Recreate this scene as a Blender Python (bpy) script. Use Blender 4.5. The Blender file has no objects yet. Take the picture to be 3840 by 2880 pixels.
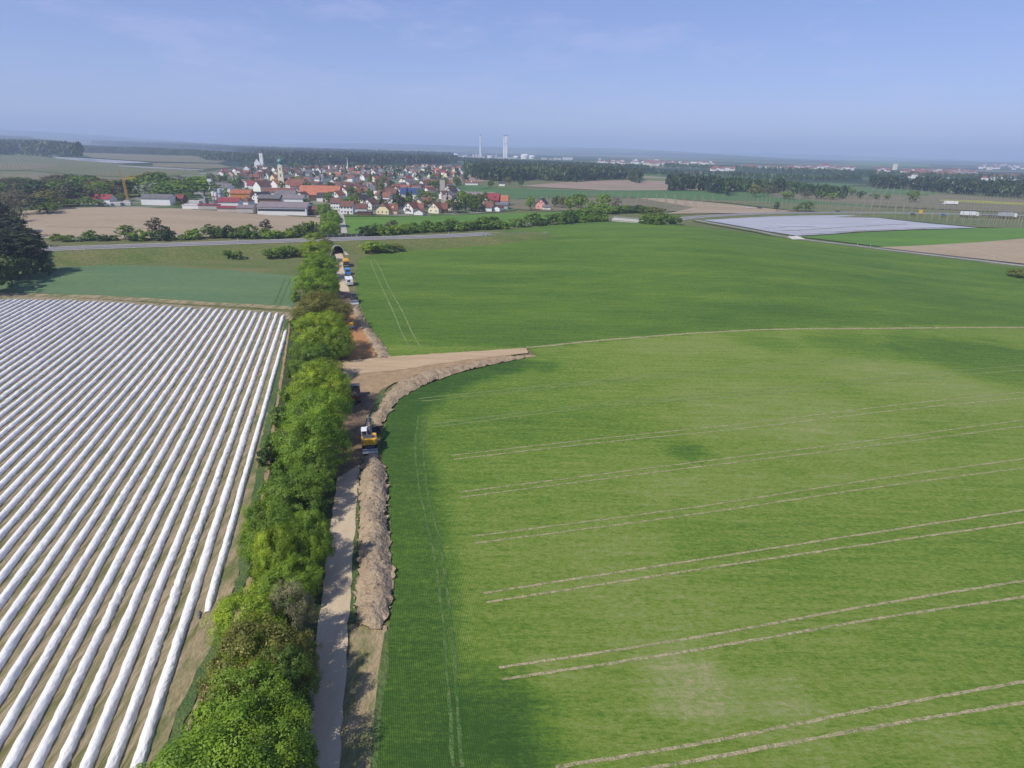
import bpy, math, random
import numpy as np
from mathutils import Vector, Matrix
from mathutils.geometry import delaunay_2d_cdt

S = bpy.context.scene
C = S.collection
R_ = math.radians
rnd = random.Random(7)
nrg = np.random.default_rng(11)

# ------------------------------------------------------------------ camera
F, CX, CY, CAMH = 2326.0, 1920.0, 1440.0, 46.0          # focal length in pixels of the 3840 px wide photograph
PITCH = math.atan((1440 - 559) / F)
ROLL = R_(1.25)
FW = np.array([0, math.cos(PITCH), -math.sin(PITCH)])
_r0, _u0 = np.array([1.0, 0, 0]), np.array([0, math.sin(PITCH), math.cos(PITCH)])
RT = math.cos(ROLL) * _r0 + math.sin(ROLL) * _u0
UP = -math.sin(ROLL) * _r0 + math.cos(ROLL) * _u0
cam_d = bpy.data.cameras.new('camera')
cam = bpy.data.objects.new('camera', cam_d)
C.objects.link(cam)
cam_d.sensor_fit = 'HORIZONTAL'
cam_d.angle = 2 * math.atan(1920 / F)
cam_d.clip_start, cam_d.clip_end = 0.5, 120000
cam.matrix_world = Matrix(((RT[0], UP[0], -FW[0], 0), (RT[1], UP[1], -FW[1], 0), (RT[2], UP[2], -FW[2], CAMH), (0, 0, 0, 1)))
S.camera = cam

# ------------------------------------------------------------------ sky, sun, exposure
SUN_AZ, SUN_EL = R_(230), R_(48)                          # clockwise from +Y
world = bpy.data.worlds.new('World')
S.world = world
world.use_nodes = True
wn, wl = world.node_tree.nodes, world.node_tree.links
wn.clear()
w_out = wn.new('ShaderNodeOutputWorld')
w_bg = wn.new('ShaderNodeBackground')
w_sky = wn.new('ShaderNodeTexSky')
w_sky.sky_type = 'NISHITA'
w_sky.sun_disc = False
w_sky.sun_elevation = SUN_EL
w_sky.sun_rotation = SUN_AZ
w_sky.altitude = 400
w_sky.air_density, w_sky.dust_density, w_sky.ozone_density = 1.0, 0.1, 3.0
w_bg.inputs[1].default_value = 0.100
w_tc = wn.new('ShaderNodeTexCoord')
w_map = wn.new('ShaderNodeMapping')
w_map.inputs['Scale'].default_value = (3.0, 3.0, 11.0)
w_map.inputs['Location'].default_value = (0.35, 0.1, 0.2)
w_no = wn.new('ShaderNodeTexNoise')
w_no.inputs['Scale'].default_value = 1.3
w_no.inputs['Detail'].default_value = 7
w_no.inputs['Roughness'].default_value = 0.70
w_rmp = wn.new('ShaderNodeMapRange')
w_rmp.inputs[1].default_value, w_rmp.inputs[2].default_value = 0.50, 0.80
w_rmp.inputs[3].default_value, w_rmp.inputs[4].default_value = 0.0, 0.6
w_mix = wn.new('ShaderNodeMix')
w_mix.data_type = 'RGBA'
w_mix.inputs['B'].default_value = (8.0, 7.4, 8.0, 1)
wl.new(w_tc.outputs['Generated'], w_map.inputs['Vector'])
wl.new(w_map.outputs[0], w_no.inputs['Vector'])
wl.new(w_no.outputs['Fac'], w_rmp.inputs[0])
wl.new(w_rmp.outputs[0], w_mix.inputs['Factor'])
wl.new(w_sky.outputs[0], w_mix.inputs['A'])
w_gam = wn.new('ShaderNodeGamma')                        # the picture's low sky contrast
w_gam.inputs['Gamma'].default_value = 0.70
w_tint = wn.new('ShaderNodeMix')
w_tint.data_type, w_tint.blend_type = 'RGBA', 'MULTIPLY'
w_tint.inputs['Factor'].default_value = 1.0
w_tint.inputs['B'].default_value = (1.37, 1.47, 2.16, 1)   # the bluish-violet white balance of the picture
wl.new(w_mix.outputs['Result'], w_gam.inputs['Color'])
wl.new(w_gam.outputs[0], w_tint.inputs['A'])
wl.new(w_tint.outputs['Result'], w_bg.inputs[0])
wl.new(w_bg.outputs[0], w_out.inputs[0])
sun_d = bpy.data.lights.new('sun', 'SUN')
sun_d.energy, sun_d.angle, sun_d.color = 4.8, R_(0.53), (1.0, 0.94, 0.84)
sun = bpy.data.objects.new('sun', sun_d)
C.objects.link(sun)
_sd = Vector((math.cos(SUN_EL) * math.sin(SUN_AZ), math.cos(SUN_EL) * math.cos(SUN_AZ), math.sin(SUN_EL)))
sun.rotation_euler = _sd.to_track_quat('Z', 'Y').to_euler()
sun.location = (-80, -60, 140)
S.view_settings.view_transform = 'Standard'
S.view_settings.look = 'None'
S.view_settings.exposure, S.view_settings.gamma = 0.0, 1.0
S.view_settings.use_curve_mapping = False
HAZE_DENSITY = 1.7e-4
S.render.engine = 'CYCLES'
S.cycles.max_bounces, S.cycles.diffuse_bounces, S.cycles.glossy_bounces = 5, 3, 2
S.cycles.transmission_bounces, S.cycles.volume_bounces = 3, 1
S.cycles.use_denoising = True


# ------------------------------------------------------------------ terrain and pixel -> place
def sst(a, b, x):
    t = np.clip((np.asarray(x, float) - a) / (b - a), 0, 1)
    return t * t * (3 - 2 * t)


def zf(x, y, hills=True):
    x, y = np.asarray(x, float), np.asarray(y, float)
    z = 6.0 * np.exp(-((x - 85) / 80) ** 2 - ((y - 315) / 105) ** 2)
    z = z - 5.5 * sst(70, 230, x) * np.exp(-((y - 210) / 120) ** 2)
    z = z + 3.0 * np.exp(-((x + 215) / 75) ** 2 - ((y - 385) / 60) ** 2)
    if not hills: return z
    d = np.hypot(x, y)
    az = np.arctan2(x, y)
    far = sst(5000, 15000, d)
    z = z + far * (55 + 45 * np.sin(az * 7 + 1.3) + 30 * np.sin(az * 17 + d * 4e-4) + 26 * np.sin(d * 7e-4 + az * 5) + 70 * sst(-0.15, -0.7, az))
    return z


def ray(px, py):
    return FW + RT * (px - CX) / F - UP * (py - CY) / F


def G(px, py, h=0.0):
    """the place at height h above the terrain that pixel (px, py) of the photograph shows"""
    d = ray(px, py)
    t = (h - CAMH) / min(d[2], -1e-3)
    for _ in range(25):
        z = float(zf(d[0] * t, d[1] * t, False)) + h
        t = min(t + 0.6 * ((z - CAMH) / min(d[2], -1e-3) - t), 6500.0)
    return Vector((d[0] * t, d[1] * t, float(zf(d[0] * t, d[1] * t))))


def depth(p):
    return float((np.array(p) - np.array([0, 0, CAMH])) @ FW)


def P2(pts, h=0.0):                                        # pixels of a 2212 px wide copy of the photograph
    return [G(x * 1.736, y * 1.736, h).to_2d() for x, y in pts]


ZO = {1: (0, 480, 3.16), 2: (600, 560, 3.16), 3: (1200, 560, 3.16), 4: (1800, 480, 3.16), 5: (2400, 520, 3.16), 6: (3100, 520, 2.989)}


def ZG(k, x, y, h=0.0):
    ox, oy, s = ZO[k]
    return G(ox + x / s, oy + y / s, h)


# ------------------------------------------------------------------ materials
def nodes_of(name):
    m = bpy.data.materials.new(name)
    m.use_nodes = True
    return m, m.node_tree.nodes, m.node_tree.links


def lin(c):
    return tuple((v / 255 / 12.92) if v / 255 <= 0.04045 else ((v / 255 + 0.055) / 1.055) ** 2.4 for v in c) + (1,)


def mat(name, col, col2=None, scale=1.0, rough=0.85, bump=0.0, bscale=None, stretch=(1, 1, 1), detail=6, lo=0.35, hi=0.65, spec=0.25, metal=0.0, fine=None, per_object=0.0, rot=0.0):
    """a procedural material: two base colours mixed by noise, an optional second finer noise and relief"""
    m, n, l = nodes_of(name)
    b = n['Principled BSDF']
    b.inputs['Roughness'].default_value = rough
    b.inputs['Specular IOR Level'].default_value = spec
    b.inputs['Metallic'].default_value = metal
    col = tuple(col) + (1,) if len(col) == 3 else col
    tc = n.new('ShaderNodeTexCoord')
    mp = n.new('ShaderNodeMapping')
    mp.inputs['Scale'].default_value = stretch
    mp.inputs['Rotation'].default_value = (0, 0, rot)
    l.new(tc.outputs['Object'], mp.inputs['Vector'])
    if col2 is None:
        col2 = tuple(v * 0.82 for v in col[:3]) + (1,)
    col2 = tuple(col2) + (1,) if len(col2) == 3 else col2
    no = n.new('ShaderNodeTexNoise')
    no.inputs['Scale'].default_value = scale
    no.inputs['Detail'].default_value = detail
    no.inputs['Roughness'].default_value = 0.6
    l.new(mp.outputs[0], no.inputs['Vector'])
    mr = n.new('ShaderNodeMapRange')
    mr.inputs[1].default_value, mr.inputs[2].default_value = lo, hi
    l.new(no.outputs['Fac'], mr.inputs[0])
    mx = n.new('ShaderNodeMix')
    mx.data_type = 'RGBA'
    mx.inputs['A'].default_value, mx.inputs['B'].default_value = col, col2
    l.new(mr.outputs[0], mx.inputs['Factor'])
    out = mx.outputs['Result']
    if fine:
        fs, amt = fine
        n2 = n.new('ShaderNodeTexNoise')
        n2.inputs['Scale'].default_value = fs
        n2.inputs['Detail'].default_value = 4
        n2.inputs['Roughness'].default_value = 0.7
        l.new(mp.outputs[0], n2.inputs['Vector'])
        r2 = n.new('ShaderNodeMapRange')
        r2.inputs[1].default_value, r2.inputs[2].default_value = 0.3, 0.7
        r2.inputs[3].default_value, r2.inputs[4].default_value = 1 - amt, 1 + amt
        l.new(n2.outputs['Fac'], r2.inputs[0])
        m2 = n.new('ShaderNodeVectorMath')
        m2.operation = 'SCALE'
        l.new(out, m2.inputs[0])
        l.new(r2.outputs[0], m2.inputs['Scale'])
        out = m2.outputs[0]
    if per_object:
        oi = n.new('ShaderNodeObjectInfo')
        r3 = n.new('ShaderNodeMapRange')
        r3.inputs[3].default_value, r3.inputs[4].default_value = 1 - per_object, 1 + per_object
        l.new(oi.outputs['Random'], r3.inputs[0])
        m3 = n.new('ShaderNodeVectorMath')
        m3.operation = 'SCALE'
        l.new(out, m3.inputs[0])
        l.new(r3.outputs[0], m3.inputs['Scale'])
        out = m3.outputs[0]
    l.new(out, b.inputs['Base Color'])
    if bump:
        n3 = n.new('ShaderNodeTexNoise')
        n3.inputs['Scale'].default_value = bscale or scale * 4
        n3.inputs['Detail'].default_value = 5
        l.new(mp.outputs[0], n3.inputs['Vector'])
        bp = n.new('ShaderNodeBump')
        bp.inputs['Strength'].default_value = bump
        bp.inputs['Distance'].default_value = 0.3
        l.new(n3.outputs['Fac'], bp.inputs['Height'])
        l.new(bp.outputs[0], b.inputs['Normal'])
    return m


def leaf_mat(name, c1, c2, trans=0.35, objvar=0.12, nscale=0.5):
    """leaves: colour differs from leaf to leaf and from bough to bough, light passes through"""
    m, n, l = nodes_of(name)
    n.clear()
    o = n.new('ShaderNodeOutputMaterial')
    g = n.new('ShaderNodeNewGeometry')
    oi = n.new('ShaderNodeObjectInfo')
    no = n.new('ShaderNodeTexNoise')
    no.inputs['Scale'].default_value = nscale
    no.inputs['Detail'].default_value = 2
    l.new(g.outputs['Position'], no.inputs['Vector'])
    ad = n.new('ShaderNodeMath')
    ad.operation = 'MULTIPLY_ADD'
    ad.inputs[1].default_value, ad.inputs[2].default_value = 0.55, -0.275
    l.new(g.outputs['Random Per Island'], ad.inputs[0])
    mr = n.new('ShaderNodeMapRange')
    mr.inputs[1].default_value, mr.inputs[2].default_value = 0.3, 0.7
    l.new(no.outputs['Fac'], mr.inputs[0])
    a2 = n.new('ShaderNodeMath')
    a2.use_clamp = True
    l.new(mr.outputs[0], a2.inputs[0])
    l.new(ad.outputs[0], a2.inputs[1])
    mx = n.new('ShaderNodeMix')
    mx.data_type = 'RGBA'
    mx.inputs['A'].default_value, mx.inputs['B'].default_value = tuple(c1) + (1,), tuple(c2) + (1,)
    l.new(a2.outputs[0], mx.inputs['Factor'])
    r3 = n.new('ShaderNodeMapRange')
    r3.inputs[3].default_value, r3.inputs[4].default_value = 1 - objvar, 1 + objvar
    l.new(oi.outputs['Random'], r3.inputs[0])
    sc = n.new('ShaderNodeVectorMath')
    sc.operation = 'SCALE'
    l.new(mx.outputs['Result'], sc.inputs[0])
    l.new(r3.outputs[0], sc.inputs['Scale'])
    d = n.new('ShaderNodeBsdfDiffuse')
    t = n.new('ShaderNodeBsdfTranslucent')
    gl = n.new('ShaderNodeBsdfGlossy')
    gl.inputs['Roughness'].default_value = 0.5
    gl.inputs['Color'].default_value = (0.6, 0.65, 0.6, 1)
    ms, m2 = n.new('ShaderNodeMixShader'), n.new('ShaderNodeMixShader')
    ms.inputs[0].default_value, m2.inputs[0].default_value = trans, 0.04
    l.new(sc.outputs[0], d.inputs[0])
    l.new(sc.outputs[0], t.inputs[0])
    l.new(d.outputs[0], ms.inputs[1])
    l.new(t.outputs[0], ms.inputs[2])
    l.new(ms.outputs[0], m2.inputs[1])
    l.new(gl.outputs[0], m2.inputs[2])
    l.new(m2.outputs[0], o.inputs[0])
    return m


M = {}
LEAF = {
    'fresh': leaf_mat('fresh_green_leaves', (0.115, 0.215, 0.017), (0.290, 0.430, 0.030)),
    'bright': leaf_mat('bright_green_leaves', (0.170, 0.275, 0.018), (0.400, 0.500, 0.032)),
    'mid': leaf_mat('mid_green_leaves', (0.080, 0.155, 0.019), (0.200, 0.305, 0.032)),
    'olive': leaf_mat('olive_brown_leaves', (0.130, 0.140, 0.022), (0.280, 0.275, 0.048)),
    'greyish': leaf_mat('grey_green_leaves', (0.190, 0.185, 0.085), (0.350, 0.330, 0.155)),
    'dark': leaf_mat('dark_green_leaves', (0.029, 0.062, 0.016), (0.072, 0.124, 0.023), 0.2),
    'pine': leaf_mat('dark_pine_needles', (0.024, 0.040, 0.016), (0.070, 0.088, 0.032), 0.12),
    'brown': leaf_mat('bare_brown_twigs', (0.098, 0.086, 0.046), (0.169, 0.153, 0.072), 0.2),
    'blossom': leaf_mat('pale_blossoming_leaves', (0.130, 0.221, 0.065), (0.468, 0.520, 0.351), 0.3),
}
WOODM = {
    'dark': leaf_mat('dark_wood_canopy', (0.022, 0.042, 0.018), (0.070, 0.110, 0.026), 0.2, 0.0, 0.03),
    'green': leaf_mat('green_wood_canopy', (0.035, 0.075, 0.014), (0.085, 0.150, 0.022), 0.25, 0.0, 0.03),
    'mixed': leaf_mat('mixed_wood_canopy', (0.026, 0.050, 0.018), (0.110, 0.160, 0.030), 0.25, 0.0, 0.015),
}
M['bark'] = mat('bark', (0.12, 0.09, 0.065), (0.06, 0.045, 0.035), 4, 0.95, 0.5, 14)


def plain(name, c, rough=0.6, spec=0.35, metal=0.0, var=0.85, scale=2.5, bump=0.0, po=0.0):
    return mat(name, c, tuple(v * var for v in c), scale, rough, bump, None, spec=spec, metal=metal, per_object=po)


# ------------------------------------------------------------------ building helpers
def tag(o, label=None, cat=None, group=None, kind=None):
    if label: o['label'] = label
    if cat: o['category'] = cat
    if group: o['group'] = group
    if kind: o['kind'] = kind
    return o


def link(name, me, m=None, parent=None, loc=None):
    o = bpy.data.objects.new(name, me)
    C.objects.link(o)
    if m is not None and me is not None and not me.materials:
        for q in (m if isinstance(m, (list, tuple)) else [m]):
            me.materials.append(q)
    if parent is not None: o.parent = parent
    if loc is not None: o.location = loc
    return o


def empty(name, loc, rz=0.0):
    o = bpy.data.objects.new(name, None)
    C.objects.link(o)
    o.location = loc
    o.rotation_euler = (0, 0, rz)
    o.empty_display_size = 0.5
    return o


class MB:
    """collects simple solids and links them as one mesh"""
    def __init__(s):
        s.v, s.f, s.mi, s.cur = [], [], [], 0

    def add(s, vs, fs):
        o = len(s.v)
        s.v += [tuple(p) for p in vs]
        s.f += [tuple(o + i for i in f) for f in fs]
        s.mi += [s.cur] * len(fs)
        return s

    def box(s, x0, y0, z0, x1, y1, z1):
        return s.add([(x0, y0, z0), (x1, y0, z0), (x1, y1, z0), (x0, y1, z0), (x0, y0, z1), (x1, y0, z1), (x1, y1, z1), (x0, y1, z1)],
                     [(0, 3, 2, 1), (4, 5, 6, 7), (0, 1, 5, 4), (1, 2, 6, 5), (2, 3, 7, 6), (3, 0, 4, 7)])

    def bbox(s, x0, y0, z0, x1, y1, z1, b=0.06):
        """a box whose upright and upper edges are chamfered"""
        def ring(i, z):
            return [(x0 + i + b, y0 + i, z), (x1 - i - b, y0 + i, z), (x1 - i, y0 + i + b, z), (x1 - i, y1 - i - b, z), (x1 - i - b, y1 - i, z), (x0 + i + b, y1 - i, z), (x0 + i, y1 - i - b, z), (x0 + i, y0 + i + b, z)]
        v = ring(0, z0) + ring(0, z1 - b) + ring(b, z1)
        f = [tuple(range(7, -1, -1)), tuple(range(16, 24))]
        for k in (0, 8):
            f += [(k + i, k + (i + 1) % 8, k + 8 + (i + 1) % 8, k + 8 + i) for i in range(8)]
        return s.add(v, f)

    def prism(s, prof, axis, a, b):
        """a closed outline swept along an axis: prof in the other two coordinates (in order)"""
        n = len(prof)
        def P(p, t):
            return (t, p[0], p[1]) if axis == 'x' else (p[0], t, p[1]) if axis == 'y' else (p[0], p[1], t)
        v = [P(p, a) for p in prof] + [P(p, b) for p in prof]
        return s.add(v, [tuple(range(n - 1, -1, -1)), tuple(range(n, 2 * n))] + [(i, (i + 1) % n, n + (i + 1) % n, n + i) for i in range(n)])

    def tube(s, p, q, r0, r1=None, n=8, cap=True):
        r1 = r0 if r1 is None else r1
        p, q = Vector(p), Vector(q)
        d = (q - p).normalized()
        a = d.orthogonal().normalized()
        b = d.cross(a)
        v = []
        for c, r in ((p, r0), (q, r1)):
            v += [c + (a * math.cos(2 * math.pi * i / n) + b * math.sin(2 * math.pi * i / n)) * r for i in range(n)]
        f = [(i, (i + 1) % n, n + (i + 1) % n, n + i) for i in range(n)]
        if cap: f += [tuple(range(n - 1, -1, -1)), tuple(range(n, 2 * n))]
        return s.add(v, f)

    def lathe(s, prof, n=16, cx=0, cy=0):
        v = []
        for r, z in prof:
            v += [(cx + r * math.cos(2 * math.pi * i / n), cy + r * math.sin(2 * math.pi * i / n), z) for i in range(n)]
        f = []
        for k in range(len(prof) - 1):
            f += [(k * n + i, k * n + (i + 1) % n, (k + 1) * n + (i + 1) % n, (k + 1) * n + i) for i in range(n)]
        return s.add(v, f)

    def mesh(s, name, mats):
        me = bpy.data.meshes.new(name)
        me.from_pydata(s.v, [], s.f)
        for m in (mats if isinstance(mats, (list, tuple)) else [mats]): me.materials.append(m)
        if any(s.mi): me.polygons.foreach_set('material_index', s.mi)
        me.update()
        return me

    def obj(s, name, mats, parent=None, loc=None):
        return link(name, s.mesh(name, mats), None, parent, loc)


def np_mesh(name, verts, faces, m, smooth=False):
    """verts (n,3), faces (k,c) of one size"""
    me = bpy.data.meshes.new(name)
    verts, faces = np.asarray(verts, np.float32), np.asarray(faces, np.int32)
    k, c = faces.shape
    me.vertices.add(len(verts))
    me.vertices.foreach_set('co', verts.ravel())
    me.loops.add(k * c)
    me.loops.foreach_set('vertex_index', faces.ravel())
    me.polygons.add(k)
    me.polygons.foreach_set('loop_start', np.arange(0, k * c, c, dtype=np.int32))
    if smooth: me.polygons.foreach_set('use_smooth', np.ones(k, bool))
    for q in (m if isinstance(m, (list, tuple)) else [m]): me.materials.append(q)
    me.update(calc_edges=True)
    return me


def inside(poly, pts):
    x, y = pts[:, 0], pts[:, 1]
    c = np.zeros(len(pts), bool)
    n = len(poly)
    for i in range(n):
        x0, y0 = poly[i]
        x1, y1 = poly[(i + 1) % n]
        k = ((y0 > y) != (y1 > y)) & (x < (x1 - x0) * (y - y0) / (y1 - y0 + 1e-12) + x0)
        c ^= k
    return c


def smooth_poly(pts, closed=False, n=6):
    """Catmull-Rom through the points"""
    p = [np.array(q, float) for q in pts]
    N = len(p)
    out = []
    for i in range(N if closed else N - 1):
        a, b, c, d = (p[(i + k) % N] if closed else p[min(max(i + k, 0), N - 1)] for k in (-1, 0, 1, 2))
        for t in np.arange(n) / n:
            out.append(0.5 * (2 * b + (c - a) * t + (2 * a - 5 * b + 4 * c - d) * t * t + (3 * b - a - 3 * c + d) * t ** 3))
    if not closed: out.append(p[-1])
    return out


def sheet(name, poly, off, m, res=6.0, jitter=0.0, kind='structure', zfun=None, seed=1):
    """a sheet that lies on the terrain inside an outline"""
    rg = np.random.default_rng(seed)
    pts = []
    n = len(poly)
    for i in range(n):
        a, b = np.array(poly[i][:2], float), np.array(poly[(i + 1) % n][:2], float)
        L = np.hypot(*(b - a))
        k = max(1, int(L / res))
        for t in range(k):
            q = a + (b - a) * t / k
            if jitter: q = q + rg.normal(0, jitter, 2)
            pts.append(q)
    pa = np.array(pts)
    x0, y0 = pa.min(0)
    x1, y1 = pa.max(0)
    gx, gy = np.meshgrid(np.arange(x0 + res / 2, x1, res), np.arange(y0 + res / 2, y1, res))
    g = np.stack([gx.ravel(), gy.ravel()], 1)
    g = g + rg.uniform(-0.15, 0.15, g.shape) * res
    if len(g): g = g[inside(pa, g)]
    allp = [Vector(p) for p in pts] + [Vector(p) for p in g]
    vs, _e, fs, _a, _b, _c = delaunay_2d_cdt(allp, [], [list(range(len(pts)))], 1, 1e-4)
    xy = np.array([(v.x, v.y) for v in vs])
    z = zf(xy[:, 0], xy[:, 1]) + off
    if zfun is not None: z = z + zfun(xy[:, 0], xy[:, 1])
    tri = np.array([f[:3] for f in fs if len(f) == 3])
    me = np_mesh(name, np.column_stack([xy, z]), tri, m, True)
    o = link(name, me)
    if kind: o['kind'] = kind
    return o


def strip(name, line, w, off, m, kind='structure', step=4.0, zl=None, wob=0.0, seed=3):
    """a band of width w along a line on the terrain"""
    rg = np.random.default_rng(seed)
    line = [np.array(p[:2], float) for p in line]
    pts = []
    for a, b in zip(line[:-1], line[1:]):
        k = max(1, int(np.hypot(*(b - a)) / step))
        pts += [a + (b - a) * t / k for t in range(k)]
    pts.append(line[-1])
    pa = np.array(pts)
    tg = np.gradient(pa, axis=0)
    tg /= np.hypot(tg[:, 0], tg[:, 1])[:, None] + 1e-9
    nm = np.column_stack([-tg[:, 1], tg[:, 0]])
    ww = (w / 2) * (1 + rg.normal(0, wob, (len(pa), 2))) if wob else np.full((len(pa), 2), w / 2)
    L, Rr = pa + nm * ww[:, :1], pa - nm * ww[:, 1:]
    v = np.concatenate([L, Rr])
    z = zf(v[:, 0], v[:, 1]) + off if zl is None else np.tile(zl(pa[:, 0], pa[:, 1]), 2) + off
    k = len(pa)
    f = np.array([(i, k + i, k + i + 1, i + 1) for i in range(k - 1)])
    o = link(name, np_mesh(name, np.column_stack([v, z]), f, m, True))
    if kind: o['kind'] = kind
    return o


def copies(o, parent=None):
    c = o.copy()
    C.objects.link(c)
    if parent is not None: c.parent = parent
    for ch in list(o.children): copies(ch, c)
    return c


ORD = 'first second third fourth fifth sixth seventh eighth ninth tenth eleventh twelfth thirteenth fourteenth fifteenth sixteenth seventeenth eighteenth nineteenth twentieth'.split()
TENS = ['', '', 'twenty', 'thirty', 'forty', 'fifty', 'sixty', 'seventy', 'eighty', 'ninety']


def nth(i):
    """1 -> first, 23 -> twenty-third"""
    if i <= 20: return ORD[i - 1]
    t, u = divmod(i, 10)
    if u == 0: return TENS[t][:-1] + 'ieth'
    return TENS[t] + '-' + ORD[u - 1]


# ------------------------------------------------------------------ value noise for relief
_tab = nrg.random((256, 256))


def vnoise(x, y):
    xi, yi = np.floor(x).astype(int), np.floor(y).astype(int)
    fx, fy = x - xi, y - yi
    fx, fy = fx * fx * (3 - 2 * fx), fy * fy * (3 - 2 * fy)
    g = lambda i, j: _tab[i % 256, j % 256]
    return (g(xi, yi) * (1 - fx) + g(xi + 1, yi) * fx) * (1 - fy) + (g(xi, yi + 1) * (1 - fx) + g(xi + 1, yi + 1) * fx) * fy


def fbm(x, y, o=4):
    s, a, t = 0, 0.5, 0
    for k in range(o):
        s = s + a * vnoise(x * 2 ** k + 17 * k, y * 2 ** k + 31 * k)
        t += a
        a *= 0.5
    return s / t


def line_dist(pts, x, y):
    """distance from points to a polyline, and the place along it"""
    best, along, run = np.full(x.shape, 1e9), np.zeros(x.shape), 0.0
    for a, b in zip(pts[:-1], pts[1:]):
        a, b = np.array(a[:2], float), np.array(b[:2], float)
        L = np.hypot(*(b - a))
        t = np.clip(((x - a[0]) * (b[0] - a[0]) + (y - a[1]) * (b[1] - a[1])) / (L * L), 0, 1)
        d = np.hypot(x - a[0] - t * (b[0] - a[0]), y - a[1] - t * (b[1] - a[1]))
        k = d < best
        best = np.where(k, d, best)
        along = np.where(k, run + t * L, along)
        run += L
    return best, along


def set_attr(o, name, vals):
    a = o.data.attributes.new(name, 'FLOAT', 'POINT')
    a.data.foreach_set('value', np.asarray(vals, np.float32))


def co_of(o):
    v = np.empty(len(o.data.vertices) * 3, np.float32)
    o.data.vertices.foreach_get('co', v)
    return v.reshape(-1, 3).astype(float)


# ------------------------------------------------------------------ ground that reaches the horizon
def land_mat():
    m, n, l = nodes_of('farmland')
    b = n['Principled BSDF']
    b.inputs['Roughness'].default_value = 0.95
    b.inputs['Specular IOR Level'].default_value = 0.1
    tc = n.new('ShaderNodeTexCoord')
    vo = n.new('ShaderNodeTexVoronoi')
    vo.inputs['Scale'].default_value = 0.0042
    mp = n.new('ShaderNodeMapping')
    mp.inputs['Scale'].default_value = (0.6, 1.3, 0.0)
    mp.inputs['Rotation'].default_value = (0, 0, 0.3)
    l.new(tc.outputs['Object'], mp.inputs[0])
    nz = n.new('ShaderNodeTexNoise')
    nz.inputs['Scale'].default_value = 0.004
    l.new(mp.outputs[0], nz.inputs['Vector'])
    ad = n.new('ShaderNodeMixRGB')
    ad.blend_type = 'LINEAR_LIGHT'
    ad.inputs[0].default_value = 0.0
    l.new(mp.outputs[0], vo.inputs['Vector'])
    sp = n.new('ShaderNodeSeparateColor')
    l.new(vo.outputs['Color'], sp.inputs[0])
    cr = n.new('ShaderNodeValToRGB')
    cr.color_ramp.interpolation = 'CONSTANT'
    e = cr.color_ramp.elements
    e[0].position, e[0].color = 0.0, (0.05, 0.10, 0.03, 1)
    e[1].position, e[1].color = 0.22, (0.09, 0.16, 0.04, 1)
    for p, c in ((0.4, (0.20, 0.17, 0.11, 1)), (0.52, (0.035, 0.065, 0.02, 1)), (0.7, (0.12, 0.18, 0.05, 1)), (0.84, (0.27, 0.235, 0.17, 1)), (0.93, (0.03, 0.055, 0.02, 1))):
        k = e.new(p)
        k.color = c
    l.new(sp.outputs[0], cr.inputs[0])
    # woods spread over the far land
    n2 = n.new('ShaderNodeTexNoise')
    n2.inputs['Scale'].default_value = 0.00055
    n2.inputs['Detail'].default_value = 6
    l.new(mp.outputs[0], n2.inputs['Vector'])
    r2 = n.new('ShaderNodeMapRange')
    r2.inputs[1].default_value, r2.inputs[2].default_value = 0.46, 0.5
    l.new(n2.outputs['Fac'], r2.inputs[0])
    mx = n.new('ShaderNodeMix')
    mx.data_type = 'RGBA'
    mx.inputs['B'].default_value = (0.022, 0.045, 0.02, 1)
    l.new(r2.outputs[0], mx.inputs['Factor'])
    l.new(cr.outputs[0], mx.inputs['A'])
    # meadow close by, farmland pattern farther out
    ln = n.new('ShaderNodeVectorMath')
    ln.operation = 'LENGTH'
    l.new(tc.outputs['Object'], ln.inputs[0])
    r3 = n.new('ShaderNodeMapRange')
    r3.inputs[1].default_value, r3.inputs[2].default_value = 900, 1500
    l.new(ln.outputs['Value'], r3.inputs[0])
    gn = n.new('ShaderNodeTexNoise')
    gn.inputs['Scale'].default_value = 0.03
    gn.inputs['Detail'].default_value = 8
    l.new(tc.outputs['Object'], gn.inputs['Vector'])
    gm = n.new('ShaderNodeMix')
    gm.data_type = 'RGBA'
    gm.inputs['A'].default_value, gm.inputs['B'].default_value = (0.085, 0.12, 0.035, 1), (0.15, 0.15, 0.065, 1)
    l.new(gn.outputs['Fac'], gm.inputs['Factor'])
    fm = n.new('ShaderNodeMix')
    fm.data_type = 'RGBA'
    l.new(r3.outputs[0], fm.inputs['Factor'])
    l.new(gm.outputs['Result'], fm.inputs['A'])
    l.new(mx.outputs['Result'], fm.inputs['B'])
    l.new(fm.outputs['Result'], b.inputs['Base Color'])
    return m


rr = [6.0]
while rr[-1] < 60000: rr.append(rr[-1] * 1.03 + 1.0)
rr = np.array(rr)
aa = np.linspace(R_(-85), R_(85), 340)
gx, gy = np.outer(rr, np.sin(aa)), np.outer(rr, np.cos(aa)) - 10
gz = zf(gx, gy) - 0.35
na, nr_ = len(aa), len(rr)
ii, jj = np.meshgrid(np.arange(nr_ - 1), np.arange(na - 1), indexing='ij')
k0 = (ii * na + jj).ravel()
ground = link('ground', np_mesh('ground', np.column_stack([gx.ravel(), gy.ravel(), gz.ravel()]), np.column_stack([k0, k0 + 1, k0 + na + 1, k0 + na]), land_mat(), True))
ground['kind'] = 'structure'

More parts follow.
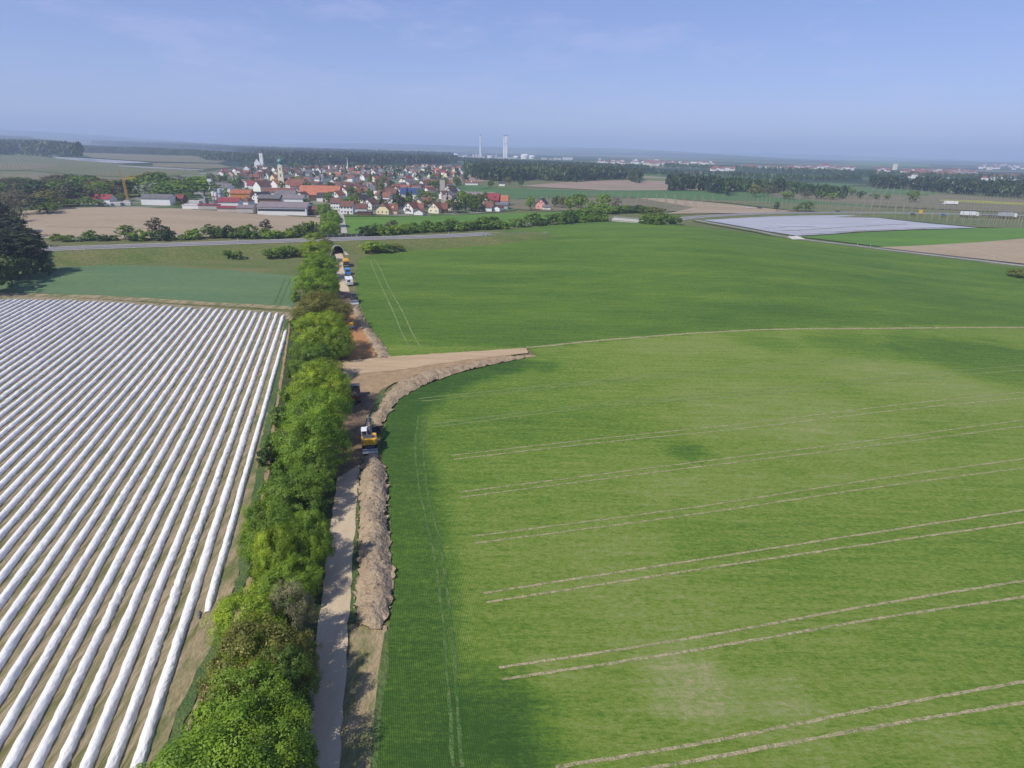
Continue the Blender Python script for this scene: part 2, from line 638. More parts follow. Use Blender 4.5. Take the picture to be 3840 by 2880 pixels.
# ------------------------------------------------------------------ haze: one closed box of thin air
hz = MB().box(-62000, -300, -140, 62000, 62500, 330).obj('haze', [])
m, n, l = nodes_of('haze')
n.clear()
o = n.new('ShaderNodeOutputMaterial')
pv = n.new('ShaderNodeVolumePrincipled')
pv.inputs['Color'].default_value = (0.60, 0.73, 1.0, 1)
pv.inputs['Density'].default_value = HAZE_DENSITY
pv.inputs['Density Attribute'].default_value = ''
l.new(pv.outputs[0], o.inputs['Volume'])
hz.data.materials.append(m)
hz['kind'] = 'stuff'

# ------------------------------------------------------------------ materials of the land
M['grass'] = mat('rough_grass', (0.085, 0.120, 0.030), (0.170, 0.150, 0.070), 0.12, 0.95, 0.6, 3.0, detail=9, fine=(2.5, 0.35))
M['meadow'] = mat('meadow_grass', (0.085, 0.128, 0.030), (0.150, 0.152, 0.056), 0.06, 0.95, 0.6, 1.5, stretch=(0.6, 1.6, 1), detail=9, fine=(1.2, 0.35), rot=0.4)
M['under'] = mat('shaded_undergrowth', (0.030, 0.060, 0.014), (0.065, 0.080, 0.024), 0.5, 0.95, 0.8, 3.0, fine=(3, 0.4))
M['lush'] = mat('lush_grass', (0.060, 0.110, 0.034), (0.110, 0.150, 0.046), 0.4, 0.95, 0.7, 4.0, fine=(3, 0.3))
M['rowsoil'] = mat('sandy_soil_with_weeds', (0.335, 0.268, 0.165), (0.165, 0.160, 0.060), 0.9, 0.95, 0.7, 5.0, stretch=(1.8, 0.14, 1), detail=10, lo=0.44, hi=0.60, fine=(5.0, 0.4), rot=-0.264)
M['tan'] = mat('bare_tan_soil', (0.345, 0.272, 0.180), (0.290, 0.226, 0.148), 0.02, 0.95, 0.4, 0.7, stretch=(0.4, 1.6, 1), fine=(0.6, 0.14), detail=8, rot=0.15)
M['tan2'] = mat('bare_pink_soil', (0.300, 0.225, 0.165), (0.235, 0.175, 0.125), 0.02, 0.95, 0.4, 0.7, stretch=(0.3, 1.8, 1), fine=(0.6, 0.14))
M['headland'] = mat('dry_headland', (0.330, 0.255, 0.150), (0.140, 0.150, 0.055), 0.35, 0.95, 0.5, 3, stretch=(1.3, 0.5, 1), detail=9, lo=0.4, hi=0.62, fine=(3, 0.25))
M['wheat2'] = mat('bluish_green_crop', (0.086, 0.152, 0.066), (0.118, 0.185, 0.074), 0.05, 0.95, 0.5, 3.0, stretch=(0.25, 1.2, 1), fine=(1.4, 0.2), rot=-0.1)
M['field_green'] = mat('bright_green_crop', (0.105, 0.205, 0.022), (0.070, 0.155, 0.022), 0.02, 0.95, 0.4, 1.5, stretch=(0.3, 1.4, 1), fine=(0.5, 0.15))
M['field_green2'] = mat('mid_green_crop', (0.055, 0.125, 0.035), (0.075, 0.150, 0.040), 0.015, 0.95, 0.4, 1.0, stretch=(0.25, 1.4, 1), fine=(0.4, 0.15))
M['hop_soil'] = mat('hop_garden_soil', (0.205, 0.165, 0.110), (0.105, 0.120, 0.050), 0.03, 0.95, 0.4, 1, stretch=(0.3, 2.0, 1), fine=(0.35, 0.3))
M['hop_green'] = mat('hop_garden_grass', (0.080, 0.125, 0.035), (0.165, 0.145, 0.075), 0.025, 0.95, 0.4, 1, stretch=(0.3, 2.0, 1), fine=(0.35, 0.3))
M['rape'] = mat('yellow_rape_crop', (0.33, 0.31, 0.03), (0.2, 0.22, 0.04), 0.05)
M['road'] = mat('pale_worn_concrete_road', (0.460, 0.368, 0.245), (0.530, 0.430, 0.295), 0.35, 0.9, 0.25, 12, stretch=(2.0, 0.35, 1), fine=(9, 0.14), rot=-0.2)
M['asphalt'] = mat('dark_worn_asphalt', (0.130, 0.122, 0.118), (0.185, 0.172, 0.160), 0.5, 0.9, 0.2, 14, fine=(8, 0.15))
M['highway'] = mat('grey_asphalt', (0.165, 0.160, 0.158), (0.205, 0.198, 0.190), 0.1, 0.85, 0.1, 8, fine=(3, 0.1))
M['earth'] = mat('dug_brown_earth', (0.215, 0.145, 0.088), (0.130, 0.092, 0.062), 0.35, 0.95, 0.7, 3, stretch=(1.6, 0.5, 1), detail=9, fine=(5, 0.3), rot=-0.25)
M['orange'] = mat('orange_sand', (0.450, 0.225, 0.080), (0.340, 0.180, 0.080), 0.25, 0.95, 0.4, 5, stretch=(3, 0.5, 1), fine=(5, 0.16), rot=-0.25)
M['sand'] = mat('pale_sandy_track', (0.470, 0.350, 0.215), (0.390, 0.280, 0.170), 0.25, 0.95, 0.35, 4, stretch=(0.4, 2.2, 1), fine=(4, 0.14), rot=0.4)
M['sand2'] = mat('loose_stony_sand', (0.380, 0.265, 0.150), (0.270, 0.190, 0.110), 0.5, 0.95, 0.7, 3, fine=(5, 0.28))
M['spoil'] = mat('dug_topsoil', (0.375, 0.288, 0.188), (0.270, 0.205, 0.130), 0.5, 0.95, 0.9, 2.5, detail=9, fine=(4, 0.3))
M['topsoil'] = mat('greyish_topsoil', (0.375, 0.292, 0.195), (0.275, 0.210, 0.138), 0.5, 0.95, 0.9, 2.5, detail=9, fine=(4, 0.3))
M['track'] = mat('bare_wheel_track', (0.400, 0.330, 0.200), (0.170, 0.205, 0.070), 1.6, 0.95, 0.8, 6, lo=0.40, hi=0.66, fine=(5, 0.35))
M['track_mid'] = mat('half_grown_wheel_track', (0.360, 0.320, 0.180), (0.200, 0.225, 0.080), 1.2, 0.95, 0.8, 6, lo=0.36, hi=0.60, fine=(5, 0.35))
M['track_green'] = mat('overgrown_wheel_track', (0.140, 0.190, 0.060), (0.055, 0.125, 0.026), 0.8, 0.95, 0.8, 6, lo=0.3, hi=0.6, fine=(5, 0.35))
M['track_faint'] = mat('grown_over_wheel_track', (0.190, 0.230, 0.085), (0.110, 0.175, 0.042), 0.35, 0.95, 0.4, 4, fine=(4, 0.25))
M['film3'] = mat('worn_grey_film', (0.33, 0.34, 0.36), (0.25, 0.25, 0.25), 0.05, 0.6)
M['film2'] = mat('grey_white_field_film', (0.43, 0.44, 0.48), (0.31, 0.30, 0.31), 0.08, 0.5, 0.3, 1.2, stretch=(0.15, 2.5, 1), fine=(0.5, 0.14), detail=8, rot=0.1)
M['gravel'] = mat('pale_gravel_kerb', (0.62, 0.59, 0.54), (0.48, 0.45, 0.41), 0.6, 0.9)
M['line'] = plain('white_road_paint', (0.78, 0.78, 0.76), 0.6)
M['concrete'] = mat('weathered_concrete', (0.42, 0.40, 0.36), (0.33, 0.31, 0.28), 0.8, 0.9, 0.2, 10, fine=(4, 0.1))
M['village'] = mat('yards_and_gardens', (0.22, 0.205, 0.175), (0.070, 0.110, 0.032), 0.03, 0.95, 0.3, 2, detail=5, lo=0.42, hi=0.56)


def crop_mat():
    """a cereal crop: its vigour (attribute 'tone') runs from lush dark green to thin yellow-green stands over pale soil"""
    m, n, l = nodes_of('young_cereal_crop')
    b = n['Principled BSDF']
    b.inputs['Roughness'].default_value = 0.9
    b.inputs['Specular IOR Level'].default_value = 0.12
    at = n.new('ShaderNodeAttribute')
    at.attribute_name = 'tone'
    tc = n.new('ShaderNodeTexCoord')

    def noise(scale, detail, st, rot=0.0, rough=0.6):
        mp = n.new('ShaderNodeMapping')
        mp.inputs['Scale'].default_value = st
        mp.inputs['Rotation'].default_value = (0, 0, rot)
        l.new(tc.outputs['Object'], mp.inputs[0])
        q = n.new('ShaderNodeTexNoise')
        q.inputs['Scale'].default_value, q.inputs['Detail'].default_value = scale, detail
        q.inputs['Roughness'].default_value = rough
        l.new(mp.outputs[0], q.inputs['Vector'])
        return q.outputs['Fac']

    def madd(a, mul, add):
        q = n.new('ShaderNodeMath')
        q.operation = 'MULTIPLY_ADD'
        q.inputs[1].default_value, q.inputs[2].default_value = mul, add
        l.new(a, q.inputs[0])
        return q.outputs[0]

    def plus(a, c):
        q = n.new('ShaderNodeMath')
        l.new(a, q.inputs[0])
        l.new(c, q.inputs[1])
        return q.outputs[0]
    t = at.outputs['Fac']
    t = plus(t, madd(noise(0.035, 8, (0.5, 1.3, 1), 0.2), 0.42, -0.21))
    t = plus(t, madd(noise(0.45, 9, (0.22, 1.9, 1), -0.25, 0.75), 0.75, -0.375))
    t = plus(t, madd(noise(1.5, 8, (1, 1, 1), 0, 0.85), 1.05, -0.525))
    t = plus(t, madd(noise(3.2, 3, (0.45, 1.5, 1), -0.25, 0.6), 0.7, -0.35))
    # drill rows of the headland, sown along the field's edge
    mp = n.new('ShaderNodeMapping')
    mp.inputs['Rotation'].default_value = (0, 0, -0.21)
    l.new(tc.outputs['Object'], mp.inputs[0])
    wv = n.new('ShaderNodeTexWave')
    wv.inputs['Scale'].default_value = 1.7
    wv.inputs['Distortion'].default_value = 1.6
    wv.inputs['Detail Scale'].default_value = 2.0
    l.new(mp.outputs[0], wv.inputs['Vector'])
    ah = n.new('ShaderNodeAttribute')
    ah.attribute_name = 'headland'
    mm = n.new('ShaderNodeMath')
    mm.operation = 'MULTIPLY'
    l.new(madd(wv.outputs['Fac'], 0.26, -0.11), mm.inputs[0])
    l.new(ah.outputs['Fac'], mm.inputs[1])
    t = plus(t, mm.outputs[0])
    cr = n.new('ShaderNodeValToRGB')
    e = cr.color_ramp.elements
    e[0].position, e[0].color = 0.0, (0.034, 0.082, 0.016, 1)
    e[1].position, e[1].color = 1.0, (0.330, 0.300, 0.150, 1)
    for p, c in ((0.25, (0.064, 0.130, 0.021)), (0.45, (0.112, 0.188, 0.025)), (0.62, (0.172, 0.234, 0.042)), (0.8, (0.215, 0.260, 0.085))):
        k = e.new(p)
        k.color = c + (1,)
    l.new(t, cr.inputs[0])
    l.new(cr.outputs[0], b.inputs['Base Color'])
    bp = n.new('ShaderNodeBump')
    bp.inputs['Strength'].default_value, bp.inputs['Distance'].default_value = 0.6, 0.3
    l.new(noise(5, 5, (1, 1, 1), 0, 0.7), bp.inputs['Height'])
    l.new(bp.outputs[0], b.inputs['Normal'])
    return m


M['crop'] = crop_mat()
# ------------------------------------------------------------------ near fields
sheet('grassland', [(-330, 5), (330, 5), (330, 300), (-330, 330)], -0.06, M['grass'], 9)
T0 = G(1272, 957)
ED, NV = np.array([0.918, 0.395]), np.array([-0.395, 0.918])


def hw(s, n_):
    return (T0.x + ED[0] * s + NV[0] * n_, T0.y + ED[1] * s + NV[1] * n_)


# the asparagus field: soil under the film-covered ridges
ROWD = np.array([-0.2605, 0.9655])                        # direction of the ridges
ROWN = np.array([-0.9655, -0.2605])                       # towards the far side of the field
sheet('asparagus_field_soil', [(-20, 10), (-33.5, 58), (-61, 158), (-63, 176), (-165, 194), (-230, 205), (-230, 10)], 0.0, M['rowsoil'], 6)
strip('headland_track', P2([(-60, 630), (0, 635), (200, 641), (420, 654), (640, 666)]), 4.0, 0.04, M['headland'], wob=0.1)
sheet('cereal_field', P2([(-200, 590), (-30, 606), (0, 601), (90, 570), (330, 574), (500, 584), (640, 596), (634, 661), (618, 662), (400, 650), (200, 638), (0, 630), (-200, 622)]), 0.03, M['wheat2'], 6, 0.1)
for a, b_ in (((624, 606), (596, 656)), ((614, 600), (606, 655))): pass
for off in (0, 12): strip('wheel_track', P2([(616 + off, 603), (606 + off, 626), (592 + off, 658)]), 0.45, 0.06, M['lush'])
sheet('meadow', P2([(60, 545), (690, 515), (690, 600), (640, 600), (500, 584), (330, 574), (100, 569)]), 0.0, M['meadow'], 5)
sheet('meadow', [hw(3, 3), hw(110, 3), hw(110, -24), hw(2, -16)], -0.02, M['meadow'], 5)
# verge between field and trees: lush strip and wheel track
edge = [G(620 * 1.736, 690 * 1.736), G(578 * 1.736, 930 * 1.736), G(525 * 1.736, 1240 * 1.736), G(468 * 1.736, 1400 * 1.736), G(400 * 1.736, 1530 * 1.736), G(345 * 1.736, 1659 * 1.736)]
eline = [(-22, 15)] + [tuple(e.to_2d()) for e in edge][::-1]
strip('field_edge', [(p[0] - 1.5, p[1]) for p in eline], 2.2, 0.03, M['headland'], wob=0.12, step=1.5)
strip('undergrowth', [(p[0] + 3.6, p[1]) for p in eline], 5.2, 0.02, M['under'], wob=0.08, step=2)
strip('grass_verge', eline, 1.15, 0.05, M['lush'], wob=0.25, step=1.2)
strip('wheel_track', [(p[0] + 0.95, p[1]) for p in eline], 0.5, 0.055, M['sand2'], wob=0.25, step=1.2)

# the road, its dug-up stretch and the tracks of the building site
ROAD = [(-10.6, 12)] + [tuple(G(*p).to_2d()) for p in ((1197, 2870), (1275, 2083), (1302, 1823), (1318, 1660), (1332, 1500), (1338, 1390), (1324, 1250), (1302, 1135), (1284, 1050), (1272, 1000), (1271, 958))]
ROAD.append(hw(0, 40))
ROADS = smooth_poly(ROAD, n=5)
strip('road', ROADS, 3.1, 0.09, M['road'], step=1.2, wob=0.05)
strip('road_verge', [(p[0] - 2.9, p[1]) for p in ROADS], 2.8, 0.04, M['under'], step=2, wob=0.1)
sheet('dug_ground', P2([(706, 1045), (785, 1000), (788, 920), (806, 880), (830, 845), (850, 815), (835, 772), (806, 745), (782, 700), (772, 668), (760, 630), (722, 632), (716, 690), (722, 760), (716, 860), (712, 950)]), 0.14, M['earth'], 2.5, 0.15)
sheet('orange_sand_bed', P2([(735, 682), (768, 682), (782, 708), (803, 742), (812, 770), (740, 782), (738, 735)]), 0.20, M['orange'], 2, 0.1)
sheet('sandy_access_track', P2([(742, 783), (800, 776), (860, 771), (1000, 762), (1137, 753), (1141, 764), (1020, 778), (920, 792), (850, 803), (800, 806), (742, 812)]), 0.24, M['sand'], 1.2, 0.16)
sheet('stony_sand', P2([(742, 806), (850, 798), (960, 784), (1100, 767), (1110, 772), (960, 796), (895, 812), (850, 830), (815, 850), (745, 850)]), 0.19, M['sand2'], 1.2, 0.2)
sheet('bare_verge', P2([(756, 1350), (835, 1350), (838, 1420), (828, 1520), (812, 1700), (715, 1700), (742, 1480), (752, 1400)]), 0.04, M['headland'], 2, 0.1)
strip('grass_verge', P2([(832, 1365), (826, 1450), (818, 1560), (808, 1700)]), 0.9, 0.07, M['lush'], wob=0.35)
strip('grass_verge', P2([(768, 1060), (768, 1180), (765, 1290), (757, 1345)]), 0.9, 0.06, M['lush'], wob=0.3)
sheet('grass_patch', P2([(800, 900), (812, 862), (828, 842), (836, 850), (822, 880), (812, 905)]), 0.22, M['lush'], 1.5, 0.15)
sheet('grass_patch', P2([(735, 560), (770, 560), (776, 640), (764, 640), (755, 600)]), 0.06, M['grass'], 2)

# the big crop field
CL = [(775, 558), (768, 600), (772, 640), (790, 690), (815, 730), (846, 776)]
CL2 = [(1140, 751), (1160, 768), (1080, 786), (985, 808), (905, 838), (862, 865), (838, 900), (822, 940), (824, 985), (842, 1030), (840, 1100), (846, 1160), (848, 1220), (852, 1290), (838, 1350), (834, 1440), (826, 1540), (818, 1660), (810, 1790)]
left_world = P2(CL + [(1000, 764)] + CL2)
crop_poly = left_world + [Vector((4, 14)), Vector((150, 14)), Vector((330, 120)), Vector((330, 200))] + P2([(2330, 594), (2212, 577), (1950, 545), (1700, 515), (1560, 497), (1476, 487), (1400, 480), (1300, 479), (1180, 488), (1080, 501), (1000, 514), (900, 530)])
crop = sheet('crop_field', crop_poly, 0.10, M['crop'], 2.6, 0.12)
cv = co_of(crop)
X, Y = cv[:, 0], cv[:, 1]
dl, al = line_dist(left_world, X, Y)
tone = 0.46 + 0.30 * (fbm(X * 0.018, Y * 0.03) - 0.5)
low = P2(CL2[2:])
dlow, _ = line_dist(low, X, Y)
acc, _ = line_dist(P2([(1140, 752), (1480, 722), (1700, 712), (2212, 708)]), X, Y)
tline = P2([(1140, 752), (1480, 722), (1700, 712), (2212, 708), (2600, 712)])
beyond = np.array([1.0 if (y > np.interp(x, [p[0] for p in tline], [p[1] for p in tline])) else 0.0 for x, y in zip(X, Y)])
tone = np.where(beyond > 0.5, 0.35 + 0.15 * (fbm(X * 0.012 + 5, Y * 0.06 + 3) - 0.5) + 0.022 * np.sin(Y * 0.35 + X * 0.07 + 3 * fbm(X * 0.02, Y * 0.05)), tone + 0.10)
near = 1 - beyond
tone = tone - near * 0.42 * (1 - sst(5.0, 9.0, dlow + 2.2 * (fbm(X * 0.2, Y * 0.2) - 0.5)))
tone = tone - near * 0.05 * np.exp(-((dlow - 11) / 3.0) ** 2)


def blob(px, py, r, amt, e=1.0):
    c = G(px * 1.736, py * 1.736)
    dd = np.hypot((X - c.x) * e, Y - c.y) + r * 0.7 * (fbm(X * 0.25, Y * 0.25) - 0.5)
    return amt * (1 - sst(r * 0.55, r * 1.15, dd))


for q in ((1488, 978, 3.8, -0.26), (1460, 1010, 2.0, -0.14), (1075, 1560, 6.0, -0.40), (1000, 1640, 4.0, -0.30), (1160, 1640, 3.0, -0.2), (1650, 738, 9, -0.15), (2120, 775, 24, -0.20), (1850, 745, 13, -0.12), (1470, 1092, 1.8, -0.16), (1710, 1020, 2.4, -0.14), (1180, 792, 4.0, -0.2),
          (1490, 1480, 5.0, 0.26), (1700, 1520, 4.5, 0.16), (1180, 1440, 2.6, 0.13), (1400, 1290, 9, 0.06), (1300, 1150, 8, 0.08), (1650, 890, 22, 0.08), (2000, 830, 18, 0.08), (1500, 1040, 12, 0.07), (2050, 1600, 5, 0.12)):
    tone = tone + blob(*q)
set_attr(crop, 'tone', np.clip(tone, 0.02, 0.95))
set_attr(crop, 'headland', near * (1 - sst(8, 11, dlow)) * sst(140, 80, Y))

# wheel tracks through the crop, in pairs
TR = [([(1045, 1283), (1500, 1212), (1900, 1150), (2212, 1103), (2500, 1060)], 20, 0), ([(1020, 1160), (1500, 1097), (1900, 1035), (2212, 992), (2450, 958)], 15, 0),
      ([(990, 1065), (1500, 1000), (1900, 950), (2212, 908), (2400, 884)], 10.5, 0), ([(975, 985), (1300, 948), (1600, 917), (1900, 880), (2212, 848), (2400, 829)], 8.5, 0),
      ([(1078, 1444), (1500, 1379), (1900, 1306), (2212, 1256), (2500, 1205)], 26, 0), ([(1200, 1659), (1500, 1610), (1900, 1530), (2212, 1474), (2500, 1422)], 34, 0),
      ([(925, 918), (1300, 872), (1600, 848), (1900, 818), (2212, 790)], 7, 1), ([(905, 862), (1300, 822), (1600, 796), (1900, 772)], 6, 1)]
for line, gap, faint in TR:
    for s_ in (0, 1):
        pts = [(x + (gap * 0.25 if s_ else 0), y + s_ * gap * (0.85 + 0.15 * i)) if i else (x + 6 * s_, y + s_ * gap) for i, (x, y) in enumerate(line)]
        strip('wheel_track', smooth_poly(P2(pts), n=4), 0.33 if not faint else 0.4, 0.125, M['track_faint' if faint else 'track_mid' if line[0][1] < 1200 else 'track'], step=0.9, wob=0.18, seed=int(line[0][1]) + s_)
strip('wheel_track', smooth_poly(P2([(1138, 752), (1300, 736), (1480, 722), (1600, 715), (1700, 712), (1950, 710), (2212, 708), (2400, 708)]), n=4), 1.0, 0.135, M['track'], step=1.5, wob=0.25)
for dx in (0, 15):
    strip('wheel_track', smooth_poly(P2([(800 + dx * 0.5, 560), (806 + dx, 580), (826 + dx, 624), (848 + dx * 1.3, 670), (868 + dx * 1.5, 720), (886 + dx * 1.6, 752)]), n=4), 0.4, 0.125, M['track_faint'], step=1.5, wob=0.25)
for dx in (0, 17):
    strip('wheel_track', smooth_poly(P2([(905 + dx, 900), (898 + dx, 960), (903 + dx, 1040), (920 + dx, 1120), (938 + dx, 1200), (955 + dx, 1320), (965 + dx, 1440), (980 + dx, 1659)]), n=4), 0.3, 0.125, M['track_green'], step=1.2, wob=0.4, seed=9 + dx)


# soil heaps beside the road
def heap(name, poly, top, m, label, seed, res=0.5, rough=0.6):
    pa = [np.array(p[:2], float) for p in poly]
    c = sum(pa) / len(pa)

    def zz(x, y):
        d, _ = line_dist(pa + [pa[0]], x, y)
        ins = top * (0.35 + 1.05 * fbm(x * 0.42 + seed, y * 0.30)) * (1 - np.exp(-d / 0.8))
        return ins + np.minimum(d, 1) * rough * (fbm(x * 1.3 + seed, y * 1.3, 4) - 0.45)
    o = sheet(name, [tuple(p) for p in pa], 0.12, m, res, 0.22, None, zz, seed)
    o.data.polygons.foreach_set('use_smooth', np.zeros(len(o.data.polygons), bool))
    z0 = float(zf(c[0], c[1]))
    o.data.transform(Matrix.Translation((-c[0], -c[1], -z0)))
    o.location = (c[0], c[1], z0)
    rg = np.random.default_rng(seed + 50)
    lo_, hi_ = np.min(pa, 0) - 0.6, np.max(pa, 0) + 0.6
    n_ = int((hi_ - lo_).prod() * 5)
    g = rg.uniform(lo_, hi_, (n_, 2))
    big = [tuple(q_ + (q_ - c) / (np.linalg.norm(q_ - c) + 1e-9) * 0.5) for q_ in pa]
    g = g[inside(big, g)][:5000]
    s_ = 0.04 + 0.17 * rg.random(len(g)) ** 3
    base = np.array([(1, 0, 0), (-1, 0, 0), (0, 1, 0), (0, -1, 0), (0, 0, 1), (0, 0, -1)], float)
    fc = np.array([(0, 2, 4), (2, 1, 4), (1, 3, 4), (3, 0, 4), (2, 0, 5), (1, 2, 5), (3, 1, 5), (0, 3, 5)])
    vv = base[None] * rg.uniform(0.5, 1.3, (len(g), 6, 1)) * s_[:, None, None]
    an = rg.uniform(0, 6.28, len(g))
    vx = vv[..., 0] * np.cos(an)[:, None] - vv[..., 1] * np.sin(an)[:, None] + g[:, 0:1] - c[0]
    vy = vv[..., 0] * np.sin(an)[:, None] + vv[..., 1] * np.cos(an)[:, None] + g[:, 1:2] - c[1]
    ins_ = inside([tuple(p_) for p_ in pa], g)
    vz = vv[..., 2] + (np.where(ins_, zz(g[:, 0], g[:, 1]), 0) + 0.12 + zf(g[:, 0], g[:, 1]) - z0)[:, None]
    cl = link('clods', np_mesh('clods', np.stack([vx, vy, vz], 2).reshape(-1, 3), (fc[None] + 6 * np.arange(len(g))[:, None, None]).reshape(-1, 3), m), None, o)
    cl['kind'] = 'stuff'
    return tag(o, label, 'soil heap', 'heaps of dug soil beside the road')


heap('soil_heap', P2([(786, 992), (812, 985), (832, 1010), (838, 1060), (836, 1110), (842, 1170), (847, 1230), (850, 1285), (838, 1330), (822, 1362), (788, 1358), (766, 1335), (768, 1290), (776, 1230), (775, 1150), (774, 1080), (776, 1030)]), 1.25, M['topsoil'], 'long ridge of rough brown topsoil beside the pale road behind the excavator', 4)
heap('soil_heap', P2([(806, 905), (818, 880), (836, 852), (866, 822), (915, 806), (1000, 790), (1090, 774), (1150, 768), (1158, 771), (1085, 784), (990, 806), (908, 836), (868, 862), (842, 890), (824, 922), (812, 935)]), 0.8, M['spoil'], 'curved bank of dug soil along the lower side of the sandy access track', 8, 0.6)
heap('soil_heap', P2([(772, 660), (786, 690), (808, 722), (836, 756), (842, 774), (818, 774), (800, 745), (780, 712), (768, 690), (762, 668)]), 0.7, M['topsoil'], 'narrow bank of pale soil between orange sand and upper crop field', 12, 0.6)

# ------------------------------------------------------------------ highway on its embankment, arched underpass
AW, AH, EH = 2.75, 3.55, 4.7                               # arch half width, arch height, embankment height


def eh(s): return EH - 0.9 * sst(-80, -220, s)


def arch(u, g=0.0):
    w, h_ = AW + g, AH + g
    return h_ * max(0.0, 1 - (abs(u) / w) ** 2.4) ** 0.5


HL = [(-420.0, 0), (-300, 0), (-200, 0), (-100, 0), (0, 0), (66, 0)]
scols = sorted(set([-420, -380, -340, -300, -270] + list(np.arange(-250, -5, 2.5)) + list(np.arange(-5, 5.01, 0.5)) + list(np.arange(7, 110, 2.5))))
v, f = [], []
NP = 9
for s in scols:
    e = float(eh(s))
    a = arch(s, 0.22) if abs(s) < AW + 0.22 else -0.6
    n0 = 9.6 - 1.9 * (e - a)
    prof = [(n0 + (9.6 - n0) * t, a + (e - a) * t) for t in (0, 0.25, 0.5, 0.75, 1)]
    bk = 24.0 if s > -40 else 23.0
    prof += [(bk, e), (bk + 1.9 * (e - max(a, -0.6)) * 0.5, (e + max(a, -0.6)) / 2), (bk + 1.9 * (e - max(a, -0.6)), max(a, -0.6)), (bk + 1.9 * (e - max(a, -0.6)) + 0.1, max(a, -0.6) - 0.3)]
    for k, (n_, z) in enumerate(prof):
        jz = 0.25 * (float(vnoise(np.array(s * 0.4), np.array(n_ * 0.4))) - 0.5) if 0 < k < 4 or k == 6 else 0
        x, y = hw(s, n_)
        v.append((x, y, z + jz))
k = len(scols)
f = [(i * NP + j, (i + 1) * NP + j, (i + 1) * NP + j + 1, i * NP + j + 1) for i in range(k - 1) for j in range(NP - 1)]
link('embankment', np_mesh('embankment', v, f, M['meadow'], True))['kind'] = 'structure'


def HWZ(x, y):
    x, y = np.asarray(x, float), np.asarray(y, float)
    s = (x - T0.x) * ED[0] + (y - T0.y) * ED[1]
    return np.where(s < 70, eh(s) + 0.06, np.interp(x, [-15, 10, 40, 80, 140, 260, 700], [4.75, 3.0, 1.5, 1.0, 1.2, 0.9, 0.4]))


hwline = [hw(-420, 16.5), hw(-250, 16.5), hw(-120, 16.7), hw(0, 17.2), hw(66, 17.2), (50, 378), (125, 470), (226, 534), (353, 560), (520, 556), (800, 520)]
hws = smooth_poly(hwline, n=6)
strip('highway', hws, 11.0, 0.10, M['highway'], step=4, zl=HWZ)
for off, w in ((5.3, 0.7), (-5.3, 0.7)):
    pa = np.array(hws)
    tg = np.gradient(pa, axis=0)
    tg /= np.hypot(tg[:, 0], tg[:, 1])[:, None]
    ln_ = [(p[0] - t[1] * off, p[1] + t[0] * off) for p, t in zip(pa, tg)]
    strip('highway_shoulder', ln_, 0.75, 0.12, M['gravel'], step=4, zl=HWZ)
ln_ = [(p[0] - t[1] * 0.2, p[1] + t[0] * 0.2) for p, t in zip(pa, tg)]
strip('highway_marking', ln_, 0.22, 0.115, M['line'], step=4, zl=HWZ)
# its bank where it runs on beyond the crest of the crop field
pa = np.array([h_ for h_ in hws if -30 < h_[0] < 420])
tg = np.gradient(pa, axis=0)
tg /= np.hypot(tg[:, 0], tg[:, 1])[:, None]
nn = np.column_stack([-tg[:, 1], tg[:, 0]])
v = []
for p, n_ in zip(pa, nn):
    z = float(HWZ(*p))
    for o_, t_ in ((16, 0), (7, 1), (-7, 1), (-16, 0)):
        q = p + n_ * o_
        v.append((q[0], q[1], z - 0.06 if t_ else min(z - 0.1, float(zf(*q)) - 0.5)))
f = np.array([(i * 4 + j, i * 4 + j + 1, i * 4 + j + 5, i * 4 + j + 4) for i in range(len(pa) - 1) for j in range(3)])
link('highway_bank', np_mesh('highway_bank', v, f, M['meadow'], True))['kind'] = 'structure'

# tunnel: concrete barrel, sloping ring, wing foot
us = [-(AW) * math.cos(math.pi * i / 20) for i in range(21)]
M['mossy'] = mat('mossy_concrete', (0.26, 0.27, 0.20), (0.15, 0.18, 0.09), 1.2, 0.95, 0.3, 8)
tun = empty('road_tunnel', (T0.x, T0.y, 0), math.atan2(ED[1], ED[0]))
tag(tun, 'arched concrete road tunnel under the highway embankment', 'tunnel')
pts = [(u, arch(u)) for u in us]
bar = MB()
vs, fs = [], []
for u, z in pts:
    vs += [(u, 0.9 + 1.9 * z * 0.55 - 0.2, z - 0.05), (u, 31.5 - 1.9 * z * 0.5, z - 0.05)]
fs = [(2 * i, 2 * i + 1, 2 * i + 3, 2 * i + 2) for i in range(20)]
bar.add(vs, fs)
bar.obj('barrel', M['concrete'], tun)
ring = MB()
vs = []
for i, (u, z) in enumerate(pts):
    g = 0.32
    uo, zo = u * (1 + g / AW), arch(u * (1 + g / AW) * 0.999, g) if 0 < i < 20 else 0
    fi = 0.7 + 1.9 * z * 0.55
    fo = 0.7 + 1.9 * zo * 0.62
    vs += [(u, fi - 0.25, z), (uo, fo - 0.35, zo + 0.05), (uo, fo + 1.2, zo), (u, fi + 1.2, z)]
fs = []
for i in range(20):
    a, b_ = 4 * i, 4 * i + 4
    fs += [(a, a + 1, b_ + 1, b_), (a + 1, a + 2, b_ + 2, b_ + 1), (a + 3, a, b_, b_ + 3)]
ring.add(vs, fs)
ring.obj('portal_ring', M['mossy'], tun)
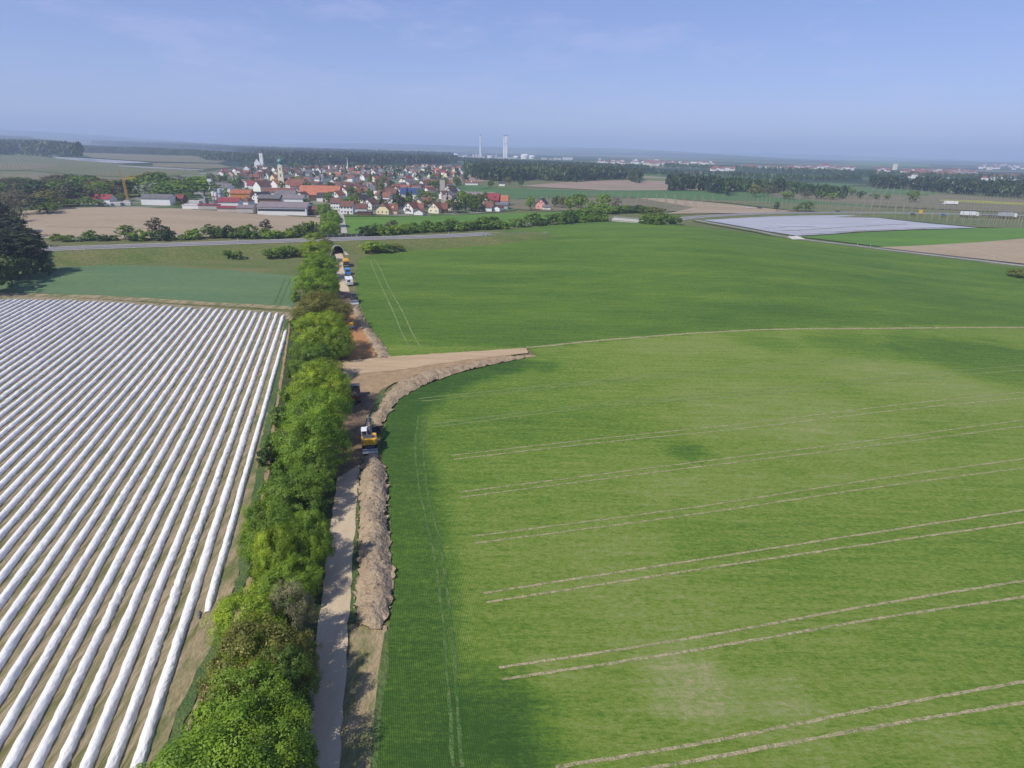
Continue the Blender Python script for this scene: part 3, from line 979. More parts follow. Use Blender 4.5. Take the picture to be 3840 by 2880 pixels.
for sg in (-1, 1):
    w = MB()
    w.add([(sg * 2.7, 0.3, -0.1), (sg * 3.9, -1.0, -0.1), (sg * 3.9, -1.0, 0.3), (sg * 2.7, 1.4, 1.5), (sg * 2.95, 0.6, -0.1), (sg * 4.15, -0.8, -0.1), (sg * 4.15, -0.8, 0.3), (sg * 2.95, 1.65, 1.5)],
          [(0, 1, 2, 3), (4, 7, 6, 5), (0, 4, 5, 1), (1, 5, 6, 2), (2, 6, 7, 3), (3, 7, 4, 0)])
    w.obj('wing_wall', M['concrete'], tun)
# parapet fence behind the road, over the tunnel
M['fence_dark'] = plain('dark_grey_boards', (0.07, 0.072, 0.075), 0.7)
M['post'] = plain('white_plastic', (0.72, 0.72, 0.70), 0.5)
M['black'] = plain('black_rubber', (0.018, 0.018, 0.02), 0.7)
fx, fy = hw(1.5, 25.2)
fen = empty('highway_fence', (fx, fy, EH - 0.05), math.atan2(ED[1], ED[0]))
tag(fen, 'dark grey noise fence along the highway above the tunnel', 'fence')
pm = MB().bbox(-0.08, -0.08, -0.4, 0.08, 0.08, 1.35, 0.02).mesh('fence_post', M['concrete'])
bm_ = MB().bbox(-1.36, -0.03, 0, 1.36, 0.03, 0.36, 0.015).mesh('board', M['fence_dark'])
for i in range(11):
    link('post', pm, None, fen, (-14 + i * 2.8, 0, 0))
    if i < 10:
        for j in range(3): link('board', bm_, None, fen, (-12.6 + i * 2.8, 0, 0.1 + j * 0.385))
# delineator posts
dp = MB().bbox(-0.09, -0.05, 0, 0.09, 0.05, 1.05, 0.03).mesh('delineator_post', M['post'])
db = MB().bbox(-0.093, -0.053, 0.68, 0.093, 0.053, 0.86, 0.03).mesh('black_band', M['black'])


def delineator(x, y, z, label, g):
    r = empty('delineator_post', (x, y, z), math.atan2(ED[1], ED[0]))
    r.scale = (1.3, 1.3, 1.15)
    tag(r, label, 'road post', g)
    link('post_body', dp, None, r)
    link('reflector_band', db, None, r)


for i, (s, n_) in enumerate(((-112, 22.6), (-98, 10.9), (-41, 22.6), (12, 24.4), (58, 22.8), (74, 10.6), (97, 10.4))):
    x, y = hw(s, n_)
    delineator(x, y, float(HWZ(x, y)), 'white road post with black band on the highway verge, ' + nth(i + 1) + ' from the left end', 'road posts along the highway')

# ------------------------------------------------------------------ right side: film field, fields, side road
RR = P2([(1478, 470), (1560, 486), (1640, 500), (1705, 513), (1850, 531), (2050, 555), (2212, 574), (2400, 597)])
sheet('film_covered_field', P2([(1484, 470), (1560, 465), (1640, 460), (1730, 460), (1850, 466), (2000, 482), (2112, 492), (1960, 496), (1850, 501), (1720, 509), (1660, 500), (1560, 482)]), 0.08, M['film2'], 7)
for a, b_, w in (((1770, 502), (2090, 490), 0.9), ((1690, 499), (1960, 484), 1.1), ((1650, 493), (1760, 489), 0.8), ((1730, 506), (2000, 495), 0.6)):
    strip('film_field_furrow', P2([a, ((a[0] + b_[0]) / 2, (a[1] + b_[1]) / 2 - 0.6), b_]), w, 0.2, M['headland'], step=4, wob=0.5)
sheet('light_green_field', P2([(1722, 511), (1850, 503), (1960, 498), (2120, 493), (2300, 492), (2400, 494), (2300, 508), (2120, 523), (1920, 535), (1880, 530)]), 0.10, M['field_green'], 7)
sheet('bare_field', P2([(1895, 534), (2000, 530), (2120, 523), (2230, 514), (2400, 500), (2500, 560), (2400, 590), (2212, 570), (2050, 552)]), 0.12, M['tan'], 7)
strip('side_road', smooth_poly(RR, n=4), 4.5, 0.22, M['highway'], step=3)
q = [np.array(p) for p in smooth_poly(RR, n=4)]
strip('side_road_kerb', [(p[0] - 1.5, p[1] - 2.0) for p in q], 1.1, 0.26, M['gravel'], step=3, wob=0.2)
strip('side_road_verge', [(p[0] - 3.4, p[1] - 4.6) for p in q], 6.0, 0.13, M['meadow'], step=3, wob=0.15)
sheet('layby', P2([(1700, 512), (1722, 510), (1740, 517), (1712, 518)]), 0.24, M['gravel'], 3)
for i, (px, py) in enumerate(((1706, 512), (1730, 512), (1852, 530), (1880, 532), (2131, 556), (2147, 557))):
    p = G(px * 1.736, py * 1.736)
    delineator(p.x, p.y, p.z, 'white road post beside the side road, ' + nth(i + 1) + ' from the film field', 'road posts along the side road')

# ------------------------------------------------------------------ fields around the village and beyond the highway
FAR = [
    ('bare_field', [(50, 456), (130, 449), (250, 447), (380, 448), (520, 460), (600, 466), (692, 470), (690, 500), (560, 507), (420, 512), (280, 516), (150, 517), (60, 512), (20, 490)], 'tan', 0.05),
    ('village_meadow', [(738, 468), (850, 468), (1000, 464), (1130, 460), (1250, 456), (1318, 456), (1310, 464), (1240, 475), (1120, 486), (1000, 494), (880, 500), (744, 506)], 'field_green', 0.05),
    ('village_ground', [(390, 452), (560, 462), (690, 468), (740, 467), (900, 466), (1010, 463), (1110, 455), (1150, 440), (1020, 405), (1010, 375), (940, 358), (760, 356), (560, 360), (430, 372), (360, 385), (350, 420), (180, 440), (120, 445)], 'village', 0.05),
    ('green_field', [(1000, 420), (1060, 405), (1140, 408), (1300, 412), (1560, 410), (1900, 432), (1880, 447), (1600, 436), (1450, 430), (1300, 425), (1150, 428), (1060, 432)], 'field_green2', 0.10),
    ('bare_field', [(1120, 402), (1250, 391), (1380, 389), (1520, 396), (1560, 404), (1700, 410), (1560, 411), (1300, 411)], 'tan2', 0.14),
    ('hop_garden', [(1060, 434), (1150, 429), (1300, 426), (1450, 431), (1560, 440), (1500, 458), (1380, 452), (1280, 454), (1180, 456), (1110, 452)], 'hop_soil', 0.12),
    ('bare_field', [(1380, 428), (1440, 429), (1560, 440), (1720, 457), (1560, 461), (1440, 462), (1500, 448)], 'tan', 0.16),
    ('hop_garden', [(1460, 430), (1620, 434), (1780, 442), (1900, 448), (2212, 462), (2400, 468), (2400, 476), (2100, 468), (1900, 462), (1720, 456), (1570, 438)], 'hop_green', 0.13),
    ('hop_garden', [(1700, 410), (1860, 406), (2000, 418), (2212, 432), (2400, 444), (2400, 466), (2212, 460), (1900, 446), (1780, 436), (1650, 424)], 'hop_soil', 0.15),
    ('green_field', [(1780, 402), (1900, 405), (2020, 416), (2000, 424), (1880, 418), (1790, 412)], 'field_green2', 0.2),
    ('rape_field', [(2030, 431), (2130, 434), (2300, 444), (2300, 448), (2120, 439), (2030, 434)], 'rape', 0.22),
    ('green_field', [(1660, 398), (1790, 395), (1880, 399), (1790, 404), (1680, 405)], 'field_green2', 0.2),
    ('hop_garden', [(1800, 469), (2212, 476), (2450, 484), (2450, 494), (2212, 494), (2114, 491), (2000, 481), (1860, 466)], 'hop_green', 0.14),
    ('green_field', [(860, 412), (1010, 398), (1060, 404), (1000, 420), (980, 424)], 'field_green2', 0.16),
    ('bare_field', [(950, 384), (1010, 378), (1040, 384), (1060, 392), (1000, 395)], 'tan2', 0.18),
    ('hop_garden', [(-60, 372), (60, 370), (160, 379), (300, 386), (300, 396), (150, 392), (-60, 388)], 'hop_soil', 0.08),
    ('hop_garden', [(-60, 337), (80, 338), (230, 352), (330, 362), (430, 368), (430, 376), (300, 384), (160, 377), (60, 368), (-60, 368)], 'hop_green', 0.10),
    ('hop_garden', [(-60, 352), (60, 350), (130, 358), (80, 366), (-60, 367)], 'hop_soil', 0.16),
    ('film_covered_field', [(110, 338), (200, 343), (300, 349), (330, 352), (250, 353), (190, 349), (120, 342)], 'film3', 0.2),
    ('hop_garden', [(165, 330), (250, 332), (400, 338), (500, 345), (470, 352), (330, 349), (200, 341)], 'hop_soil', 0.18),
    ('film_covered_field', [(255, 358), (330, 361), (440, 366.5), (440, 368), (320, 363), (255, 359.3)], 'film3', 0.22),
    ('hop_garden', [(330, 352), (470, 354), (500, 362), (440, 365), (330, 360)], 'hop_soil', 0.24),
    ('green_field', [(-60, 392), (100, 396), (140, 404), (60, 410), (-60, 412)], 'field_green2', 0.2),
    ('green_field', [(1820, 350), (2010, 356), (2010, 359), (1830, 353)], 'field_green', 0.3),
]
for nm, px, mt, off in FAR:
    sheet(nm, P2(px), off, M[mt], 14)
for pts, w in (([(690, 470), (700, 462), (712, 452), (722, 446)], 5), ([(744, 505), (741, 488), (738, 470), (734, 455)], 3.4), ([(1380, 453), (1480, 457), (1560, 461), (1700, 459)], 2.5),
               ([(1140, 409), (1300, 412), (1440, 411), (1560, 412)], 3), ([(2000, 418), (1930, 413), (1880, 409)], 3), ([(640, 390), (580, 372), (520, 362), (470, 358)], 4)):
    strip('farm_road', smooth_poly(P2(pts), n=4), w, 0.35, M['concrete'], step=5)
strip('field_track', smooth_poly(P2([(100, 490), (180, 491), (260, 492), (330, 493)]), n=3), 0.9, 0.14, M['track'], step=3, wob=0.3)

# ------------------------------------------------------------------ film-covered asparagus ridges


def film_mat():
    m = mat('white_crop_film', (0.83, 0.815, 0.775), (0.73, 0.715, 0.68), 0.9, 0.42, 0.7, 2.6, stretch=(1, 0.45, 1), spec=0.35, detail=7, fine=(1.6, 0.07), rot=-0.264)
    n, l = m.node_tree.nodes, m.node_tree.links
    b = n['Principled BSDF']
    old_ = b.inputs['Base Color'].links[0].from_socket
    tc = n.new('ShaderNodeTexCoord')
    sp = n.new('ShaderNodeSeparateXYZ')
    l.new(tc.outputs['Object'], sp.inputs[0])
    no = n.new('ShaderNodeTexNoise')
    no.inputs['Scale'].default_value, no.inputs['Detail'].default_value = 1.3, 6
    l.new(tc.outputs['Object'], no.inputs['Vector'])
    ad = n.new('ShaderNodeMath')
    ad.operation = 'MULTIPLY_ADD'
    ad.inputs[1].default_value = -0.42
    l.new(no.outputs['Fac'], ad.inputs[0])
    l.new(sp.outputs['Z'], ad.inputs[2])
    mr = n.new('ShaderNodeMapRange')                      # soil thrown on the lower edge of the film
    mr.inputs[1].default_value, mr.inputs[2].default_value = -0.20, -0.02
    mr.inputs[3].default_value, mr.inputs[4].default_value = 0.85, 0.0
    l.new(ad.outputs[0], mr.inputs[0])
    mx = n.new('ShaderNodeMix')
    mx.data_type = 'RGBA'
    mx.inputs['B'].default_value = (0.36, 0.29, 0.20, 1)
    l.new(mr.outputs[0], mx.inputs['Factor'])
    l.new(old_, mx.inputs['A'])
    l.new(mx.outputs['Result'], b.inputs['Base Color'])
    return m


M['film'] = film_mat()
row_base = np.array([-28.72, 34.8])                       # a point of the last full ridge beside the trees
ROW_SP = 1.93
top_line = P2([(-400, 640), (-100, 643), (0, 645), (200, 650), (400, 663), (540, 671), (618, 678)])
tlx = np.array([p[0] for p in top_line])
tly = np.array([p[1] for p in top_line])


def ridge(i, t0, t1, label, wide=1.0, frayed=False):
    base = row_base + ROWN * ROW_SP * i
    rg = np.random.default_rng(100 + i)
    step = 0.38 if i < 14 else 0.6
    t = np.arange(t0, t1 + step, step)
    prof = np.array([(-0.62, 0.0), (-0.52, 0.26), (-0.36, 0.44), (-0.14, 0.53), (0.10, 0.54), (0.33, 0.46), (0.50, 0.27), (0.60, 0.0)]) * [0.83 * wide, 0.82]
    k = len(prof)
    # wandering, sagging, bunched stretches
    wander = 0.09 * (vnoise(t * 0.16, np.full_like(t, i * 3.1)) - 0.5) + 0.05 * (vnoise(t * 0.7, np.full_like(t, i * 5.7)) - 0.5)
    crumple = np.clip((vnoise(t * 0.045, np.full_like(t, i * 9.3)) - 0.55) * 3, 0, 1)
    V = np.zeros((len(t), k, 3))
    end = np.clip(np.minimum(t - t0, t1 - t) / 1.6, 0.12, 1) ** 0.5
    for j, (u, z) in enumerate(prof):
        jit = (vnoise(t * 1.9 + j * 13, np.full_like(t, i * 2.3 + j)) - 0.5)
        wr = (vnoise(t * 3.5 + j * 7, np.full_like(t, i + j * 4.4)) - 0.5)
        uu = u * (1 + 0.10 * (vnoise(t * 0.3, np.full_like(t, i * 1.7 + 50)) - 0.5) + 0.34 * crumple * wr) * (0.55 + 0.45 * end) + wander + 0.09 * jit * (0.3 + (z < 0.3))
        zz = z * end * (1 + 0.15 * jit + 0.6 * crumple * wr + 0.16 * (vnoise(t * 0.22, np.full_like(t, i * 7.7)) - 0.5))
        p = base[None] + ROWD[None] * t[:, None] - ROWN[None] * uu[:, None]
        V[:, j, 0], V[:, j, 1] = p[:, 0], p[:, 1]
        V[:, j, 2] = zf(p[:, 0], p[:, 1]) + 0.02 + zz
    n_ = len(t)
    a = (np.arange(n_ - 1)[:, None] * k + np.arange(k - 1)[None]).ravel()
    fc = np.column_stack([a, a + 1, a + k + 1, a + k])
    o = np.array([base[0] + ROWD[0] * t0, base[1] + ROWD[1] * t0, 0.0])
    ob = link('asparagus_ridge', np_mesh('asparagus_ridge', V.reshape(-1, 3) - o, fc, M['film'], False), None, None, tuple(o))
    me = ob.data
    ca = fc[:, 0] // k
    return tag(ob, label, 'covered crop row', 'white film-covered ridges of the asparagus field')


for i in range(48):
    b0 = row_base + ROWN * ROW_SP * i
    # where the ridge meets the headland line
    tt = np.arange(0, 260, 0.5)
    yy = b0[1] + ROWD[1] * tt
    xx = b0[0] + ROWD[0] * tt
    hit = np.nonzero(yy > np.interp(xx, tlx, tly))[0]
    t1 = float(tt[hit[0]]) - 0.6 - 2.2 * rnd.random() * (i % 3 == 1) if len(hit) else 150
    if i == 0: t1 -= 2.0
    t0 = -8.0 if i < 9 else -4.0
    # start where it enters the picture (with a margin to the left of it)
    for q in np.arange(t0, t1, 2.0):
        p = b0 + ROWD * q
        vv = np.array([p[0], p[1], -CAMH])
        if CX + F * (vv @ RT) / (vv @ FW) > -260 and vv @ FW > 1: break
    t0 = float(q)
    ridge(i, t0, t1, 'long white film-covered asparagus ridge, ' + nth(i + 2) + ' counted from the trees', wide=1.0 if i % 5 else 1.06)
e0, e1 = G(760, 2300), G(1066, 1240)
_b = row_base - ROWN * ROW_SP * 1.0
tq0, tq1 = float((np.array([e0.x, e0.y]) - _b) @ ROWD), float((np.array([e1.x, e1.y]) - _b) @ ROWD)
ridge(-1, tq0, tq1, 'short white film-covered ridge nearest the trees, its near end twisted and open', 0.95)
M['film_dark'] = plain('black_underside_film', (0.16, 0.155, 0.15), 0.45)
p = G(748, 2322)
fl = MB()
for j in range(7):
    a = j * 0.16
    fl.tube((0.03 * math.sin(j * 2.1), a * 0.9, 0.09 + 0.03 * math.sin(j)), (0.03 * math.sin(j * 2.1 + 2), a * 0.9 + 0.2, 0.11 + 0.02 * math.cos(j)), 0.09 + 0.02 * j, 0.10 + 0.02 * j, 7)
o = fl.obj('rolled_film_end', M['film_dark'], None, (p.x, p.y, 0.0))
o.rotation_euler = (0, 0, 0.5)
tag(o, 'twisted grey loose film end lying in front of the short ridge', 'plastic film')

# ------------------------------------------------------------------ trees and shrubs
def unit(v): return v / (np.linalg.norm(v, axis=-1, keepdims=True) + 1e-9)


def leaf_cloud(rg, W, H, z0, n_lobe, n_sub, n_leaf, leaf, squash=1.0, cone=False, open_=0.0):
    """crown of many leaf faces: boughs (lobes) carry clumps, clumps carry leaves"""
    zc, hz_ = (z0 + H) / 2, (H - z0) / 2
    lob = []
    while len(lob) < n_lobe:
        d = unit(rg.normal(size=3))
        if d[2] < (-0.55 if z0 > 1 else -0.85): continue
        r = rg.uniform(0.35, 0.72) ** 0.6
        p = np.array([d[0] * W / 2 * r, d[1] * W / 2 * r, zc + d[2] * hz_ * r])
        if cone:
            h = rg.random() ** 1.3
            p = np.array([d[0] * W / 2 * (1 - h) * 0.75, d[1] * W / 2 * (1 - h) * 0.75, z0 + h * (H - z0) * 0.93])
        lob.append(p)
    if z0 < 0:                                            # a shrub: boughs right down to the ground
        lob = []
        for _ in range(n_lobe):
            rr_, aa_ = W * 0.36 * math.sqrt(rg.random()), rg.uniform(0, 6.28)
            lob.append((rr_ * math.cos(aa_), rr_ * math.sin(aa_), H * (0.10 + 0.66 * rg.random() * (1 - 1.1 * (rr_ / W) ** 2 * 2))))
    lob = np.array(lob)
    lr = np.full(n_lobe, min(W, H - z0) * 0.25) * rg.uniform(0.75, 1.25, n_lobe)
    if cone: lr = lr * np.clip(1.1 - (lob[:, 2] - z0) / (H - z0), 0.25, 1)
    sd = unit(rg.normal(size=(n_lobe, n_sub, 3)) + np.array([0, 0, 0.35 if z0 > 0 else 0.1]))
    sub = lob[:, None] + sd * lr[:, None, None] * rg.uniform(0.75, 1.1, (n_lobe, n_sub, 1))
    sr = (lr[:, None] * 0.36 * rg.uniform(0.7, 1.35, (n_lobe, n_sub)))
    sub, sr, sdf = sub.reshape(-1, 3), sr.ravel(), sd.reshape(-1, 3)
    # clumps buried in other boughs are dropped
    dd = np.linalg.norm(sub[:, None] - lob[None], axis=2) / lr[None]
    keep = (dd < 0.68).sum(1) == 0
    sub, sr, sdf = sub[keep], sr[keep], sdf[keep]
    per = max(2, int(n_leaf / max(1, len(sub))))
    ld = unit(rg.normal(size=(len(sub), per, 3)) + 0.75 * sdf[:, None])
    lp = sub[:, None] + ld * sr[:, None, None] * rg.uniform(0.45, 1.12, (len(sub), per, 1)) * np.array([1, 1, squash])
    crd = unit((lp - np.array([0, 0, zc - hz_ * 0.4])) / np.array([W / 2, W / 2, hz_]))
    nrm = unit(0.8 * ld + 0.5 * crd + rg.normal(0, 0.36, ld.shape)).reshape(-1, 3)
    lp = lp.reshape(-1, 3)
    a = unit(np.cross(nrm, rg.normal(size=nrm.shape)))
    b = np.cross(nrm, a)
    s = leaf * rg.uniform(0.6, 1.3, (len(lp), 1))
    v = np.stack([lp - a * s, lp + b * s * 0.62 + nrm * s * 0.18, lp + a * s, lp - b * s * 0.62 + nrm * s * 0.18], 1)
    c0 = v.reshape(-1, 3)
    rad = np.percentile(np.hypot(c0[:, 0], c0[:, 1]), 97)
    v[..., :2] *= (W / 2) / rad
    zt = np.percentile(c0[:, 2], 99.3)
    v[..., 2] = z0 * 0.5 + (v[..., 2] - z0 * 0.5) * (H - z0 * 0.5) / (zt - z0 * 0.5)
    v[..., 2] = np.maximum(v[..., 2], 0.02)
    return v.reshape(-1, 3), np.arange(len(lp) * 4).reshape(-1, 4)


def trunk_mesh(rg, H, W, z0, r, n=7):
    b = MB()
    top = Vector((rg.uniform(-0.2, 0.2), rg.uniform(-0.2, 0.2), z0 + (H - z0) * 0.45))
    b.tube((0, 0, -0.4), (top.x * 0.3, top.y * 0.3, z0), r, r * 0.8, n)
    b.tube((top.x * 0.3, top.y * 0.3, z0), top, r * 0.8, r * 0.45, n)
    for i in range(5):
        a = i * 1.26 + rg.uniform(-0.3, 0.3)
        h = z0 + (H - z0) * rg.uniform(0.02, 0.3)
        b.tube((0, 0, h), (math.cos(a) * W * 0.3, math.sin(a) * W * 0.3, h + (H - z0) * rg.uniform(0.2, 0.4)), r * 0.42, r * 0.12, 5)
    return b.mesh('trunk', M['bark'])


PROTO = {}


def proto(key, n, **k):
    out = []
    for i in range(n):
        rg = np.random.default_rng(abs(hash(key)) % 1000 + i if False else sum(map(ord, key)) * 7 + i)
        v, f = leaf_cloud(rg, k['W'], k['H'], k['z0'], k['lobes'], k['subs'], k['leaves'], k['leaf'], k.get('squash', 1), k.get('cone', False))
        me = np_mesh('crown_' + key, v, f, LEAF['mid'])
        out.append((me, trunk_mesh(rg, k['H'], k['W'], k['z0'], k['r'], k.get('tn', 7)), k['H'], k['W']))
    PROTO[key] = out


proto('broad', 4, W=8.0, H=10.0, z0=0.5, lobes=26, subs=26, leaves=44000, leaf=0.10, r=0.22, squash=1.0)
proto('loose', 2, W=7.0, H=9.0, z0=0.5, lobes=26, subs=16, leaves=26000, leaf=0.10, r=0.18, squash=1.1)
proto('bush', 4, W=4.0, H=4.0, z0=-1.0, lobes=12, subs=14, leaves=4200, leaf=0.15, r=0.09)
proto('slim', 2, W=3.0, H=7.5, z0=0.5, lobes=18, subs=10, leaves=3200, leaf=0.15, r=0.09)
proto('mid', 4, W=9.0, H=11.0, z0=1.5, lobes=16, subs=10, leaves=1500, leaf=0.5, r=0.25, tn=5)
proto('bare', 2, W=9.0, H=12.0, z0=2.0, lobes=20, subs=8, leaves=900, leaf=0.42, r=0.22, tn=5)
proto('conifer', 2, W=5.5, H=13.0, z0=0.8, lobes=26, subs=7, leaves=1300, leaf=0.42, r=0.22, cone=True, tn=5)
proto('pine', 2, W=8.5, H=19.0, z0=5.0, lobes=22, subs=14, leaves=9000, leaf=0.26, r=0.28, squash=0.6)


def tree(kind, p, H, W, leaf, label, group=None, name='tree', cat='tree', i=None, rz=None):
    pr = PROTO[kind][rnd.randrange(len(PROTO[kind])) if i is None else i % len(PROTO[kind])]
    r = empty(name, (p[0], p[1], float(zf(p[0], p[1])) + (p[2] if len(p) > 3 else 0)), rnd.uniform(0, 6.28) if rz is None else rz)
    r.scale = (W / pr[3], W / pr[3], H / pr[2])
    tag(r, label, cat, group)
    tr = link('trunk' if cat == 'tree' else 'stem', pr[1], None, r)
    cr = link('crown' if cat == 'tree' else 'foliage', pr[0], None, r)
    cr.material_slots[0].link = 'OBJECT'
    cr.material_slots[0].material = LEAF[leaf]
    return r


# the row of trees beside the road: (x, y of the crown's middle in 2212 px, crown width in px, height m, leaf, kind, label)
ROWT = [
    (470, 1690, 330, 8.2, 'fresh', 'broad', 'bright green broadleaf tree at the very near end of the roadside row'),
    (600, 1600, 170, 7.6, 'fresh', 'loose', 'loose fresh green tree behind the first bright tree of the roadside row'),
    (535, 1530, 200, 7.8, 'fresh', 'loose', 'wide fresh green tree on the field side of the near roadside row'),
    (615, 1475, 130, 7.4, 'mid', 'loose', 'slender mid-green tree overhanging the near end of the road'),
    (560, 1425, 200, 8.0, 'olive', 'loose', 'brownish thin-leaved tree in the near roadside row'),
    (640, 1415, 90, 6.0, 'olive', 'loose', 'small brownish tree leaning to the road above the barrier board'),
    (540, 1350, 150, 7.4, 'bright', 'broad', 'bright green tree on the field side beside the grey-leaved tree'),
    (628, 1320, 100, 7.6, 'greyish', 'loose', 'grey-green finely leaved tree close to the road edge'),
    (625, 1240, 120, 5.2, 'fresh', 'broad', 'low green tree filling the gap before the twin bright trees'),
    (585, 1145, 125, 8.6, 'fresh', 'broad', 'full green tree on the field side opposite the soil heap'),
    (672, 1160, 90, 8.2, 'fresh', 'broad', 'yellow-green tree on the road side opposite the soil heap'),
    (595, 1195, 90, 7.6, 'bright', 'broad', 'yellow-green lower tree in front of the full green one'),
    (640, 1060, 150, 6.2, 'mid', 'loose', 'shaded dark green tree in the dip of the roadside row'),
    (690, 1010, 80, 5.8, 'mid', 'loose', 'small dark green tree beside the road behind the excavator'),
    (672, 950, 150, 9.6, 'fresh', 'broad', 'big rounded green tree opposite the yellow excavator'),
    (690, 895, 120, 9.4, 'fresh', 'broad', 'rounded green tree between the excavator and the dump truck'),
    (695, 830, 125, 9.8, 'bright', 'broad', 'tall bright green tree opposite the brown dump truck'),
    (672, 775, 95, 8.6, 'mid', 'broad', 'mid-green tree beside the sandy junction'),
    (730, 740, 62, 7.4, 'fresh', 'broad', 'small bright tree overhanging the orange sand'),
    (690, 715, 120, 9.8, 'bright', 'broad', 'wide bright green tree opposite the orange sand bed'),
    (697, 665, 118, 10.0, 'olive', 'broad', 'olive-brown dome-shaped tree in the roadside row'),
    (680, 606, 92, 9.6, 'fresh', 'broad', 'dark green tree opposite the white site caravan'),
    (690, 572, 84, 9.2, 'fresh', 'broad', 'green tree opposite the yellow tipper'),
    (682, 540, 66, 8.6, 'bright', 'broad', 'bright tree near the tunnel mouth'),
    (678, 517, 48, 7.4, 'bright', 'broad', 'bright pointed tree at the far end of the row before the highway'),
    (704, 527, 34, 6.4, 'olive', 'loose', 'small olive tree at the left of the tunnel mouth'),
    (712, 492, 46, 8.4, 'fresh', 'broad', 'bright green tree just beyond the highway beside the lane'),
    (716, 470, 44, 9.2, 'fresh', 'broad', 'rounded green tree on the lane to the village'),
    (702, 452, 36, 8.6, 'fresh', 'broad', 'green tree by the lane at the village edge'),
]
for x, y, w, hgt, lf, kd, lb in ROWT:
    p = G(x * 1.736, y * 1.736, hgt * 0.58)
    t = depth((p.x, p.y, p.z + hgt * 0.58))
    tree(kd, (p.x, p.y, 0), hgt, w * 1.736 * t / F * 1.10, lf, lb, 'roadside tree row')
# hedge shrubs on the field side and under the trees
HED = [(590, 960, 52, 3.6, 'mid'), (572, 985, 36, 2.6, 'dark'), (606, 900, 56, 3.6, 'mid'), (625, 850, 40, 2.8, 'fresh'), (632, 800, 30, 2.6, 'mid'), (600, 1020, 50, 3.2, 'mid'), (575, 1060, 44, 2.8, 'fresh'),
       (560, 1225, 52, 2.6, 'mid'), (592, 1262, 70, 2.8, 'fresh'), (500, 1400, 56, 2.6, 'fresh'), (478, 1470, 64, 2.6, 'mid'), (448, 1540, 70, 2.6, 'fresh'), (420, 1600, 70, 2.4, 'fresh'), (640, 760, 30, 2.6, 'fresh'),
       (648, 1290, 60, 3.0, 'mid'), (660, 1400, 40, 2.6, 'fresh'), (612, 1380, 80, 3.6, 'mid'), (690, 1095, 40, 3.0, 'mid'), (635, 700, 30, 2.8, 'mid'), (640, 640, 24, 3, 'fresh')]
HED += [(670 - (y - 700) * 0.13 + dx, y, 44 + (y - 600) * 0.03, 2.6, lf) for y, dx, lf in ((690, -8, 'mid'), (740, 20, 'fresh'), (800, 0, 'fresh'), (860, 6, 'mid'), (925, 14, 'fresh'), (985, 30, 'mid'), (1040, 44, 'fresh'), (1085, 30, 'mid'), (1130, 20, 'fresh'), (1210, 40, 'mid'), (1250, 0, 'fresh'), (1300, 20, 'mid'), (1380, 40, 'fresh'), (1440, 10, 'mid'), (1500, 36, 'fresh'), (1560, 20, 'mid'))]
for k_, (x, y, w, hgt, lf) in enumerate(HED):
    p = G(x * 1.736, y * 1.736, hgt * 0.5)
    t = depth((p.x, p.y, hgt * 0.5))
    tree('bush', (p.x, p.y, 0), hgt, max(2.0, w * 1.736 * t / F), lf, {'mid': 'leafy green', 'fresh': 'light green', 'dark': 'dark'}[lf] + ' hedge shrub under the roadside trees, ' + nth(k_ + 1) + ' in the hedge', 'hedge shrubs under the roadside trees', 'hedge_shrub', 'shrub')

# shrubs along the highway
SHR = []
for x, y, w, h_, lf, kd in [
    (122, 511, 26, 3, 'mid', 'bush'), (146, 513, 26, 3, 'mid', 'bush'), (166, 514, 22, 2.4, 'blossom', 'bush'), (196, 507, 28, 4.6, 'mid', 'bush'), (188, 513, 18, 2.4, 'blossom', 'bush'), (225, 512, 26, 3, 'dark', 'bush'), (246, 512, 20, 2.6, 'mid', 'bush'),
    (268, 500, 30, 7, 'mid', 'slim'), (290, 511, 26, 3.4, 'dark', 'bush'), (312, 506, 40, 5, 'fresh', 'bush'), (335, 488, 26, 9, 'brown', 'slim'), (352, 503, 34, 6.5, 'dark', 'bush'), (342, 511, 22, 3, 'blossom', 'bush'), (365, 511, 20, 2.6, 'bright', 'bush'),
    (400, 510, 24, 3, 'mid', 'bush'), (420, 504, 34, 5, 'fresh', 'bush'), (452, 498, 28, 6.8, 'mid', 'slim'), (470, 500, 30, 5.6, 'mid', 'bush'), (492, 499, 34, 5.8, 'dark', 'bush'), (510, 503, 30, 4.6, 'mid', 'bush'), (532, 498, 34, 6.6, 'mid', 'bush'), (548, 505, 26, 3.6, 'mid', 'bush'),
    (573, 490, 22, 8.5, 'brown', 'slim'), (580, 503, 32, 4.6, 'fresh', 'bush'), (598, 504, 26, 4, 'fresh', 'bush'), (622, 502, 26, 4.2, 'bright', 'bush'), (640, 498, 30, 5.4, 'mid', 'bush'), (658, 492, 28, 6.4, 'mid', 'bush'), (672, 490, 26, 6.8, 'mid', 'bush')]:
    SHR.append((x, y, w, h_, lf, kd, 'far verge left of the tunnel', 4.4))
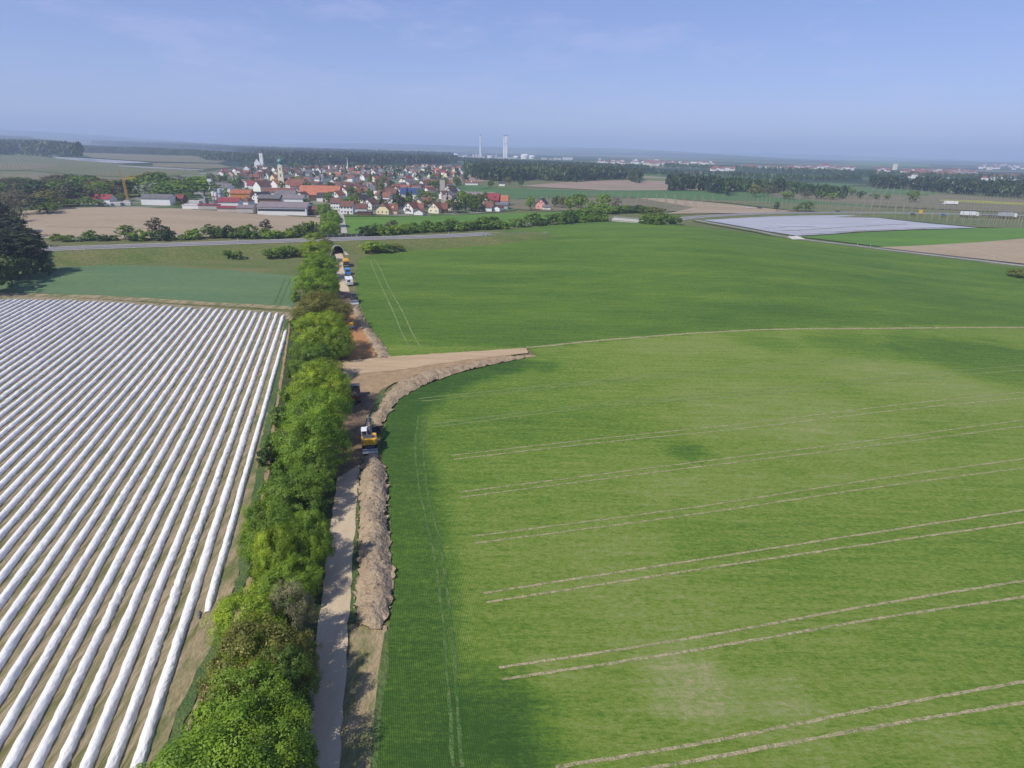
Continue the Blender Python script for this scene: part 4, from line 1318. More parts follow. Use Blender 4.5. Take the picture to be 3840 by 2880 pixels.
for x, y, w, h_, lf, kd in [
    (793, 497, 36, 5.0, 'dark', 'bush'), (815, 493, 34, 5.6, 'mid', 'bush'), (833, 497, 32, 4.6, 'fresh', 'bush'), (848, 488, 22, 7, 'brown', 'slim'), (858, 494, 32, 4.8, 'bright', 'bush'), (880, 492, 32, 5, 'fresh', 'bush'), (902, 490, 30, 5.4, 'mid', 'bush'), (922, 486, 24, 6.4, 'mid', 'slim'),
    (938, 491, 28, 4.2, 'fresh', 'bush'), (956, 488, 30, 5.2, 'mid', 'bush'), (976, 484, 34, 6.4, 'mid', 'bush'), (996, 488, 26, 4.8, 'fresh', 'bush'), (1016, 486, 28, 5, 'mid', 'bush'), (1044, 480, 40, 7, 'mid', 'bush'), (1066, 480, 36, 6.6, 'mid', 'bush'), (1086, 485, 26, 4.4, 'fresh', 'bush'),
    (1118, 479, 28, 5, 'mid', 'bush'), (1135, 482, 22, 3.4, 'blossom', 'bush'), (1154, 472, 36, 7, 'mid', 'bush'), (1172, 478, 26, 4.6, 'dark', 'bush'), (1190, 472, 24, 6.4, 'mid', 'slim'), (1210, 474, 34, 5.4, 'mid', 'bush'), (1232, 471, 32, 5.6, 'dark', 'bush'), (1250, 468, 30, 5.6, 'mid', 'bush'),
    (1262, 472, 30, 4.4, 'fresh', 'bush'), (1282, 468, 36, 5.6, 'mid', 'bush'), (1300, 470, 30, 4.4, 'fresh', 'bush'), (1290, 458, 36, 6.6, 'mid', 'bush'), (1262, 458, 36, 6.6, 'fresh', 'bush'), (1235, 460, 30, 6, 'mid', 'bush'), (1306, 450, 40, 7, 'fresh', 'bush'), (1210, 464, 30, 5, 'mid', 'bush'),
    (1330, 452, 34, 5.4, 'mid', 'bush'), (1352, 450, 34, 6, 'mid', 'bush'), (1374, 450, 34, 5.6, 'dark', 'bush'), (1395, 452, 30, 5.4, 'mid', 'bush'), (1418, 454, 30, 5, 'olive', 'bush'), (1398, 475, 26, 4.4, 'mid', 'bush'), (1418, 474, 32, 6, 'mid', 'bush'), (1436, 472, 30, 6.4, 'mid', 'bush'), (1456, 473, 32, 6, 'mid', 'bush'),
    (1400, 468, 30, 5.4, 'fresh', 'bush'), (1428, 466, 28, 5, 'mid', 'bush')]:
    SHR.append((x, y, w, h_, lf, kd, 'far verge right of the tunnel', 4.6))
for x, y, w, h_, lf, kd in [(598, 532, 28, 3.6, 'fresh', 'bush'), (576, 536, 24, 2.6, 'mid', 'bush'), (616, 530, 26, 3.6, 'fresh', 'bush'), (628, 531, 20, 3.2, 'mid', 'bush'), (510, 538, 18, 2.2, 'mid', 'bush'), (488, 537, 18, 2, 'mid', 'bush'), (800, 522, 30, 3.6, 'bright', 'bush'), (818, 522, 28, 3.6, 'fresh', 'bush'), (836, 525, 22, 2.6, 'mid', 'bush'), (858, 523, 22, 2, 'olive', 'bush'), (645, 532, 20, 3, 'olive', 'bush')]:
    SHR.append((x, y, w, h_, lf, kd, 'near embankment slope', 1.6))
cnt = {}
LW = {'mid': 'mid-green', 'fresh': 'light green', 'bright': 'yellow-green', 'dark': 'dark green', 'olive': 'olive', 'brown': 'bare brownish', 'blossom': 'white-blossoming'}
for x, y, w, h_, lf, kd, wh, zb in SHR:
    cnt[wh] = cnt.get(wh, 0) + 1
    zb = zb if wh.startswith('near') else 0.2
    for _ in range(8):                                    # the foot of a shrub on the bank stands on its slope
        p = G(x * 1.736, y * 1.736, zb + h_ * 0.5)
        if not wh.startswith('near'): break
        zb = 0.5 * zb + 0.5 * min(max(((p.x - T0.x) * NV[0] + (p.y - T0.y) * NV[1] - 0.6) / 1.9, 0.0), 4.6) + 0.1
    t = depth((p.x, p.y, zb + h_ * 0.5))
    tree(kd, (p.x, p.y, zb - 0.4, 1), h_, max(2.2, w * 1.736 * t / F * 1.35), lf, LW[lf] + (' slender shrub' if kd == 'slim' else ' bushy shrub') + ' on the ' + wh + ', ' + nth(cnt[wh]) + ' from left', 'shrubs along the highway', 'roadside_shrub', 'shrub')

# dark pines at the left edge and the mixed trees behind the tan field
for k_, (x, y, w, h_, lf, kd) in enumerate([(30, 560, 110, 14, 'pine', 'pine'), (75, 562, 70, 11, 'pine', 'pine'), (-30, 560, 120, 17, 'pine', 'pine'), (48, 530, 80, 13, 'pine', 'pine'), (0, 510, 100, 15, 'pine', 'pine'), (92, 572, 40, 7, 'dark', 'mid'), (20, 590, 80, 9, 'dark', 'mid'), (-90, 560, 110, 18, 'pine', 'pine'), (60, 585, 60, 7, 'dark', 'mid'), (30, 490, 60, 13, 'brown', 'bare'), (62, 535, 60, 11, 'brown', 'bare'), (-14, 478, 80, 16, 'pine', 'pine'), (10, 460, 60, 13, 'brown', 'bare'), (18, 545, 90, 14, 'pine', 'pine'), (-60, 600, 100, 14, 'dark', 'mid'), (-10, 600, 90, 10, 'dark', 'mid'), (104, 585, 30, 5, 'dark', 'mid')]):
    p = G(x * 1.736, y * 1.736, h_ * 0.4)
    t = depth((p.x, p.y, h_ * 0.4))
    tree(kd, (p.x, p.y, 0), h_, w * 1.736 * t / F, lf, ('dark tall pine' if kd == 'pine' else 'bare brownish tree' if kd == 'bare' else 'low dark tree') + ' in the grove at the left edge, ' + nth(k_ + 1) + ' in the grove', 'pine grove at the left edge')
LEFTT = [(20, 395, 50, 9, 'dark'), (48, 392, 40, 9, 'mid'), (10, 420, 60, 12, 'brown'), (60, 410, 50, 13, 'brown'), (40, 438, 56, 13, 'brown'), (88, 400, 36, 11, 'brown'), (100, 425, 50, 13, 'brown'), (128, 405, 44, 13, 'mid'), (150, 400, 44, 14, 'brown'), (178, 398, 50, 15, 'mid'), (205, 400, 46, 14, 'brown'), (165, 418, 44, 12, 'mid'), (222, 405, 44, 13, 'brown'), (240, 412, 36, 12, 'brown'), (200, 420, 40, 11, 'brown'),
         (255, 404, 36, 14, 'mid'), (275, 405, 36, 14, 'dark'), (298, 402, 40, 15, 'fresh'), (318, 392, 44, 18, 'olive'), (340, 395, 44, 20, 'mid'), (325, 412, 40, 15, 'blossom'), (352, 415, 36, 14, 'mid'), (372, 400, 30, 12, 'brown'), (390, 412, 36, 11, 'fresh'), (415, 402, 44, 15, 'mid'), (440, 405, 44, 14, 'fresh'), 
         (118, 438, 46, 9, 'fresh'), (145, 436, 40, 8, 'mid'), (170, 437, 40, 7, 'mid'), (190, 434, 34, 11, 'fresh'), (212, 438, 30, 8, 'mid'), (100, 448, 40, 7, 'mid'), (82, 440, 40, 10, 'dark'), (265, 424, 30, 10, 'mid'), (460, 425, 30, 10, 'mid'),]
LEFTT += [(rnd.uniform(0, 440), 0, rnd.uniform(34, 50), rnd.uniform(9, 15), rnd.choice(['brown', 'brown', 'mid', 'mid', 'dark', 'fresh', 'olive'])) for _ in range(38)]
LEFTT = [(q[0], q[1] or (392 + 40 * rnd.random() ** 1.2 if q[0] < 120 else 390 + 26 * rnd.random() if q[0] < 240 else 388 + 18 * rnd.random()), *q[2:]) for q in LEFTT]
for k_, (x, y, w, h_, lf) in enumerate(LEFTT):
    if y >= 424 and x > 110: h_, w = h_ * 0.6, w * 0.72
    p = G(x * 1.736, y * 1.736, h_ * 0.55)
    t = depth((p.x, p.y, h_ * 0.55))
    kd = 'bare' if lf == 'brown' else 'mid'
    tree(kd, (p.x, p.y, 0), h_, w * 1.736 * t / F * 1.5, lf, LW[lf] + ' tree behind the left tan field, ' + nth(sum(1 for q in LEFTT if q[0] <= x)) + ' from the left edge', 'trees left of the village')


# ------------------------------------------------------------------ woods: masses nobody could count
def wood_proto(seed, conifer):
    rg = np.random.default_rng(seed)
    v, f = leaf_cloud(rg, 0.9, 1.0, 0.12, 7, 4, 34, 0.19, 1.0, conifer)
    return v, f


WP = [wood_proto(i, i % 3 == 0) for i in range(6)]


def trees_at(pts, size, rg):
    V, Fc, off = [], [], 0
    for j in range(len(WP)):
        sel = np.nonzero(np.arange(len(pts)) % len(WP) == j)[0]
        if not len(sel): continue
        v, f = WP[j]
        a = rg.uniform(0, 6.28, len(sel))
        s = size[sel] * rg.uniform(0.8, 1.2, len(sel))
        ca, sa = np.cos(a)[:, None], np.sin(a)[:, None]
        wd = s[:, None] * rg.uniform(0.65, 0.9, (len(sel), 1))
        x = pts[sel, 0:1] + (v[:, 0][None] * ca - v[:, 1][None] * sa) * wd
        y = pts[sel, 1:2] + (v[:, 0][None] * sa + v[:, 1][None] * ca) * wd
        z = zf(pts[sel, 0], pts[sel, 1])[:, None] - 0.3 + v[:, 2][None] * s[:, None]
        V.append(np.stack([x, y, z], 2).reshape(-1, 3))
        Fc.append((f[None] + (np.arange(len(sel)) * len(v))[:, None, None]).reshape(-1, 4) + off)
        off += len(sel) * len(v)
    return np.concatenate(V), np.concatenate(Fc)


def wood(name, px, back, h, spacing, m, seed, cap=3500):
    """px: front edge at ground level; back: far edge seen over the tree tops"""
    rg = np.random.default_rng(seed)
    poly = [tuple(p) for p in P2(px)] + [tuple(p) for p in P2(back, h)]
    pa = np.array(poly)
    x0, y0 = pa.min(0)
    x1, y1 = pa.max(0)
    area = 0.5 * abs(sum(pa[i][0] * pa[(i + 1) % len(pa)][1] - pa[(i + 1) % len(pa)][0] * pa[i][1] for i in range(len(pa))))
    n_ = min(cap, int(area / spacing ** 2))
    sp = math.sqrt(area / n_)
    g = rg.uniform([x0, y0], [x1, y1], (int(n_ * (x1 - x0) * (y1 - y0) / area) + 1, 2))
    g = g[inside(poly, g)]
    fr = []                                               # the front edge is closed
    fp = pa[:len(px)]
    for a, b in zip(fp[:-1], fp[1:]):
        k = max(1, int(np.hypot(*(b - a)) / (h * 0.42)))
        fr += [a + (b - a) * (t + rg.uniform(-0.3, 0.3)) / k + rg.normal(0, h * 0.08, 2) for t in range(k)]
    g = np.concatenate([g, np.array(fr)])
    sz = np.full(len(g), h * 1.05) * np.clip(sp / spacing, 1, 1.25)
    v, f = trees_at(g, sz, rg)
    o = link(name, np_mesh(name, v, f, m))
    o['kind'] = 'stuff'
    tag(o, None)
    return o


wood('wood', [(1022, 384), (1045, 390), (1100, 392), (1150, 388), (1200, 391), (1240, 393), (1300, 388), (1350, 387), (1385, 386)], [(1380, 372), (1340, 362), (1200, 356), (1060, 350), (1000, 350)], 17, 9, WOODM['mixed'], 1)
wood('wood', [(1442, 400), (1480, 404), (1530, 406), (1560, 408)], [(1556, 392), (1520, 386), (1450, 386)], 15, 8, WOODM['dark'], 2)
wood('wood', [(1562, 410), (1610, 415), (1650, 413), (1690, 410)], [(1680, 392), (1640, 388), (1600, 386), (1570, 396)], 15, 8, WOODM['mixed'], 3)
wood('wood', [(1880, 398), (1940, 406), (2000, 412), (2060, 418), (2120, 422), (2212, 428), (2400, 438)], [(2400, 392), (2212, 391), (2060, 387), (1960, 384), (1895, 385)], 16, 9, WOODM['dark'], 4)
wood('wood', [(1690, 408), (1740, 416), (1790, 420), (1830, 422)], [(1820, 412), (1760, 404), (1720, 400)], 11, 9, WOODM['green'], 5)
wood('wood', [(1390, 376), (1480, 379), (1560, 381), (1660, 386), (1760, 390), (1860, 389)], [(1840, 380), (1700, 375), (1560, 370), (1400, 368)], 10, 14, WOODM['green'], 6, 900)
wood('wood', [(-60, 336), (40, 334), (100, 338), (150, 340), (172, 338)], [(172, 322), (120, 308), (60, 300), (0, 296), (-60, 296)], 27, 10, WOODM['mixed'], 7)
wood('wood', [(172, 330), (260, 332), (340, 334), (430, 338), (450, 346), (560, 352), (620, 354)], [(620, 336), (520, 330), (420, 324), (300, 318), (172, 314)], 17, 12, WOODM['mixed'], 8)
wood('wood', [(600, 352), (700, 358), (800, 356), (900, 358), (960, 354), (985, 352)], [(985, 342), (900, 336), (760, 330), (620, 326), (500, 320)], 17, 12, WOODM['dark'], 9)
wood('wood', [(990, 348), (1040, 352), (1160, 357), (1380, 368)], [(1420, 360), (1300, 355), (1160, 350), (1040, 347)], 14, 14, WOODM['dark'], 10, 1500)
wood('wood', [(1440, 360), (1600, 368), (1800, 378), (2000, 386), (2260, 392)], [(2260, 378), (2000, 372), (1800, 364), (1600, 358), (1420, 354)], 12, 20, WOODM['green'], 14, 2200)
wood('wood', [(200, 314), (400, 322), (620, 330), (800, 334), (980, 342)], [(980, 332), (700, 322), (400, 312), (200, 306)], 18, 22, WOODM['dark'], 12, 3000)


# lone trees and small clumps beyond the highway
LONE = [(1258, 436, 26, 11, 'fresh'), (1278, 447, 22, 9, 'fresh'), (1302, 437, 36, 13, 'fresh'), (1330, 440, 28, 10, 'brown'), (1202, 436, 22, 9, 'dark'), (1232, 440, 30, 11, 'fresh'), (1147, 438, 22, 11, 'fresh'), (1216, 437, 26, 9, 'olive'), (1250, 434, 30, 12, 'mid'), (1612, 404, 22, 12, 'fresh'), (1632, 412, 30, 14, 'olive'), (1660, 412, 36, 12, 'brown'),
        (1700, 422, 34, 8, 'fresh'), (1740, 420, 30, 9, 'brown'), (1775, 421, 34, 9, 'mid'), (1800, 424, 26, 8, 'fresh'), (1678, 446, 12, 8, 'dark'), (1742, 446, 34, 8, 'mid'), (1722, 450, 16, 4, 'mid'), (1972, 424, 26, 12, 'mid'), (1890, 424, 22, 6, 'mid'), (1916, 425, 18, 6, 'fresh'), (1860, 420, 20, 8, 'dark'), (1840, 415, 18, 8, 'mid'), (1508, 402, 12, 9, 'bright'),
        (1060, 397, 16, 10, 'mid'), (1098, 390, 16, 10, 'olive'), (1126, 394, 14, 11, 'dark'), (1165, 382, 14, 7, 'mid'), (560, 350, 16, 10, 'mid'), (640, 356, 18, 9, 'fresh'), (760, 356, 16, 10, 'mid'), (2200, 590, 44, 3.5, 'olive')]
for k_, (x, y, w, h_, lf) in enumerate(LONE):
    p = G(x * 1.736, y * 1.736, h_ * 0.5)
    t = depth((p.x, p.y, h_ * 0.5))
    tree('bare' if lf == 'brown' else 'mid', (p.x, p.y, 0), h_, w * 1.736 * t / F * 1.05, lf, LW[lf] + ' tree standing among the fields beyond the highway, ' + nth(sum(1 for q in LONE if q[0] <= x)) + ' from the left', 'trees among the far fields')

# ------------------------------------------------------------------ houses
def tiles(name, c, c2):
    return mat(name, c, c2, 0.35, 0.8, 0.25, 2.0, fine=(1.2, 0.14), per_object=0.12)


RF = {'red': tiles('red_roof_tiles', (0.255, 0.095, 0.064), (0.19, 0.078, 0.056)), 'orange': tiles('orange_roof_tiles', (0.40, 0.150, 0.078), (0.32, 0.12, 0.068)), 'brown': tiles('brown_roof_tiles', (0.175, 0.085, 0.060), (0.125, 0.065, 0.050)),
      'rust': tiles('rust_roof_tiles', (0.225, 0.098, 0.066), (0.165, 0.075, 0.055)), 'grey': tiles('grey_roof_sheets', (0.165, 0.155, 0.160), (0.125, 0.118, 0.122)), 'dark': tiles('dark_roof_tiles', (0.070, 0.062, 0.062), (0.050, 0.045, 0.048)),
      'crimson': tiles('crimson_roof_sheets', (0.25, 0.050, 0.060), (0.20, 0.045, 0.050)), 'bright': tiles('bright_red_roof', (0.55, 0.075, 0.040), (0.48, 0.07, 0.04)), 'pale': tiles('pale_roof_sheets', (0.55, 0.53, 0.52), (0.45, 0.43, 0.42)), 'mauve': tiles('mauve_fibre_roof', (0.215, 0.178, 0.182), (0.18, 0.15, 0.155))}
WL = {'white': plain('white_render', (0.80, 0.79, 0.76), 0.85, var=0.95, po=0.04), 'cream': plain('cream_render', (0.74, 0.68, 0.50), 0.85, var=0.95, po=0.06), 'yellow': plain('yellow_render', (0.74, 0.64, 0.38), 0.85, var=0.95), 'grey': plain('grey_render', (0.45, 0.44, 0.42), 0.85), 'wood': plain('brown_boards', (0.14, 0.085, 0.05), 0.8),
      'orange': plain('orange_boards', (0.55, 0.24, 0.05), 0.8), 'pink': plain('pink_render', (0.72, 0.36, 0.31), 0.85, var=0.95), 'peach': plain('peach_render', (0.78, 0.55, 0.36), 0.85, var=0.95), 'redwall': plain('dark_red_render', (0.22, 0.03, 0.04), 0.85), 'beige': plain('beige_block_wall', (0.52, 0.46, 0.41), 0.9), 'brick': plain('old_brick', (0.32, 0.19, 0.13), 0.9), 'bluegrey': plain('blue_grey_sheet', (0.30, 0.33, 0.38), 0.6)}
RN = {'red': 'red', 'orange': 'orange', 'brown': 'brown', 'rust': 'rust-red', 'grey': 'grey', 'dark': 'dark', 'crimson': 'crimson', 'bright': 'bright red', 'pale': 'pale', 'mauve': 'mauve-grey'}
WN = {'white': 'white', 'cream': 'cream', 'yellow': 'pale yellow', 'grey': 'grey', 'wood': 'brown wooden', 'orange': 'orange wooden', 'pink': 'pink', 'peach': 'peach', 'redwall': 'dark red', 'beige': 'beige', 'brick': 'brick', 'bluegrey': 'blue-grey'}
M['glass'] = plain('dark_window_glass', (0.035, 0.045, 0.055), 0.15, 0.5)
M['frame'] = plain('white_window_frame', (0.75, 0.75, 0.74), 0.5)
M['frame_brown'] = plain('brown_timber', (0.11, 0.06, 0.035), 0.6)
M['solar'] = mat('blue_solar_panels', (0.035, 0.065, 0.19), (0.045, 0.085, 0.23), 0.4, 0.25, spec=0.6)
WINM = MB().bbox(-0.55, -0.04, 0, 0.55, 0.06, 1.25, 0.03).mesh('window_frame', M['frame'])
PANM = MB().box(-0.45, -0.055, 0.1, 0.45, -0.042, 1.15).mesh('window_pane', M['glass'])
DORM = MB().bbox(-0.5, -0.04, 0, 0.5, 0.05, 2.05, 0.03).mesh('house_door', M['frame_brown'])
_hc = {}


def house_mesh(L, D, he, pitch, hip, wall, roof, flat=False):
    """ridge along x, length L, depth D; returns (wall mesh, roof mesh, ridge height)"""
    key = (round(L, 2), round(D, 2), round(he, 2), round(pitch, 2), hip, wall, roof, flat)
    if key in _hc: return _hc[key]
    l, d = L / 2, D / 2
    rz = he + d * pitch
    w, r = MB(), MB()
    if flat:
        w.box(-l, -d, -1, l, d, he)
        r.box(-l - 0.2, -d - 0.2, he + 0.003, l + 0.2, d + 0.2, he + 0.3)
        rz = he + 0.3
    else:
        if hip == 0:
            w.prism([(-d, -1), (d, -1), (d, he), (0, rz - 0.02), (-d, he)], 'x', -l, l)
        else:
            w.box(-l, -d, -1, l, d, he)
            hz2 = he + (rz - he) * (1 - hip)
            yy = d * hip
            for sx in (-1, 1):
                w.add([(sx * l, -d, he), (sx * l, d, he), (sx * l, yy, hz2), (sx * l, -yy, hz2)], [(0, 1, 2, 3) if sx > 0 else (3, 2, 1, 0)])
        oh, th = 0.45, 0.2
        if hip == 0:
            for sy in (-1, 1):
                e0, e1 = (sy * (d + oh), he - oh * pitch), (0.0, rz)
                r.prism([(e0[0], e0[1] + 0.02), (e1[0], e1[1] + 0.02), (e1[0], e1[1] + th + 0.06), (e0[0], e0[1] + th)] if sy < 0 else [(e0[0], e0[1] + 0.02), (e0[0], e0[1] + th), (e1[0], e1[1] + th + 0.06), (e1[0], e1[1] + 0.02)], 'x', -l - oh, l + oh)
        else:
            b = l + oh
            zb = he - oh * pitch + 0.05
            hz2 = he + (rz - he) * (1 - hip) + 0.12
            yy = (d) * hip + 0.05
            xi = l - d * hip * 1.0
            zt = rz + 0.14
            if hip >= 0.99:
                v = [(-b, -d - oh, zb), (b, -d - oh, zb), (b, d + oh, zb), (-b, d + oh, zb), (-max(0.2, l - d * 0.9), 0, zt), (max(0.2, l - d * 0.9), 0, zt)]
                r.add(v, [(0, 1, 5, 4), (2, 3, 4, 5), (1, 2, 5), (3, 0, 4), (0, 3, 2, 1)])
            else:
                v = [(-b, -d - oh, zb), (b, -d - oh, zb), (b, d + oh, zb), (-b, d + oh, zb), (-b, -yy, hz2), (b, -yy, hz2), (b, yy, hz2), (-b, yy, hz2), (-xi, 0, zt), (xi, 0, zt)]
                r.add(v, [(0, 1, 5, 4), (4, 5, 9, 8), (2, 3, 7, 6), (6, 7, 8, 9), (5, 6, 9), (7, 4, 8)])
    _hc[key] = (w.mesh('house_wall', WL[wall]), r.mesh('house_roof', RF[roof] if roof in RF else M[roof]), rz)
    return _hc[key]


CHIM = MB().bbox(-0.3, -0.3, -0.9, 0.3, 0.3, 1.0, 0.05).mesh('chimney', M['concrete'])


def house(p, yaw, L, D, he, pitch, wall, roof, label, hip=0, win=None, group=None, cat='house', name='house', flat=False, chimney=True, balcony=False, door=False, dormer=0):
    r = empty(name, (p[0], p[1], float(zf(p[0], p[1])) + 0.05), yaw)
    tag(r, label, cat, group)
    wm, rm, rz = house_mesh(L, D, he, pitch, hip, wall, roof, flat)
    link('wall', wm, None, r)
    ro = link('roof', rm, None, r)
    if chimney and not flat:
        link('chimney', CHIM, None, ro, (L * 0.18, D * 0.06, rz - 0.1))
    if win:
        def w_at(x, y, z, a):
            o = link('window', WINM, None, r, (x, y, z))
            o.rotation_euler = (0, 0, a)
            link('pane', PANM, None, o)
        nx, ny = win                                      # windows per storey on the long side, on the gable
        st = max(1, int(he / 2.6 + 0.2))
        for k in range(st):
            z = 1.0 + 2.7 * k
            if z + 1.3 > he + 0.2: break
            for i in range(nx):
                w_at((i + 0.5) / nx * L - L / 2, -D / 2, z, 0)
            for i in range(ny):
                y = (i + 0.5) / ny * D - D / 2
                w_at(-L / 2, y, z, -math.pi / 2)
                w_at(L / 2, y, z, math.pi / 2)
        if hip == 0 and not flat and ny > 1:
            for i in (-1, 1):
                w_at(-L / 2, i * D * 0.13, he + 0.35, -math.pi / 2)
                w_at(L / 2, i * D * 0.13, he + 0.35, math.pi / 2)
    if balcony:
        b = MB()
        b.bbox(-0.9, -1.7, 0, 0.0, 1.7, 0.15, 0.03)
        b.bbox(-0.9, -1.7, 0.15, -0.82, 1.7, 1.0, 0.02)
        b.obj('balcony', M['frame_brown'], r, (-L / 2, 0, 2.7))
    if door: link('door', DORM, None, r, (L * 0.1, -D / 2 - 0.03, 0.0))
    for i in range(dormer):
        d = MB()
        xx = (i + 0.5) / dormer * L - L / 2
        d.prism([(-0.8, 0), (0.8, 0), (0.8, 1.2), (0, 1.9), (-0.8, 1.2)], 'y', -D * 0.36, 0.0)
        o = d.obj('dormer', WL[wall], ro, (xx, 0, he + D * 0.12 * pitch))
    return r


def HZ(k, x, y, wpx, yaw_deg, D, he, pitch, wall, roof, label, gable=False, **kw):
    """a house whose front foot shows at zoom pixel (x, y); wpx is its front width there"""
    p = ZG(k, x, y)
    t = depth(p)
    wm_ = wpx / ZO[k][2] * t / F
    yaw = R_(yaw_deg)
    if gable:                                             # gable end (local -x) turned to the viewer
        L, D2 = D, wm_
        yw = yaw + math.pi / 2
        c = (p.x - L / 2 * math.sin(yaw), p.y + L / 2 * math.cos(yaw))
    else:
        L, D2 = wm_, D
        yw = yaw
        c = (p.x - D / 2 * math.sin(yaw), p.y + D / 2 * math.cos(yaw))
    return house(c, yw, L, D2, he, pitch, wall, roof, label, **kw)


# front rows, left to right
HZ(1, 1010, 890, 570, 4, 11, 3.2, 0.55, 'white', 'crimson', 'long low white barn with crimson roof among the shrubs', name='barn', cat='barn', chimney=False)
HZ(1, 1850, 915, 330, 4, 13, 5.0, 0.4, 'white', 'grey', 'white workshop hall with grey roof beside the white silo', name='workshop_hall', cat='hall', chimney=False)
HZ(1, 1720, 850, 90, -12, 9, 7.0, 0.8, 'brick', 'rust', 'old half-ruined brick house under the big trees', gable=True, chimney=False)
HZ(1, 2130, 905, 80, 4, 8, 4.5, 0.6, 'wood', 'crimson', 'small dark shed with crimson roof right of the white silo', name='shed', cat='shed', chimney=False)
HZ(2, 730, 560, 210, 6, 12, 8.0, 0.5, 'white', 'grey', 'tall mill building with grey roof behind the silos', name='mill', cat='building', chimney=False)
HZ(2, 600, 520, 44, 6, 5, 13.5, 0.3, 'white', 'dark', 'slim white mill tower beside the grey-roofed mill', name='mill_tower', cat='building', flat=True)
HZ(2, 575, 710, 230, 4, 5, 3.0, 0.2, 'beige', 'crimson', 'long beige block wall shed with narrow crimson roof at field edge', name='shed', cat='shed', chimney=False)
HZ(2, 370, 705, 200, 4, 6, 2.3, 0.1, 'white', 'pale', 'long low white loading shed with pale flat roof', name='shed', cat='shed', flat=True)
HZ(2, 800, 740, 235, 4, 8, 2.6, 0.25, 'beige', 'crimson', 'low lean-to with crimson roof in front of the crimson hall', name='shed', cat='shed', chimney=False)
HZ(2, 815, 705, 235, 4, 10, 5.0, 0.5, 'white', 'crimson', 'white hall with crimson roof behind the lean-to', name='hall', cat='hall', chimney=False)
HZ(2, 1010, 752, 185, 4, 10, 3.4, 0.3, 'beige', 'mauve', 'low beige factory wing with mauve-grey roof', name='factory_wing', cat='building', chimney=False)
fh = HZ(2, 1450, 778, 570, 4, 17, 5.2, 0.32, 'white', 'mauve', 'long white factory hall with a strip of big windows and mauve-grey roof', name='factory_hall', cat='hall', chimney=False)
_t = depth(ZG(2, 1450, 778))
_L = 570 / 3.16 * _t / F
gpan = MB().box(-1.9, -0.05, 0, 1.9, -0.03, 1.5).mesh('factory_glazing', M['glass'])
gfr = MB().bbox(-2.05, -0.03, -0.12, 2.05, 0.06, 1.62, 0.03).mesh('factory_window_frame', M['frame'])
for i in range(9):
    o = link('window', gfr, None, fh, (-_L / 2 + (i + 0.6) / 9.4 * _L, -8.5, 2.6))
    link('pane', gpan, None, o)
HZ(2, 1795, 782, 110, 4, 9, 4.0, 0.35, 'wood', 'brown', 'brown boarded shed at the right end of the long factory hall', name='shed', cat='shed', chimney=False)
HZ(2, 1290, 650, 250, 4, 14, 4.4, 0.35, 'wood', 'grey', 'dark open barn with grey roof behind the factory hall', name='barn', cat='barn', chimney=False)
HZ(2, 1560, 650, 270, 4, 14, 4.4, 0.35, 'white', 'mauve', 'white barn with mauve-grey roof behind the factory hall', name='barn', cat='barn', chimney=False)
HZ(2, 1140, 640, 110, -18, 16, 5.2, 0.85, 'white', 'dark', 'white gable house with dark roof left of the barns', gable=True, win=(3, 2))
HZ(2, 995, 670, 110, -8, 10, 3.4, 0.6, 'white', 'brown', 'low white house with brown hipped roof before the white gable', hip=1.0)
HZ(2, 955, 595, 230, 4, 11, 5.0, 0.5, 'orange', 'orange', 'orange boarded barn with orange roof by the silos', name='barn', cat='barn', chimney=False)
HZ(2, 1400, 560, 360, 4, 12, 3.6, 0.6, 'white', 'rust', 'long white farm building with rust-red roof below the church', name='farm_building', cat='farm building', chimney=False)
HZ(2, 1480, 580, 230, 4, 10, 3.4, 0.6, 'white', 'grey', 'grey-roofed farm building before the rust-red one', name='farm_building', cat='farm building', chimney=False)
HZ(2, 1885, 605, 470, 3, 18, 4.6, 0.8, 'wood', 'orange', 'big barn with a broad orange roof right of the church', name='barn', cat='barn', chimney=False)
HZ(2, 1655, 620, 75, -15, 10, 5.5, 0.8, 'white', 'brown', 'small white gable house at the left corner of the orange barn', gable=True)
HZ(2, 1940, 620, 160, 4, 11, 3.6, 0.6, 'white', 'dark', 'house with dark roof before the orange barn')
HZ(2, 2075, 640, 105, -12, 13, 6.4, 0.9, 'white', 'orange', 'white house with curved baroque gable and orange roof', gable=True, win=(3, 3))
HZ(2, 1350, 470, 105, -25, 14, 5.0, 0.9, 'white', 'orange', 'white gable house with orange roof left of the church tower', gable=True)
HZ(2, 1150, 500, 130, -30, 14, 5.0, 0.9, 'white', 'brown', 'white gable house with brown roof in the village front', gable=True)
HZ(2, 2070, 780, 10, 0, 4, 2, 0.5, 'wood', 'brown', 'tiny brown garden shed beside the lane', name='shed', cat='shed', chimney=False)
HZ(3, 318, 768, 145, 4, 10, 5.4, 0.62, 'white', 'brown', 'white two-storey house with brown roof at the lane corner', win=(4, 2), door=True)
HZ(3, 190, 715, 120, 4, 10, 5.0, 0.62, 'white', 'brown', 'white house with brown roof behind the lane corner house', win=(4, 2))
HZ(3, 445, 668, 165, -20, 13, 4.6, 0.62, 'cream', 'dark', 'broad cream chalet with dark roof and wooden balcony', gable=True, win=(3, 3), balcony=True)
HZ(3, 560, 712, 125, -18, 12, 4.0, 0.85, 'white', 'brown', 'white gable house with brown roof behind the carport', gable=True, win=(3, 2))
HZ(3, 478, 745, 150, 6, 8, 2.9, 0.7, 'white', 'brown', 'low white garage with brown roof beside the lane corner house', name='garage', cat='garage', chimney=False)
HZ(3, 525, 782, 170, 4, 7, 2.2, 0.2, 'wood', 'grey', 'dark low carport at the meadow edge', name='carport', cat='carport', flat=True)
